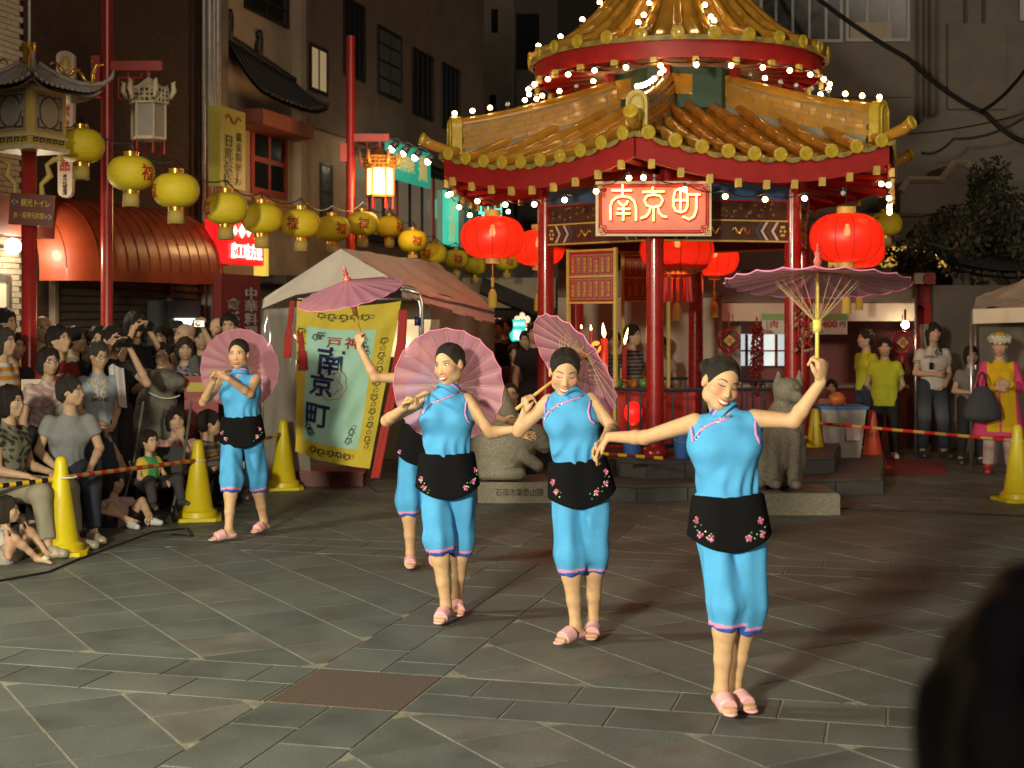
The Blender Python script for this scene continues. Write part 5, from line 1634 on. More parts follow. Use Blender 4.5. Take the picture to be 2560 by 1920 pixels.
# vending machine with its lit front
x_, z_ = facd(398, 690, .36)
vm = empty('vending_machine', FO + FU * x_ - FN * .02, FRZ, label='vending machine with glowing white front beside the shutters', cat='vending machine')
m = MB(); m.b2((-.40, -.36, 0), (.40, -.04, 1.98)); m.obj('cabinet', M('machine_paint', (.08, .08, .09), .4), vm)
LITS = M('lit_display', (.8, .9, .9), .4, emit=(.75, .95, 1.0), es=2.2)
m = MB(); m.b2((-.30, -.375, 1.47), (.30, -.362, 1.76)); fr_ = m.obj('display', LITS, vm)
for j in range(5):
    m = MB(); m.lathe([(.02, 0), (.02, .07), (.01, .09), (.01, .11)], (-.16 + .06 * j, -.385, 1.50), 8); m.obj('bottle', M('drink_%d' % j, random.choice([(.5, .05, .05), (.1, .4, .2), (.6, .5, .2)]), .3), vm, True)
# drainpipes and poles on the corner
for dx, r_ in ((452, .055), (462, .035), (470, .05), (440, .03)):
    x_, _ = facd(dx, 300, .12); m = MB(); m.tube([(x_, -.12, 0), (x_, -.12, 11)], r_, 10); m.obj('drainpipe', PIPE, hd_, True)

# --- pale house with the little Chinese roof over a red window
xc0, xc = facd(478, 300)[0], facd(641, 300)[0]
hp = house('pale_house', 'pale plastered house with dark upturned window canopy and red frames')
m = MB(); m.b2((xb + .02, .0, 0), (xc, 6, 12.5)); m.obj('wall', BEIGE, hp)
m = MB(); m.b2((xc - .20, -.16, 0), (xc, -.002, 12.5)); m.obj('pilaster', BEIGE, hp)
m = MB(); m.b2((xb + .03, -.12, 2.5), (xc0 - .02, -.002, 12.5)); m.obj('side_panel', GREYW, hp)
wind(hp, 526, -60, 622, 62, cols=2, rows=2)
redf = M('red_window_frame', (.34, .045, .03), .5, var=.15)
wind(hp, 540, 262, 618, 432, cols=2, rows=2, frame=redf, fr=.10)
# canopy
xl, zl = facd(532, 240, .3); xr, zr = facd(662, 232, .3)
CANT = M('dark_roof_tile', (.025, .022, .022), .55, var=.3, scale=10)
def cano(u, v):
    x = xl - .1 + (xr - xl + .2) * u; z = facd(600, 235, .3)[1]
    lift = .40 * abs(2 * u - 1) ** 3 * (1 if u > .5 else .2)
    ridge = .55 + .25 * (1 - u)
    return Vector((x, -.05 - .60 * v, z + ridge * (1 - v) ** 1.4 + lift * v * .5 + .02))
m = MB(); m.grid(cano, 24, 8); m.grid(lambda u, v: cano(u, v) - vv(0, 0, .05), 24, 8); cn = m.obj('window_canopy', CANT, hp, True)
for u in np.linspace(.02, .98, 14):
    m = MB(); m.tube([cano(u, v) + vv(0, 0, .015) for v in np.linspace(0, 1, 7)], .028, 6); m.obj('canopy_tile_roll', CANT, cn, True)
m = MB(); m.tube([cano(u, 0) + vv(0, 0, .05) for u in np.linspace(0, 1, 12)], .05, 8); m.obj('canopy_ridge', CANT, cn, True)
for u in (.03, .45):
    m = MB(); p = cano(u, 0) + vv(0, 0, .05); m.tube([p, p + vv(0, 0, .16), p + vv(.05, 0, .28), p + vv(.0, 0, .36), p + vv(-.05, 0, .32)], [.06, .07, .05, .06, .02], 8); m.obj('canopy_ornament', CANT, cn, True)
m = MB(); zc_ = facd(600, 245, .3)[1]; m.b2((xl, -.55, zc_ - .30), (xr - .3, -.002, zc_ - .08)); m.obj('canopy_beam', M('faded_red', (.20, .06, .04), .6, var=.3), hp)
# balcony grille under the red window
z0 = facd(560, 470, .2)[1]; z1 = facd(560, 428, .2)[1]; xg0, xg1 = facd(545, 450, .2)[0], facd(632, 450, .2)[0]
gw = M('ochre_wood', (.36, .19, .06), .55, var=.2)
m = MB(); m.b2((xg0, -.24, z1 - .06), (xg1, -.18, z1)); m.b2((xg0, -.24, z0), (xg1, -.18, z0 + .06)); gr = m.obj('balcony_rail', gw, hp)
for j in range(16):
    x = xg0 + (xg1 - xg0) * (j + .5) / 16; m = MB(); m.b2((x - .018, -.228, z0 + .06), (x + .018, -.192, z1 - .06)); m.obj('baluster', gw, gr)
# dark shop awning and lit ground floor at the corner
x0_, z_ = facd(600, 612, .6); x1_ = facd(705, 610, .6)[0]
m = MB(); m.b2((x0_ - .6, -1.0, z_ - .02), (x1_, -.003, z_ + .10)); m.obj('shop_canopy', CANT, hp)

# --- brown building running back along the street
xd = facd(1046, 300)[0]
hr = house('brown_building', 'long brown building with dark barred windows receding along the street')
m = MB(); m.b2((xc + .01, .01, 0), (xd, 6, 16)); m.obj('wall', BROWN, hr)
z_ = facd(720, 292)[1]; m = MB(); m.b2((xc + .02, -.035, 0), (facd(745, 300)[0], .008, z_)); m.obj('ochre_wall', PALEB, hr)
m = MB(); m.b2((xc + .02, -.09, z_ + .002), (xd - .02, -.002, z_ + .06)); m.obj('string_course', BROWN, hr)
wind(hr, 668, 92, 706, 208, cols=2, rows=1, pane=LITW)
wind(hr, 742, -10, 787, 178, cols=4, rows=1, fr=.06); wind(hr, 815, 52, 866, 222, cols=2, rows=4, pane=PANEW)
wind(hr, 890, 100, 934, 262, cols=4, rows=1, fr=.06); wind(hr, 954, 132, 992, 290, cols=4, rows=1, fr=.06)
wind(hr, 690, 350, 716, 480, cols=1, rows=2, pane=PANEW, d=.036)
# green-signed restaurant on the first floor
xg0, xg1 = facd(770, 380, .12)[0], facd(1010, 400, .12)[0]; zt = facd(900, 372, .12)[1]; zb = facd(900, 520, .12)[1]
m = MB(); m.b2((xg0, -.10, zb - .12), (xg1, -.003, zb)); m.b2((xg0, -.11, zt), (xg1, -.003, zt + .12)); m.obj('shopfront_frame', FRAME, hr)
GLZ = M('restaurant_glass', (.10, .09, .07), .12, emit=(1, .70, .42), es=.10, var=.5, scale=1.5)
n_ = 9
for j in range(n_):
    a, b = xg0 + (xg1 - xg0) * j / n_, xg0 + (xg1 - xg0) * (j + 1) / n_
    m = MB(); m.b2((a + .03, -.05, zb), (b - .03, -.03, zt)); m.obj('restaurant_pane', GLZ, hr)
    m = MB(); m.b2((a - .03, -.09, zb), (a + .03, -.004, zt)); m.obj('mullion', redf if j % 3 == 0 else FRAME, hr)
def facsign(name, label, dx0, dy0, dx1, dy1, d, mat, th=.06):
    """flat sign on the street front; returns the thing and its size"""
    a, b = facd(dx0, dy1, d), facd(dx1, dy0, d)
    cx, cz = (a[0] + b[0]) / 2, (a[1] + b[1]) / 2; w, h = abs(b[0] - a[0]), abs(b[1] - a[1])
    r_ = empty(name, FO + FU * cx - FN * d + vv(0, 0, cz), FRZ, label=label, cat='sign')
    m = MB(); m.box((0, th / 2, 0), (w, th, h)); m.obj('board', mat, r_)
    return r_, w, h
GRS = M('green_sign_board', (.04, .36, .25), .4, emit=(.05, .60, .40), es=.40)
GRL = M('green_sign_lit', (.05, .5, .35), .4, emit=(.10, .95, .62), es=.55)
GLT = M('sign_gold_letters', (.75, .52, .15), .35, emit=(1, .72, .25), es=.35)
s_, w, h = facsign('restaurant_sign', 'green sign with gold lettering under spotlights on the brown building', 838, 333, 930, 382, .42, GRS)
text('上海料理', GLT, s_, (-w * .14, -.012, 0), 1, fit=(w * .46, h * .46), off=.02); text('蓮', GLT, s_, (w * .30, -.012, -.01), 1, fit=(w * .20, h * .74), off=.03)
for j, dx in enumerate((852, 876, 902, 930)):
    a = facd(dx, 322 + j * 9, .95)
    sl = empty('sign_spotlight', FO + FU * a[0] - FN * .9 + vv(0, 0, a[1]), FRZ, label=('nearest', 'second', 'third', 'farthest')[j] + ' small spotlight on an arm above the green sign', cat='spotlight', group='spotlights over the green sign')
    m = MB(); m.ball((0, 0, 0), .055, 10, 8); m.obj('lens', M('spot_lens', (1, .9, .7), .3, emit=(1, .80, .5), es=30) if 'spot_lens' not in bpy.data.materials else bpy.data.materials['spot_lens'], sl, True)
    m = MB(); m.lathe([(.075, 0), (.05, .12), (0, .13)], (0, -.02, .03), 12, axis=(0, -.7, .7)); m.obj('housing', METAL, sl, True)
    m = MB(); m.tube([(0, -.08, .12), (0, .1, .26), (0, .9, .30)], .012, 5); m.obj('arm', METAL, sl)
s_, w, h = facsign('banner_sign', 'tall lit green sign strip with yellow lettering in the restaurant window', 962, 418, 990, 528, .14, GRL)
text('上海味館紅', GLT, s_, (0, -.012, 0), 1, fit=(w * .45, h * .86), vertical=True)
s_, w, h = facsign('blue_green_sign', 'small glowing turquoise sign behind the left eave of the pavilion', 1040, 440, 1084, 468, .6, M('turquoise_lit', (.2, .8, .8), .4, emit=(.1, .95, .75), es=1.6))
text('楼', GLT, s_, (0, -.012, 0), 1, fit=(w * .4, h * .8))
# --- yellow vertical sign and the lit red sign, the red banner sign
s_, w, h = facsign('vertical_sign', 'tall yellow signboard reading 日光茶楼 in black on the pale house', 476, 244, 530, 402, 1.0, M('yellow_sign', (.36, .31, .05), .5, emit=(.8, .66, .1), es=.04), .16)
text('日光茶楼', BLACKP, s_, (-w * .18, -.012, -h * .16), 1, fit=(w * .34, h * .62), vertical=True, off=.012)
text('廣東料理', BLACKP, s_, (w * .22, -.012, -h * .03), 1, fit=(w * .20, h * .50), vertical=True)
text('2F', BLACKP, s_, (w * .22, -.012, -h * .40), 1, fit=(w * .25, h * .08))
m = MB(); m.tube([Vector((-w * .3 + w * .6 * t, -.01, h * .36 + h * .05 * math.sin(t * 9))) for t in np.linspace(0, 1, 14)], .012, 5); m.obj('dragon_emblem', M('sign_red_print', (.45, .06, .03), .5), s_, True)
m = MB(); m.b2((w * .22 - .035, -.014, -h * .42), (w * .22 + .035, -.008, -h * .29)); m.obj('red_tab', REDD, s_)
for px_, py_, Y_ in ((520, 430, 19.0), (695, 440, 21.2)):
    pass
RLIT = M('red_sign_lit', (.7, .02, .02), .4, emit=(1, .012, .015), es=.85); WLIT = M('white_letters_lit', (.9, .9, .9), .4, emit=(.75, 1, .9), es=2.0); YLIT = M('yellow_trim_lit', (.8, .7, .1), .4, emit=(.9, .75, .12), es=.5)
s_, w, h = facsign('lit_shop_sign', 'glowing red shop sign with bright white lettering beyond the awning', 492, 520, 570, 568, .85, RLIT, .2)
text('東方味工房'[::-1], WLIT, s_, (0, -.014, 0), 1, fit=(w * .86, h * .62), off=.02)
a = fac(492 * K, 572 * K, .9); m = MB(); m.b2((w * .5, -.03, -h * .9), (w * .58, .15, h * .62)); m.obj('yellow_strip', YLIT, s_)
s_, w, h = facsign('diamond_sign', 'glowing red panel with a row of white diamonds above the lit shop sign', 474, 482, 548, 516, .8, RLIT, .2)
for j in range(-1, 2):
    m = MB(); c_ = vv(j * w * .2 + w * .12, -.01, 0); q_ = h * (.36 if j == 0 else .24)
    m.poly([c_ + vv(-q_, 0, 0), c_ + vv(0, 0, -q_), c_ + vv(q_, 0, 0), c_ + vv(0, 0, q_)], (0, -1, 0), .01); m.obj('diamond', WLIT, s_)
s_, w, h = facsign('banner_signboard', 'tall dark red signboard reading 中華料理 in pale letters behind the dancer farthest left', 478, 596, 562, 735, 1.1, M('red_signboard', (.20, .022, .028), .5, var=.2), .1)
PALE = M('pale_lettering', (.45, .42, .44), .5, var=.1)
text('中華料理', PALE, s_, (w * .24, -.012, -h * .08), 1, fit=(w * .34, h * .78), vertical=True, off=.018)
text('食べ放題', PALE, s_, (-w * .22, -.012, -h * .22), 1, fit=(w * .34, h * .72), vertical=True, off=.018)

# --- far end of the street
fe = empty('far_building', (0, 0, 0), label='unlit grey building at the far end of the street', cat='building')
p0 = Wd(1040, 300, 40); p1 = Wd(1195, 300, 46)
def fbox(par, name, mat, a, b, y0, y1, z0, z1):
    m = MB(); m.b2((a, y0, z0), (b, y1, z1)); return m.obj(name, mat, par)
fbox(fe, 'wall', DGREY, p0.x, p1.x, 42, 55, 0, 22)
fbox(fe, 'projecting_bay', GREYW, p0.x - .02, Wd(1110, 0, 41.5).x, 41.0, 42.0, 0, 20)
for dx, dy0, dy1 in ((1062, 20, 70), (1058, 205, 240), (1066, 255, 310)):
    a, b = Wd(dx, dy0, 41), Wd(dx + 14, dy1, 41)
    m = MB(); m.b2((a.x, 40.97, b.z), (b.x, 41.02, a.z)); m.obj('window', PANE, fe)
for dx0, dx1, dy0, dy1 in ((1116, 1165, 30, 150), (1112, 1150, 240, 310)):
    a, b = Wd(dx0, dy0, 42), Wd(dx1, dy1, 42)
    m = MB(); m.b2((a.x, 41.97, b.z), (b.x, 42.01, a.z)); m.obj('window', PANE, fe)
# street level shops far back: lit signs and dark awnings seen between tent and pavilion
fs = empty('far_shop', Vector((0, 0, 0)), label='distant shops with pale fascia and dark awning between tent and pavilion', cat='building')
a, b = Wd(1040, 610, 30), Wd(1200, 645, 30)
fbox(fs, 'fascia', BEIGE, a.x - .4, b.x, 30, 34, Wd(0, 665, 30).z, Wd(0, 600, 30).z)
fbox(fs, 'shop_interior', DGREY, a.x - .5, b.x + .5, 31, 34, 0, 3.2)
m = MB(); a, b = Wd(1035, 630, 26), Wd(1175, 690, 26); m.add([a, vv(b.x, 26, b.z), vv(b.x, 29, b.z + .35), vv(a.x, 29, a.z + .35)], [(0, 1, 2, 3)]); m.add([v + vv(0, 0, -.04) for v in (a, vv(b.x, 26, b.z), vv(b.x, 29, b.z + .35), vv(a.x, 29, a.z + .35))], [(3, 2, 1, 0)]); m.obj('awning', DGREY, fs)
s_ = empty('lit_menu_sign', Wd(1117, 718, 24), label='glowing green signboard reading 上海料理 above the far heads', cat='sign')
m = MB(); m.box((0, .05, 0), (.30, .08, .42)); m.obj('board', M('teal_lit', (.05, .6, .5), .4, emit=(.04, .60, .46), es=1.1), s_)
text('上海料理', WLIT, s_, (0, -.002, .14), 1, fit=(.25, .06)); text('蓮', WLIT, s_, (0, -.002, -.04), 1, fit=(.14, .16), off=.02)
m = MB(); m.lathe([(.03, 0), (.03, 1.5)], (0, .05, -1.55), 8); m.obj('post', METAL, s_)
for j, (dx, dy, c_) in enumerate(((1072, 693, (1, .35, .3)), (1128, 690, (1, .75, .5)), (1137, 714, (1, .8, .4)), (1110, 697, (1, .8, .6)), (1128, 703, (1, .2, .08)))):
    s_ = empty('shop_lamp', Wd(dx, dy, 25), label=('pink square lit window', 'cluster of pale globe lamps', 'tiny yellow lamp', 'tiny white lamp', 'orange lit strip')[j] + ' far down the street beside the pavilion', cat='lamp')
    m = MB()
    if j == 1:
        for e in (-.09, 0, .09): m.ball((e, 0, .06 if e == 0 else 0), (.05, .05, .065), 10, 8)
    elif j in (0, 4): m.box((0, 0, 0), (.16, .04, .09 if j == 0 else .05))
    else: m.ball((0, 0, 0), .035, 8, 6)
    m.obj('lit_glass', M('far_lamp_%d' % j, c_, .4, emit=c_, es=(.8, 1.0, 6, 8, 2.5)[j]), s_, True)

# ================================================================ right-hand building
rb = empty('grey_building', (0, 27, 0), label='tall grey concrete building with wide windows behind the pavilion', cat='building')
YR = 27.0
def rbx(dx, dy, y=YR): p = Wd(dx, dy, y); return p.x, p.z
x0, _ = rbx(1420, 0); x1, _ = rbx(2330, 0)
m = MB(); m.b2((x0, 0, 0), (x1, 5, 13)); m.obj('wall', GREYW, rb)
def rwin(dx0, dy0, dx1, dy1, cols, rows=1, frame=METAL):
    a, b = rbx(dx0, dy0), rbx(dx1, dy1)
    win(rb, a[0], b[0], b[1], a[1], cols=cols, rows=rows, d=0, frame=frame, fr=.06)
rwin(1640, -150, 1820, 92, 5); rwin(1826, -150, 1965, 90, 3)
m = MB(); a, b = rbx(1836, 60), rbx(1925, 90); m.b2((a[0], -.028, b[1] + .06), (b[0], -.014, a[1] + .1)); m.obj('blind', BEIGE, rb)
rwin(2548 / K, -60, 2640 / K, 45, 2)
for dx, r_ in ((1985, .05), (1998, .03), (2012, .06), (2022, .03)):
    x_, _ = rbx(dx, 0); z_ = rbx(0, 250 if dx > 1990 else 265)[1]; m = MB(); m.tube([(x_, -.09, z_), (x_, -.09, 13)], r_, 10); m.obj('drainpipe', GREYW, rb, True)
x_, z_ = rbx(2115, 52); m = MB(); m.b2((x_ - .6, -.06, z_ - 1.6), (x_ + .5, -.002, z_)); m.obj('wall_panel', GREYW, rb)
for dx in (2085, 2125): x_, z_ = rbx(dx, 52); m = MB(); m.b2((x_ - .03, -.04, z_), (x_ + .03, -.001, 13)); m.obj('cable_conduit', DGREY, rb)
x_, z_ = rbx(1600, 208); m = MB(); m.b2((x_, -.03, z_ - .02), (rbx(1990, 0)[0], -.002, z_ + .02)); m.obj('string_course', GREYW, rb)
# lower wing with the sloping coping
lw_ = empty('low_wing', (0, 25, 0), label='low pale wing with a sloping coping under the grey building', cat='building')
P_ = [(1945, 420), (1945, 412), (1962, 388), (2032, 388), (2060, 352), (2085, 352), (2240, 470), (2240, 420 + 330), (1945, 750)]
pts = [Wd(a, b, 25) for a, b in P_]; m = MB(); m.poly([vv(p.x, 0, p.z) for p in pts], (0, 1, 0), 1.5); m.obj('wall', GREYW, lw_)
m = MB(); m.tube([vv(Wd(a, b, 25).x, -.02, Wd(a, b, 25).z) for a, b in P_[1:7]], .06, 4); m.obj('coping', BEIGE, lw_)
# hanging cables in front of it
def cable(label, pts, r_, name='overhead_cable', grp='cables strung over the square'):
    sg_ = 0 if name == 'extension_lead' else .10
    m = MB(); m.off = Vector(pts[0]); P_ = []
    for a, b in zip(pts[:-1], pts[1:]):
        for t in np.linspace(0, 1, 8)[:-1]: P_.append(a.lerp(b, t) - vv(0, 0, sg_ * 4 * t * (1 - t)))
    P_.append(pts[-1]); m.tube(P_, r_, 6); o = m.obj(name, WIRE, None, True); o.location = pts[0]
    return tag(o, label, 'cable', grp)
cable('thick black cable crossing the grey building from the top', [Wd(1700, -60, 26.4), Wd(1960, 125, 25), Wd(2130, 245, 24), Wd(2230, 310, 23.5)], .045)
cable('black cable rising to the upper right corner', [Wd(2120, 240, 24), Wd(2230, 130, 22)], .03)
cable('thin pale wire from the pavilion roof to the right edge', [Wd(1880, 290, 22), Wd(2230, 240, 20)], .012)
# ================================================================ floodlights (outside the picture on the left, their beams in it)
for k_, (fp, ft, *_r) in enumerate(FLOODS):
    d = Vector((ft[0] - fp[0], ft[1] - fp[1], 0)).normalized()
    rt = empty('floodlight', (fp[0], fp[1], 0), math.atan2(d.y, d.x) - math.pi / 2, label=('floodlight on a tall stand beside the seated crowd', 'floodlight on a tall stand behind the photographer')[k_], cat='floodlight')
    z = fp[2]
    m = MB(); m.b2((-.22, -.20, z - .16), (.22, -.08, z + .16)); m.b2((-.24, -.18, z - .17), (-.22, .12, z + .17)); m.b2((.22, -.18, z - .17), (.24, .12, z + .17)); hdz = m.obj('housing', BLACKP, rt)
    m = MB(); m.b2((-.24, -.20, z + .17), (.24, .12, z + .19)); m.obj('visor', BLACKP, rt)
    m = MB(); m.tube([(0, -.16, 0), (0, -.16, z - .16)], .025, 8); m.obj('stand', METAL, rt)
    for a_ in range(3):
        m = MB(); m.tube([(0, -.16, .6), (.5 * math.cos(a_ * 2.1), -.16 + .5 * math.sin(a_ * 2.1), .01)], .015, 6); m.obj('leg', METAL, rt)

# ================================================================ traffic cones and bars
YCONE = M('yellow_cone_plastic', (.62, .50, .010), .38, var=.08, scale=4, bump=.03, bscale=20)
RCONE = M('red_cone_plastic', (.50, .06, .03), .4, var=.1, scale=4)
def cone(label, px, py, mat, h=.70, rz=.2):
    p = G(px, py, 0)
    rt = empty('traffic_cone', p, rz, label=label, cat='traffic cone', group='traffic cones round the dancers')
    m = MB(); m.lathe([(.17, .03), (.165, .075), (.148, .085), (.130, .10), (.052, h - .10), (.046, h - .04), (.036, h - .012), (.018, h), (0, h)], (0, 0, 0), 28); m.obj('body', mat, rt, True, 50)
    m = MB(); s_ = .20; c = .05
    P_ = [(s_ - c, -s_), (s_, -s_ + c), (s_, s_ - c), (s_ - c, s_), (-s_ + c, s_), (-s_, s_ - c), (-s_, -s_ + c), (-s_ + c, -s_)]
    m.poly([vv(x, y, .002) for x, y in P_], (0, 0, 1), .030); m.obj('base', mat, rt)
    return p
C1 = cone('yellow cone at front left beside the seated little girl', 132 * K, 1196 * K, YCONE, .73)
C2 = cone('yellow cone between the stroller and the dancer farthest left', 428 * K, 1122 * K, YCONE)
C3 = cone('yellow cone in front of the clear plastic tent wall', 612 * K, 1056 * K, YCONE, .72)
C4 = cone('yellow cone beside the stone dog', 1760 * K, 1030 * K, YCONE, .76)
C5 = cone('yellow cone at the right edge of the picture', 2198 * K, 1082 * K, YCONE, .74)
C6 = cone('red cone on the red mat by the stalls', 1884 * K, 1011 * K, RCONE, .68)
BY, BK, BR, BG, BDR = [M('bar_' + n, c, .35, var=.1, scale=20) for n, c in (('yellow', (.72, .46, .02)), ('black', (.012, .012, .012)), ('red', (.50, .02, .02)), ('gold', (.50, .30, .06)), ('dark_red', (.16, .02, .015)))]
def bar(label, p0, p1, mats, n, r_=.018, ring=None):
    rt = empty('barrier_bar', p0, label=label, cat='barrier bar', group='striped bars between the cones')
    d = Vector(p1) - Vector(p0)
    for i in range(n):
        m = MB(); m.tube([d * (i / n), d * ((i + 1) / n)], r_, 10); m.obj('band', mats[i % len(mats)], rt, True, 50)
    if ring:
        for q in (0, 1):
            c = d * q; m = MB(); m.tube([c + vv(ring * math.cos(a_), ring * math.sin(a_), 0) for a_ in np.linspace(0, 2 * math.pi, 13)[:-1]], .006, 5, closed=True); m.obj('end_ring', WHITEP, rt, True)
top = lambda c, h=.55: Vector((c.x, c.y, h))
bar('yellow and black bar from the left edge to the front left cone', Wd(-40, 1055, 10.35), top(C1, .56) + vv(-.05, -.02, 0), (BY, BK), 11)
bar('long red and gold bar between the front left cone and the next', top(C1, .575) + vv(.05, 0, 0), top(C2, .52), (BG, BR), 23, ring=.07)
bar('red and gold bar running behind the dancer farthest left', top(C2, .53) + vv(.03, 0, 0), top(C3, .57) + vv(-.02, 0, 0), (BDR, BY), 13)
bar('red and gold bar across the right side from the dog to the edge', top(C4, .60), top(C5, .58), (BG, BR), 19, ring=.06)
bar('short red and yellow bar lying on the pavilion step', Wd(1296, 980, 14.05), Wd(1432, 990, 13.95), (BY, BDR), 7)

# ================================================================ poles and their lanterns
REDPOLE = M('red_pole_paint', (.34, .022, .020), .30, coat=.3, var=.15, scale=5)
PINKSTEEL = M('red_bracket_paint', (.42, .06, .055), .45, var=.1)
IVORY = M('ivory_lantern_frame', (.60, .52, .36), .5, var=.12, scale=15)
FROST = M('frosted_panel', (.30, .26, .22), .35, var=.12, scale=8)
LITL = M('lit_lantern_panel', (1, .8, .4), .3, emit=(1.0, .56, .14), es=5.0)
def lamp_lantern(par, p, sc, lit=False):
    """six-sided hanging lantern under a bracket, centre of body at p"""
    fm = M('lit_lantern_frame', (.30, .14, .03), .5) if lit else IVORY
    bd = MB(); bd.lathe([(.165 * sc, -.20 * sc), (.165 * sc, .14 * sc)], p, 6); b = bd.obj('lantern_glass', LITL if lit else FROST, par)
    for k in range(6):
        a_ = math.pi / 3 * k; c = p + vv(.172 * sc * math.cos(a_), .172 * sc * math.sin(a_), 0)
        m = MB(); m.tube([c + vv(0, 0, -.22 * sc), c + vv(0, 0, .15 * sc)], .014 * sc, 4); m.obj('lantern_post', fm, b)
        a2 = math.pi / 3 * (k + 1); c0, c1 = [p + vv(.205 * sc * math.cos(q), .205 * sc * math.sin(q), 0) for q in (a_, a2)]
        m = MB()
        for t in (0, .25, .5, .75, 1): m.tube([c0.lerp(c1, t) + vv(0, 0, .15 * sc), c0.lerp(c1, t) + vv(0, 0, .30 * sc)], .009 * sc, 4)
        for zz in (.15, .20, .25, .30): m.tube([c0 + vv(0, 0, zz * sc), c1 + vv(0, 0, zz * sc)], .010 * sc, 4)
        m.tube([c0 + vv(0, 0, .15 * sc), c1 + vv(0, 0, .30 * sc)], .007 * sc, 4); m.tube([c1 + vv(0, 0, .15 * sc), c0 + vv(0, 0, .30 * sc)], .007 * sc, 4)
        m.obj('lantern_lattice', fm, b, kind='stuff')
        m = MB(); o_ = p + vv(.225 * sc * math.cos(a_), .225 * sc * math.sin(a_), .2 * sc)
        m.tube([o_, o_ + vv(.04 * sc * math.cos(a_), .04 * sc * math.sin(a_), .08 * sc), o_ + vv(.03 * sc * math.cos(a_), .03 * sc * math.sin(a_), .16 * sc), o_ + vv(.06 * sc * math.cos(a_), .06 * sc * math.sin(a_), .18 * sc)], [.02 * sc, .03 * sc, .022 * sc, .005], 6); m.obj('lantern_wing', fm, b, True)
        m = MB(); t_ = p + vv(.165 * sc * math.cos(a_), .165 * sc * math.sin(a_), -.22 * sc); m.tube([t_, t_ - vv(0, 0, .16 * sc)], [.006 * sc, .016 * sc], 6); m.obj('lantern_tassel', REDD, b)
    m = MB(); m.lathe([(.18 * sc, -.23 * sc), (.18 * sc, -.20 * sc)], p, 6); m.obj('lantern_base', fm, b); m = MB(); m.lathe([(.20 * sc, .30 * sc), (.10 * sc, .36 * sc), (.02, .42 * sc)], p, 6); m.obj('lantern_cap', fm, b)
    if lit:
        l = bpy.data.lights.new('street_lantern_light', 'POINT'); l.energy = 90; l.color = (1, .55, .2); l.shadow_soft_size = .3
        o = bpy.data.objects.new('street_lantern_light', l); COL.objects.link(o); o.parent = par; o.location = p + vv(.25, -.45, -.1)
def bracket_pole(label, dx, Y, r_, ztop, arm_dy, arm_dx1, lan, box=None, lit=False, sc=1.0):
    g_ = Wd(dx, 0, Y); rt = empty('lamp_post', (g_.x, Y, 0), label=label, cat='lamp post')
    m = MB(); m.lathe([(r_ * 1.1, 0), (r_ * 1.1, .3), (r_, .32), (r_, ztop)], (0, 0, 0), 20); m.obj('pole', REDPOLE, rt, True, 40)
    az = Wd(0, arm_dy, Y).z; ax = Wd(arm_dx1, 0, Y).x - g_.x
    m = MB(); m.b2((0, -.04, az - .05 * sc), (ax - .03, .04, az + .05 * sc)); ar = m.obj('arm', PINKSTEEL, rt)
    m = MB()
    for q in ((.10, -.12, .26, -.12), (.26, -.12, .26, -.22), (.10, -.22, .20, -.22), (.20, -.06, .20, -.22), (.10, -.12, .10, -.34), (.10, -.34, .15, -.34), (.26, -.12, .34, -.12), (.34, -.12, .34, -.07)):
        m.tube([(q[0] * sc + r_ * .3, 0, az + q[1] * sc), (q[2] * sc + r_ * .3, 0, az + q[3] * sc)], .011, 4)
    m.obj('fretwork', PINKSTEEL, ar, kind='stuff')
    lp = Wd(lan[0], lan[1], Y); p = vv(lp.x - g_.x, 0, lp.z)
    m = MB(); m.tube([vv(p.x, 0, az - .04), vv(p.x, 0, p.z + .36 * sc)], .018, 6); m.obj('hanger', PINKSTEEL, ar)
    lamp_lantern(rt, p, sc, lit)
    if box:
        a, b = Wd(box[0], box[1], Y), Wd(box[2], box[3], Y)
        m = MB(); m.b2((a.x - g_.x, -.06, b.z), (b.x - g_.x, .06, a.z)); m.obj('junction_box', PINKSTEEL, rt)
    return rt
bracket_pole('tall red post with an unlit ivory lantern on its bracket', 231, 15.0, .062, 7.2, 143, 357, (321, 255), (200, 122, 219, 210))
bracket_pole('red post farther back with a glowing amber lantern', 757, 21.0, .066, Wd(0, 78, 21).z, 298, 845, (821, 388), (736, 310, 750, 350), True, 1.12)

# post with the roofed lantern house, dragons and the direction sign
Y1 = 13.4; p1_ = Wd(63, 0, Y1)
rt = empty('lantern_post', (p1_.x, Y1, 0), label='red post with a roofed gilt lantern box, dragons and direction sign', cat='lamp post')
lz = lambda dy: Wd(0, dy, Y1).z
lx = lambda dx: Wd(dx, 0, Y1).x - p1_.x
m = MB(); m.lathe([(.075, 0), (.072, .4), (.070, lz(322))], (0, 0, 0), 20); m.obj('pole', REDPOLE, rt, True)
zb_, zt_ = lz(322), lz(196); hw = .245; RQ = Matrix.Rotation(R(-24), 3, 'Z')
m = MB(); m.box((0, 0, (zb_ + zt_) / 2), (hw * 1.9, hw * 1.9, zt_ - zb_ - .02), RQ); hb_ = m.obj('lantern_box', GOLDP, rt)
m = MB(); m.box((0, 0, zb_ - .01), (hw * 2.1, hw * 2.1, .04), RQ); m.obj('lantern_moulding', IVORY, hb_); m = MB(); m.box((0, 0, zb_ + .10), (hw * 2.02, hw * 2.02, .02), RQ); m.obj('lantern_moulding', IVORY, hb_); m = MB(); m.box((0, 0, zt_ + .0), (hw * 2.0, hw * 2.0, .04), RQ); m.obj('lantern_moulding', IVORY, hb_)
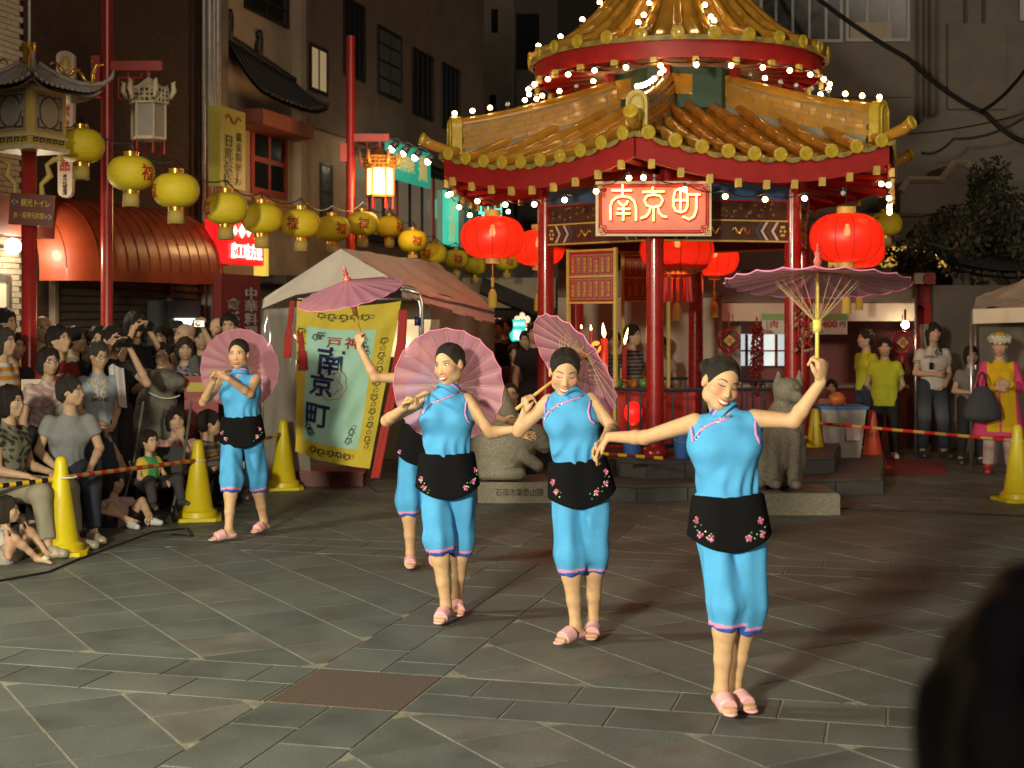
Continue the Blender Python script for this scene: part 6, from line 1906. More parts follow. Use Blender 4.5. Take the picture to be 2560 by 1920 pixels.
for k in range(4):
    Rk = RQ @ Matrix.Rotation(math.pi / 2 * k, 3, 'Z')
    m = MB(); c = Rk @ vv(0, -hw * .96, (zb_ + zt_) / 2 + .05); c.z = (zb_ + zt_) / 2 + .05
    m.box(c, (hw * 1.45, .012, (zt_ - zb_) * .66), Rk); pn = m.obj('lantern_panel', FROST, hb_)
    m = MB()
    e = Rk @ vv(0, -hw * .985, 0)
    for cx_ in (-1, 1):
        for cz in (-1, 1):
            q = e + Rk @ vv(cx_ * hw * .60, 0, 0); q.z = c.z + cz * (zt_ - zb_) * .27
            m.tube([q + Rk @ vv(0, 0, -cz * .09), q, q + Rk @ vv(-cx_ * .09, 0, 0), q + Rk @ vv(-cx_ * .09, 0, -cz * .03)], .010, 5)
    m.tube([e + Rk @ vv(hw * .52 * math.cos(a_), 0, 0) + vv(0, 0, c.z + (zt_ - zb_) * .27 * math.sin(a_)) for a_ in np.linspace(0, 2 * math.pi, 17)[:-1]], .008, 5, closed=True)
    m.obj('panel_scrollwork', M('dark_bronze', (.10, .075, .03), .4, metal=.5) if 'dark_bronze' not in bpy.data.materials else bpy.data.materials['dark_bronze'], pn, kind='stuff')
    # key pattern under the panels
    m = MB()
    for j in range(-2, 3):
        q = e + Rk @ vv(j * .085, 0, 0); q.z = zb_ + .055
        m.tube([q + Rk @ vv(-.035, 0, -.02), q + Rk @ vv(-.035, 0, .02), q + Rk @ vv(.02, 0, .02), q + Rk @ vv(.02, 0, -.005), q + Rk @ vv(-.012, 0, -.005)], .006, 4)
    m.obj('key_pattern', BLACKP, pn, kind='stuff')
zr0, zr1 = lz(200), lz(140)
TILEG = M('grey_white_roof_tile', (.34, .30, .27), .5, var=.2, scale=12)
ER = .47
def lroof(k, u, v):
    """curved pyramid roof with upturned corners"""
    Rk = RQ @ Matrix.Rotation(math.pi / 2 * k, 3, 'Z')
    w = .06 + (ER - .06) * v; l = (2 * u - 1)
    q = Rk @ vv(w * l, -w, 0); q.z = zr0 + (zr1 - zr0) * (1 - v) ** 1.6 + .10 * v * v * abs(l) ** 4
    return q
rf_ = None
for k in range(4):
    m = MB(); m.grid(lambda u, v: lroof(k, u, v), 16, 8); m.grid(lambda u, v: lroof(k, u, v) - vv(0, 0, .045), 16, 8); rf_ = m.obj('roof', TILEG, rt, True)
    for j in range(13):
        u = (j + .5) / 13; m = MB(); m.tube([lroof(k, .5 + (u - .5) * min(1, .15 + v * .85 if v < 1 else 1), v) + vv(0, 0, .008) for v in np.linspace(.1, 1, 7)], .016, 6); m.obj('roof_roll', TILEG, rf_, True)
    m = MB(); cpt = [lroof(k, 1, v) + vv(0, 0, .02) for v in np.linspace(0, 1, 7)]; dv = (cpt[-1] - cpt[-2]).normalized()
    m.tube(cpt + [cpt[-1] + dv * .08 + vv(0, 0, .05), cpt[-1] + dv * .10 + vv(0, 0, .12)], [.025] * 7 + [.02, .01], 8); m.obj('roof_hip', TILEG, rf_, True)
    # gilt dragon climbing the hip
    m = MB(); a, b = cpt[1], cpt[5]
    P_ = [a.lerp(b, t) + vv(0, 0, .05 + .045 * math.sin(t * 12)) + dv.cross(vv(0, 0, 1)) * .03 * math.cos(t * 12) for t in np.linspace(0, 1, 16)]
    hd0 = P_[-1]; P_ += [hd0 + vv(0, 0, .08) + dv * .0, hd0 + vv(0, 0, .15) + dv * .03, hd0 + vv(0, 0, .16) + dv * .10]
    m.tube(P_, [.008 + .012 * min(1, t * 3) for t in np.linspace(0, 1, 16)] + [.02, .024, .012], 7)
    for e in (-1, 1): m.tube([P_[-2], P_[-2] + dv.cross(vv(0, 0, 1)) * .03 * e + vv(0, 0, .06) - dv * .05], [.008, .002], 5)
    m.obj('dragon', GOLD, rt, True)
m = MB(); m.lathe([(.06, -.02), (.075, .0), (.06, .02), (.055, .05), (.062, .09), (.07, .17), (.055, .175), (0, .18)], (0, 0, zr1 + .03), 16); m.obj('finial', GOLD, rt, True, 40)
m = MB(); m.tube([(0, 0, zr1 + .2), (0, 0, zr1 + 2.2)], .016, 8); m.obj('mast', PIPE, rt)
for e in (-1, 1):     # scroll brackets
    m = MB(); z = zb_ - .03
    m.tube([vv(e * .07, -.02, z - .45), vv(e * .13, -.02, z - .40), vv(e * .12, -.02, z - .30), vv(e * .20, -.02, z - .22), vv(e * .17, -.02, z - .12), vv(e * .24, -.02, z - .07), vv(e * .30, -.02, z - .06), vv(e * .31, -.02, z - .11)], [.02, .03, .022, .035, .022, .028, .03, .008], 7)
    m.obj('scroll_bracket', GOLDP, rt, True)
sy = -.09; a, b = Wd(28, 418, Y1), Wd(123, 492, Y1)
sx0, sx1, sz0, sz1 = a.x - p1_.x, b.x - p1_.x, b.z, a.z
sn = empty('direction_sign', (p1_.x + (sx0 + sx1) / 2, Y1 - .10, (sz0 + sz1) / 2), 0, label='brown direction sign reading 観光トイレ with arrows on the left post', cat='sign')
sn.rotation_euler = (0, R(4), 0)
w, h = sx1 - sx0, sz1 - sz0
m = MB(); m.box((0, .012, 0), (w, .022, h * .92)); m.obj('board', M('brown_sign', (.15, .028, .016), .45, var=.1), sn)
YT = M('yellow_sign_letters', (.62, .45, .06), .5)
text('観光トイレ', YT, sn, (w * .09, -.006, h * .20), 1, fit=(w * .66, h * .22), off=.012); text('JR・阪神元町駅', YT, sn, (-w * .04, -.006, -h * .18), 1, fit=(w * .70, h * .21), off=.008)
for e, cx_, cz in ((-1, -.385, .20), (1, .405, -.18)):
    for mt_, s2, o_ in ((WHITEP, 1.35, .0), (M('sign_blue', (.03, .04, .22), .5), 1.0, .004)):
        m = MB(); q = w * .055 * s2
        P_ = [(-1, 0), (0, -.9), (0, -.35), (1, -.35), (1, .35), (0, .35), (0, .9)]
        m.poly([vv(cx_ * w + x * q * (1 if e < 0 else -1), -.006 - o_, cz * h + z * q) for x, z in (P_ if e < 0 else P_[::-1])], (0, -1, 0), .003); m.obj('arrow', mt_, sn)
# white vertical sign with red characters behind the post
s_ = empty('vertical_sign', Wd(140, 268, 15.6), label='narrow white vertical sign with red characters behind the lantern box', cat='sign')
hh = (425 - 108) * K / F * 15.6; ww = .19
m = MB(); P_ = []
for a_ in np.linspace(0, math.pi, 7): P_.append((ww / 2 * math.cos(a_), hh / 2 - .06 + .06 * math.sin(a_)))
for a_ in np.linspace(math.pi, 2 * math.pi, 7): P_.append((ww / 2 * .8 * math.cos(a_), -hh / 2 + .06 + .06 * math.sin(a_)))
m.poly([vv(x, 0, z) for x, z in P_], (0, 1, 0), .10); m.obj('board', M('white_sign_acrylic', (.62, .52, .45), .4, var=.06), s_)
text('カネボウ化粧品', M('red_sign_letters', (.50, .05, .03), .5), s_, (0, -.004, -.02), 1, fit=(ww * .62, hh * .62), vertical=True, off=.02)
text('あべ化粧品店', BLACKP, s_, (0, -.004, -hh * .415), 1, fit=(ww * .26, hh * .14), vertical=True)
m = MB(); m.lathe([(.07, 0), (.06, .03), (.045, .10), (.02, .13), (0, .135)], (0, -.012, hh * .38), 14, axis=(.25, -.1, 1)); m.obj('bell_emblem', GOLDP, s_, True)

# ================================================================ yellow lanterns on their line
YSILK = M('yellow_silk', (.72, .56, .02), .6, var=.12, scale=9, bump=.10, bscale=60, stretch=(1, 1, 6))
fume = text_mesh('福', 1.0, .025, .002)
co = np.empty(len(fume.vertices) * 3); fume.vertices.foreach_get('co', co); co = co.reshape(-1, 3)
co[:, 0] -= (co[:, 0].min() + co[:, 0].max()) / 2; co[:, 1] -= (co[:, 1].min() + co[:, 1].max()) / 2
FUR = M('red_print', (.42, .03, .02), .5, var=.2, scale=20)
LW, LH = .45, .335
prof = [(LW / 2 * max(.27, math.sin(a_) ** .62), -LH / 2 * math.cos(a_)) for a_ in np.linspace(.18, math.pi - .18, 15)]
m = MB(); m.lathe(prof, (0, 0, 0), 36, lobes=(18, .012)); ly_b = m.mesh('shade', YSILK, True)
m = MB(); m.lathe([(.07, 0), (.075, .05), (.062, .05), (.06, 0)], (0, 0, LH * .47), 18); ly_t = m.mesh('top_collar', GOLD, True, 40)
m = MB(); m.lathe([(.08, 0), (.075, -.05), (.062, -.05), (.06, 0)], (0, 0, -LH * .47), 18); ly_u = m.mesh('bottom_collar', GOLD, True, 40)
m = MB(); m.lathe([(.078, -.045), (.082, -.17), (.07, -.17), (.066, -.045)], (0, 0, -LH * .47), 36, lobes=(36, .05)); ly_f = m.mesh('fringe', M('yellow_fringe', (.46, .34, .09), .8, var=.3, scale=90, stretch=(9, 9, 1)), True)
m = MB()
for e in (-1, 1): m.tube([(e * .04, 0, LH * .5), (0, 0, LH * .5 + .13)], .004, 4)
ly_w = m.mesh('hanging_wire', WIRE)
m = MB(); V2 = []
th = co[:, 0] * .17 / (LW / 2); zz = co[:, 1] * .17
rr_ = np.interp(zz, [p[1] for p in prof], [p[0] for p in prof]) * 1.012 + .001
ly_c = fume.copy()
ly_c.vertices.foreach_set('co', np.stack([rr_ * np.sin(th), -rr_ * np.cos(th) - co[:, 2] * .3, zz], 1).ravel()); ly_c.update(); ly_c.materials.clear(); ly_c.materials.append(FUR)
ORD = ['nearest', 'second', 'third', 'fourth', 'fifth', 'sixth', 'seventh', 'eighth', 'ninth', 'tenth', 'eleventh', 'twelfth', 'thirteenth', 'fourteenth']
YL = [(175, 315, 100, -75), (283, 374, 100, 62), (380, 411, 100, -62), (488, 450, 93, -55), (566, 472, 88, -72), (650, 483, 83, -18), (718, 494, 75, 40), (783, 483, 70, 10), (841, 490, 62, 55), (892, 521, 64, 22), (937, 548, 60, -30), (985, 560, 55, 12), (1026, 575, 51, 70), (1095, 566, 50, 15)]
ypts = []
for j, (dx, dy, w_, rot) in enumerate(YL):
    Y = LW * F / (w_ * K); p = Wd(dx, dy, Y)
    rt = empty('yellow_lantern', p, R(rot), label='%s of the yellow lanterns on the line, counted from the left' % ORD[j], cat='lantern', group='yellow silk lanterns hung on a line')
    for nm, me in (('shade', ly_b), ('top_collar', ly_t), ('bottom_collar', ly_u), ('fringe', ly_f), ('hanging_wire', ly_w), ('character', ly_c)): link(nm, me, rt)
    ypts.append(p + vv(0, 0, LH * .5 + .13))
rt = empty('yellow_lantern', Wd(1914, 484, 20.5), R(100), label='lone dim yellow lantern right of the big red one', cat='lantern', group='yellow silk lanterns hung on a line')
for nm, me in (('shade', ly_b), ('top_collar', ly_t), ('bottom_collar', ly_u), ('fringe', ly_f), ('hanging_wire', ly_w)): link(nm, me, rt)
cable('dark line carrying the row of yellow lanterns', [Wd(125, 258, 13.6)] + ypts, .007, 'lantern_line')
cable('dark wire behind the right eave carrying the lone lantern', [Wd(1740, 470, 19), Wd(1914, 464, 20.5) , Wd(2080, 440, 22)], .01, 'lantern_line')

# ================================================================ white tent with the banner
TARP = M('tent_canvas', (.76, .68, .61), .75, var=.10, scale=3, bump=.35, bscale=5)
FLp, FRp, BRp = W(656, 748, 15.3), W(1004, 712, 14.4), W(1236, 772, 17.3)
BLp = FLp + (BRp - FRp); BLp.z = 1.98
RF, RB = W(852, 622, 14.85), W(1092, 655, 17.65)
tent = empty('market_tent', (FLp + FRp) / 2 * 1 - vv(0, 0, ((FLp + FRp) / 2).z), label='white ridge tent behind the dancers with clear plastic sides', cat='tent')
to = tent.location.copy()
def quadgrid(P00, P10, P11, P01, nu, nv, sag=0, wr=0, seed=1):
    P00, P10, P11, P01 = [Vector(p) - to for p in (P00, P10, P11, P01)]
    nrm = (P10 - P00).cross(P01 - P00).normalized()
    def fn(u, v):
        p = P00.lerp(P10, u).lerp(P01.lerp(P11, u), v)
        return p - vv(0, 0, sag * 16 * u * (1 - u) * v * (1 - v)) + nrm * wr * (noise.noise(Vector((u * 6, v * 4, seed))) + .5 * noise.noise(Vector((u * 3 + v * 9, v * 2, seed + 3))))
    return fn
m = MB(); m.grid(quadgrid(RF, RB, BRp, FRp, 24, 12, .07, .03), 24, 12); m.grid(quadgrid(RF, RB, BLp, FLp, 24, 12, .05, .03, 4), 24, 12)
m.obj('roof', TARP, tent, True)
m = MB()   # front gable with its slack lower edge
A_, B_, C_ = RF - to, FLp - to, FRp - to
lo_ = [B_ - vv(0, 0, .10), B_.lerp(C_, .25) + vv(0, .01, .01), B_.lerp(C_, .5) + vv(0, .02, .03), B_.lerp(C_, .75) + vv(0, .01, .03), C_ - vv(0, 0, .02)]
def gab(u, v):
    i = min(3, int(u * 4)); t = u * 4 - i; bot = lo_[i].lerp(lo_[i + 1], t)
    tp = (B_.lerp(A_, min(1, u * 2 * .97 + .03)) if u < .57 else A_.lerp(C_, (u - .57) / .43))
    return tp.lerp(bot, v) + vv(0, -.02 + .012 * math.sin(u * 9 + v * 5), 0)
m.grid(gab, 32, 8); m.obj('gable', TARP, tent, True)
m = MB(); m.grid(quadgrid(FRp, BRp, BRp - vv(0, 0, .20), FRp - vv(0, 0, .12), 20, 3, 0, .02, 8), 20, 3); m.grid(quadgrid(FLp, BLp, BLp - vv(0, 0, .2), FLp - vv(0, 0, .16), 20, 3, 0, .02, 8), 20, 3); m.obj('valance', TARP, tent, True)
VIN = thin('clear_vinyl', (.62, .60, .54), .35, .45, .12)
def gz(p, z=0): return Vector((p.x, p.y, z))
m = MB(); W1 = W(775, 760, 15.1)
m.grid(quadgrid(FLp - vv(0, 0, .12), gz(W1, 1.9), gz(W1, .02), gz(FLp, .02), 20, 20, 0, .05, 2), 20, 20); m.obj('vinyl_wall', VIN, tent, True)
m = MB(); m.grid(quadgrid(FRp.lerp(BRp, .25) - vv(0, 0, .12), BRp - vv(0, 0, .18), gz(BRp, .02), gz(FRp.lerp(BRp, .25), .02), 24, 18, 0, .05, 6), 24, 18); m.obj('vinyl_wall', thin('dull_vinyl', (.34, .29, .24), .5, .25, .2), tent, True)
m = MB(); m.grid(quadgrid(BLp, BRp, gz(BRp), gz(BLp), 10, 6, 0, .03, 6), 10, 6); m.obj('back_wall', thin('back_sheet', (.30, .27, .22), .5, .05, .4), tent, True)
for a, b in ((W(745, 748, 14.65), W(1040, 748, 14.65)), (FLp - vv(0, 0, .08), gz(FLp)), (FRp - vv(0, 0, .05), BRp - vv(0, 0, .05))):
    m = MB(); m.tube([a - to, b - to], .018, 8); m.obj('frame_tube', STEEL, tent, True)
m = MB(); q = W(1040, 748, 14.65) - to; m.tube([q, q + vv(.03, 0, -.02), q + vv(.045, 0, -.08), Vector((q.x + .045, q.y, 0))], .018, 8); m.obj('frame_tube', STEEL, tent, True)
m = MB(); q = W(1005, 720, 14.45) - to; m.tube([q, q + vv(.17, .05, -.05), q + vv(.2, .06, -.14), Vector((q.x + .2, q.y + .06, 0))], .018, 8); m.obj('frame_tube', STEEL, tent, True)
m = MB(); q = W(1043, 792, 14.6) - to; m.tube([q, q - vv(0, 0, .09)], .028, 8); m.obj('clamp', M('blue_clamp', (.02, .03, .16), .4), tent, True)
# lit mesh panel inside
lp_ = empty('tent_lamp', W(1030, 850, 16.2), label='glowing mesh panel inside the white tent', cat='lamp')
m = MB(); m.box((0, 0, .02), (.62, .03, .42)); m.obj('panel', M('lit_mesh', (.8, .7, .5), .5, emit=(1, .74, .40), es=.8, var=.3, scale=120), lp_)
m = MB(); m.ball((-.1, -.06, -.06), .07, 12, 8); m.obj('bulb', M('tent_bulb', (1, .9, .7), .3, emit=(1, .82, .55), es=5), lp_, True)
m = MB(); m.tube([(0, .02, -.2), (0, .02, -lp_.location.z)], .02, 6); m.obj('leg', STEEL, lp_)
# banner
by = 14.3
bn = empty('banner', W(870, 1150, by), label='pale green banner reading 南京町 with yellow patterned border on the tent', cat='banner')
bo = bn.location.copy()
TL, TR, BRb, BLb = W(742, 752, by), W(1003, 752, by - .04), W(924, 1172, by - .05), W(738, 1128, by)
YB, GB, RBn = M('banner_yellow', (.66, .52, .05), .75, var=.08, scale=6), M('banner_green', (.40, .70, .58), .75, var=.07, scale=4), M('banner_red', (.44, .03, .025), .75, var=.1)
def bfn(u, v):
    top = TL.lerp(TR, u) - vv(0, 0, .05 * 4 * u * (1 - u)); bot = BLb.lerp(BRb, u) - vv(0, 0, .03 * math.sin(u * math.pi))
    p = top.lerp(bot, v) - bo
    return p + vv(0, .03 * math.sin(u * 7 + v * 3) * (.3 + v) + .018 * math.sin(u * 15 - v * 6) + .012 * math.sin((u + v) * 23), 0)
for u0, u1, v0, v1, mt_, nm in ((0, 1, 0, .155, YB, 'border'), (0, 1, .895, 1, YB, 'border'), (0, .10, .155, .895, YB, 'border'), (.80, 1, .155, .895, YB, 'border'), (.10, .80, .155, .895, GB, 'field')):
    m = MB(); m.grid(lambda u, v: bfn(u0 + (u1 - u0) * u, v0 + (v1 - v0) * v), 24, 24); m.obj(nm, mt_, bn, True)
def onb(u, v, o=.010): return bfn(u, v) + vv(0, -o, 0)
INK = M('navy_ink', (.010, .014, .10), .7); REDI = M('red_ink', (.42, .03, .03), .7); PINKI = M('pink_ink', (.50, .25, .22), .7); BKI = M('black_ink', (.02, .022, .018), .7)
def btext(ch, u, v, su, sv, mat, th=.03, mirror=False):
    me = text_mesh(ch, 1, th, .002)
    c = np.empty(len(me.vertices) * 3); me.vertices.foreach_get('co', c); c = c.reshape(-1, 3)
    c[:, 0] -= (c[:, 0].min() + c[:, 0].max()) / 2; c[:, 1] -= (c[:, 1].min() + c[:, 1].max()) / 2
    out = [onb(u + x * su, v - y * sv, .014 + (z + .002)) for x, y, z in c]
    me.vertices.foreach_set('co', np.array([tuple(p) for p in out]).ravel()); me.update(); me.materials.clear(); me.materials.append(mat)
    link('lettering', me, bn)
btext('南', .37, .36, .32, .19, INK, .018); btext('京', .29, .52, .28, .15, INK, .018); btext('町', .27, .72, .30, .17, INK, .018)
btext('戸', .39, .24, .17, .075, REDI, .012); btext('神', .58, .235, .17, .08, REDI, .012)
m = MB(); m.tube([onb(.40 + .17 * math.cos(a_) * (1 + .06 * math.sin(9 * a_)), .50 + .105 * math.sin(a_) * (1 + .06 * math.cos(7 * a_)), .003) for a_ in np.linspace(0, 2 * math.pi, 41)[:-1]], .006, 4, closed=True)
m.tube([onb(.40 + .11 * math.cos(a_) * (1 + .25 * math.sin(5 * a_)), .50 + .07 * math.sin(a_) * (1 + .2 * math.cos(6 * a_)), .003) for a_ in np.linspace(0, 2 * math.pi, 41)[:-1]], .005, 4, closed=True); m.obj('round_emblem', PINKI, bn, kind='stuff')
def scroll(u, v, su, sv, n=3, seed=0, mat=BKI):
    rr = random.Random(seed); m = MB()
    for j in range(n):
        cu, cv = u + (j - (n - 1) / 2) * su, v + (j - (n - 1) / 2) * sv; q = rr.uniform(.85, 1.15)
        d_ = 1 if j % 2 else -1
        m.tube([onb(cu + .050 * q * (1 - t * .8) * math.cos(d_ * t * 7 + j), cv + .026 * q * (1 - t * .8) * math.sin(d_ * t * 7 + j), .003) for t in np.linspace(0, 1, 16)], .0035, 4)
        m.tube([onb(cu + .034 * math.cos(a_) * (1 + .35 * math.sin(5 * a_)), cv + .017 * math.sin(a_) * (1 + .35 * math.sin(5 * a_)), .003) for a_ in np.linspace(0, 2 * math.pi, 26)[:-1]], .003, 4, closed=True)
        m.tube([onb(cu + su * .5 + .03 * math.sin(t * 6), cv + sv * .5 + .012 * math.cos(t * 7) , .003) for t in np.linspace(0, 1, 8)], .0032, 4)
    m.obj('scroll_ornament', mat, bn, kind='stuff')
scroll(.46, .075, .11, .0, 5, 1); scroll(.46, .945, .11, .0, 5, 2); scroll(.90, .53, 0, .085, 8, 3); scroll(.05, .30, 0, .07, 4, 4); scroll(.22, .21, .05, -.02, 2, 5); scroll(.70, .25, .04, .05, 2, 6); scroll(.68, .82, .03, -.06, 2, 7); scroll(.18, .82, .04, .02, 2, 8)
def ribbon(pts, w, name='ribbon'):
    m = MB(); n = len(pts) - 1
    def fn(u, v):
        i = min(n - 1, int(u * n)); t = u * n - i; p = pts[i].lerp(pts[i + 1], t)
        return p - bo + vv((v - .5) * w[min(i, len(w) - 1)], .012 * math.sin(v * 7 + u * 4), 0)
    m.grid(fn, 16, 4); m.obj(name, RBn, bn, True)
ribbon([W(731, 752, by - .02), W(722, 830, by - .02), W(718, 895, by - .02)], [.05, .08]); ribbon([W(748, 830, by - .03), W(755, 880, by - .03), W(760, 925, by - .03)], [.05, .09])
ribbon([W(1008, 775, by - .06), W(1003, 860, by - .06), W(985, 960, by - .06), W(958, 1090, by - .06), W(938, 1195, by - .07)], [.09, .10, .085, .085])
# red low box and litter under the banner
bx_ = empty('red_crate', W(800, 1185, 15.1) * 1, label='low red crate in the shade under the banner', cat='crate'); bx_.location.z = 0
m = MB(); m.b2((-.42, 0, .0), (.45, .5, .14)); m.obj('body', M('crate_red', (.12, .015, .010), .5, var=.2), bx_)
m = MB(); m.b2((-.44, -.02, .141), (.47, .52, .16)); m.obj('rim', M('crate_rim', (.22, .02, .015), .5), bx_)
cable('pale extension lead hanging below the banner corner', [W(922, 1180, 13.5), W(915, 1205, 13.4), W(940, 1228, 13.2), W(985, 1225, 13.2)], .008, 'extension_lead', 'leads on the ground')
cable('black lead winding over the paving by the front left cone', [G(-20, 1455, .008), G(120, 1430, .008), G(190, 1400, .008), G(300, 1360, .008), G(380, 1330, .008), G(470, 1320, .008), G(480, 1340, .008), G(430, 1335, .008)], .008, 'extension_lead', 'leads on the ground')

# ================================================================ stone animals
STONE = M('speckled_granite', (.235, .215, .165), .75, var=.45, scale=70, bump=.35, bscale=90, spec=.3)
STONEB = M('mottled_grey_stone', (.125, .118, .098), .7, var=.5, scale=6, bump=.2, bscale=60)
def stone(name, label, mat, Y, h, prims, lo, hi, parent=None):
    s = SDF(lo, hi, h)
    for kind, *a in prims:
        getattr(s, kind)(*a[:-1], **a[-1])
    V, Q = s.nets(); V = relax(V, Q, 1)
    return V, Q
# rabbit-eared animal on the left
Y = 14.1; w = lambda px, py, d=0: W(px, py, Y + d)
s = SDF(np.array(w(270, 1400, -.5)), np.array(w(500, 860, .45)), .014)
s.cap(w(392, 1010), w(390, 1085), .20, .25, .06); s.cap(w(390, 1090, .05), w(385, 1200, .05), .27, .27, .08)
s.ell(w(405, 955, -.05), (.155, .14, .135), None, .05); s.ell(w(437, 955, -.07), (.085, .10, .085), None, .05)
s.cap(w(452, 953, -.10), w(452, 953, -.10), .045, .045, .03)
s.cap(w(375, 938, -.06), w(318, 918, -.10), .06, .045, .03, flat=((0, 1, 0), 2.2)); s.cap(w(345, 928, -.06), w(330, 938, -.08), .05, .055, .03, flat=((0, 1, 0), 2.2)); s.ell(w(335, 930, -.15), (.09, .03, .04), None, .02, sub=True)
s.ell(w(407, 944, -.18), (.03, .02, .024), None, .03, sub=True); s.cap(w(430, 968, -.17), w(456, 972, -.17), .006, .006, .01, sub=True)
s.cap(w(425, 1060, -.2), w(435, 1200, -.25), .085, .08, .05); s.cap(w(360, 1080, -.18), w(352, 1200, -.22), .09, .08, .05)
s.wobble(lambda x, y, z: .0028 * np.sin(95 * x + 30 * z) * np.sin(88 * z + 40 * y) + .002 * np.sin(150 * y + 120 * x)); V, Q = s.nets(); b_ = w(390, 0); 
st_ = empty('stone_statue', (b_.x, Y, 0), label='mottled stone animal with a long ear turned back, boys leaning on it', cat='statue')
link('figure', qmesh('statue', V, Q, STONEB, None, st_.location), st_)
m = MB(); m.off = st_.location.copy(); m.b2((b_.x - .42, Y - .40, 0), (b_.x + .42, Y + .35, .16)); m.obj('plinth', STONEB, st_)
m = MB(); m.off = st_.location.copy(); m.tube([w(370 + 80 * t, 980 + 16 * math.sin(t * 2.6), -.20 - .05 * math.sin(t * 3)) for t in np.linspace(0, 1, 10)], .006, 5); m.obj('neck_cord', WHITEP, st_)
# ram in the middle, half hidden
Y = 14.0
s = SDF(w(1170, 1215, -.5), w(1400, 940, .5), .015)
s.ell(w(1258, 1120, -.02), (.32, .30, .28), None, .06); s.ell(w(1240, 1165, -.05), (.25, .24, .12), None, .06); s.cap(w(1300, 1110, -.12), w(1345, 1090, -.16), .17, .10, .05)
s.cap(w(1335, 1085, -.15), w(1362, 1115, -.2), .10, .07, .04); s.cap(w(1312, 1140, -.25), w(1345, 1165, -.28), .07, .055, .03); s.cap(w(1258, 1060), w(1246, 985, .02), .17, .10, .06)
s.cap(w(1290, 1090, -.30), w(1322, 1160, -.34), .018, .018, .02, sub=True); s.ell(w(1350, 1130, -.28), (.10, .06, .02), None, .02, sub=True); s.cap(w(1210, 1185, -.25), w(1300, 1185, -.3), .06, .06, .04)
s.wobble(lambda x, y, z: .0028 * np.sin(95 * x + 30 * z) * np.sin(88 * z + 40 * y) + .002 * np.sin(150 * y + 120 * x)); V, Q = s.nets(); b_ = w(1285, 0)
st_ = empty('stone_statue', (b_.x, Y, 0), label='rounded speckled stone animal on a lettered plinth between two dancers', cat='statue')
link('figure', qmesh('statue', V, Q, STONE, None, st_.location), st_)
m = MB(); a, b = w(1196, 0).x, w(1380, 0).x; zt = w(0, 1198).z
m.off = st_.location.copy(); m.b2((a, Y - .26, 0), (b, Y + .45, zt)); m.obj('plinth', STONE, st_)
text('石南市業委山国', M('carved_letters', (.06, .05, .04), .9), st_, (.05, -.263, zt * .52), 1, fit=(.45, .075), ext=.002)
# seated dog on the right
Y = 13.25
s = SDF(w(1870, 1232, -.5), w(2045, 905, .5), .011)
s.cap(w(1962, 1050), w(1955, 1130, .06), .175, .215, .05); s.cap(w(1950, 1150, .10), w(1940, 1195, .12), .235, .235, .05)
s.ell(w(1968, 975, -.05), (.130, .135, .115), None, .03); s.cap(w(1975, 985, -.12), w(1992, 992, -.25), .072, .055, .03); s.cap(w(1965, 1010, -.02), w(1960, 1060), .11, .14, .05)
for q in (1945, 1996): s.cap(w(q, 960, -.03), w(q + (3 if q > 1960 else 1), 927, .0), .045, .010, .02)
for q, dd in ((1935, 0), (1985, -.05)):
    s.cap(w(q, 1090, -.10 + dd), w(q - 2, 1200, -.16 + dd), .062, .050, .03); s.cap(w(q - 2, 1208, -.18 + dd), w(q + 6, 1212, -.30 + dd), .048, .042, .02)
s.cap(w(1903, 1175, .0), w(1898, 1208, -.12), .10, .06, .04)
s.cap(w(1962, 967, -.18), w(1962, 967, -.18), .016, .016, .015, sub=True); s.cap(w(1990, 968, -.17), w(1990, 968, -.17), .016, .016, .015, sub=True); s.cap(w(1977, 1004, -.24), w(2000, 1000, -.26), .008, .008, .012, sub=True)
s.cap(w(1925, 1020, -.14), w(1985, 1036, -.2), .010, .010, .02, sub=True)
s.wobble(lambda x, y, z: .0028 * np.sin(95 * x + 30 * z) * np.sin(88 * z + 40 * y) + .002 * np.sin(150 * y + 120 * x)); V, Q = s.nets(); b_ = w(1960, 0)
st_ = empty('stone_statue', (b_.x, Y, 0), label='speckled stone dog with pricked ears sitting behind the nearest dancer', cat='statue')
link('figure', qmesh('statue', V, Q, STONE, None, st_.location), st_)
m = MB(); m.off = st_.location.copy(); a, b = w(1862, 0).x, w(2078, 0).x; zt = w(0, 1222).z
m.b2((a, Y - .36, 0), (b, Y + .42, zt - .012)); m.b2((a + .012, Y - .348, zt - .012), (b - .012, Y + .408, zt)); m.obj('plinth', STONE, st_)
# ================================================================ inside and around the pavilion
RAIL = M('dark_blue_railing', (.018, .028, .036), .45, var=.15)
for k in range(6):
    a, b, x, n_ = side_frame(k, RCOL)
    rl = MB(); z0_, z1_ = .45, 1.02
    p0, p1 = a.lerp(b, .07), a.lerp(b, .93)
    for z in (z0_, z1_): rl.tube([p0 + vv(0, 0, z), p1 + vv(0, 0, z)], .022, 6)
    ro_ = rl.obj('railing', RAIL, pav, kind='stuff')
    for j in range(8):
        m = MB(); q = p0.lerp(p1, (j + .5) / 8); m.tube([q + vv(0, 0, z0_), q + vv(0, 0, z1_)], .011, 6); m.obj('baluster', RAIL, ro_)
CARD = M('red_card', (.42, .03, .03), .6, var=.25, scale=40); CARDE = M('card_edge', (.34, .24, .20), .6, var=.4, scale=60)
WISH = ['一帆風順', '招財進寶', '福星高照', '日日有財', '開市大吉', '萬事如意', '恭喜發財']
wm = [text_mesh(t, 1, .01, .002, vertical=True) for t in WISH]
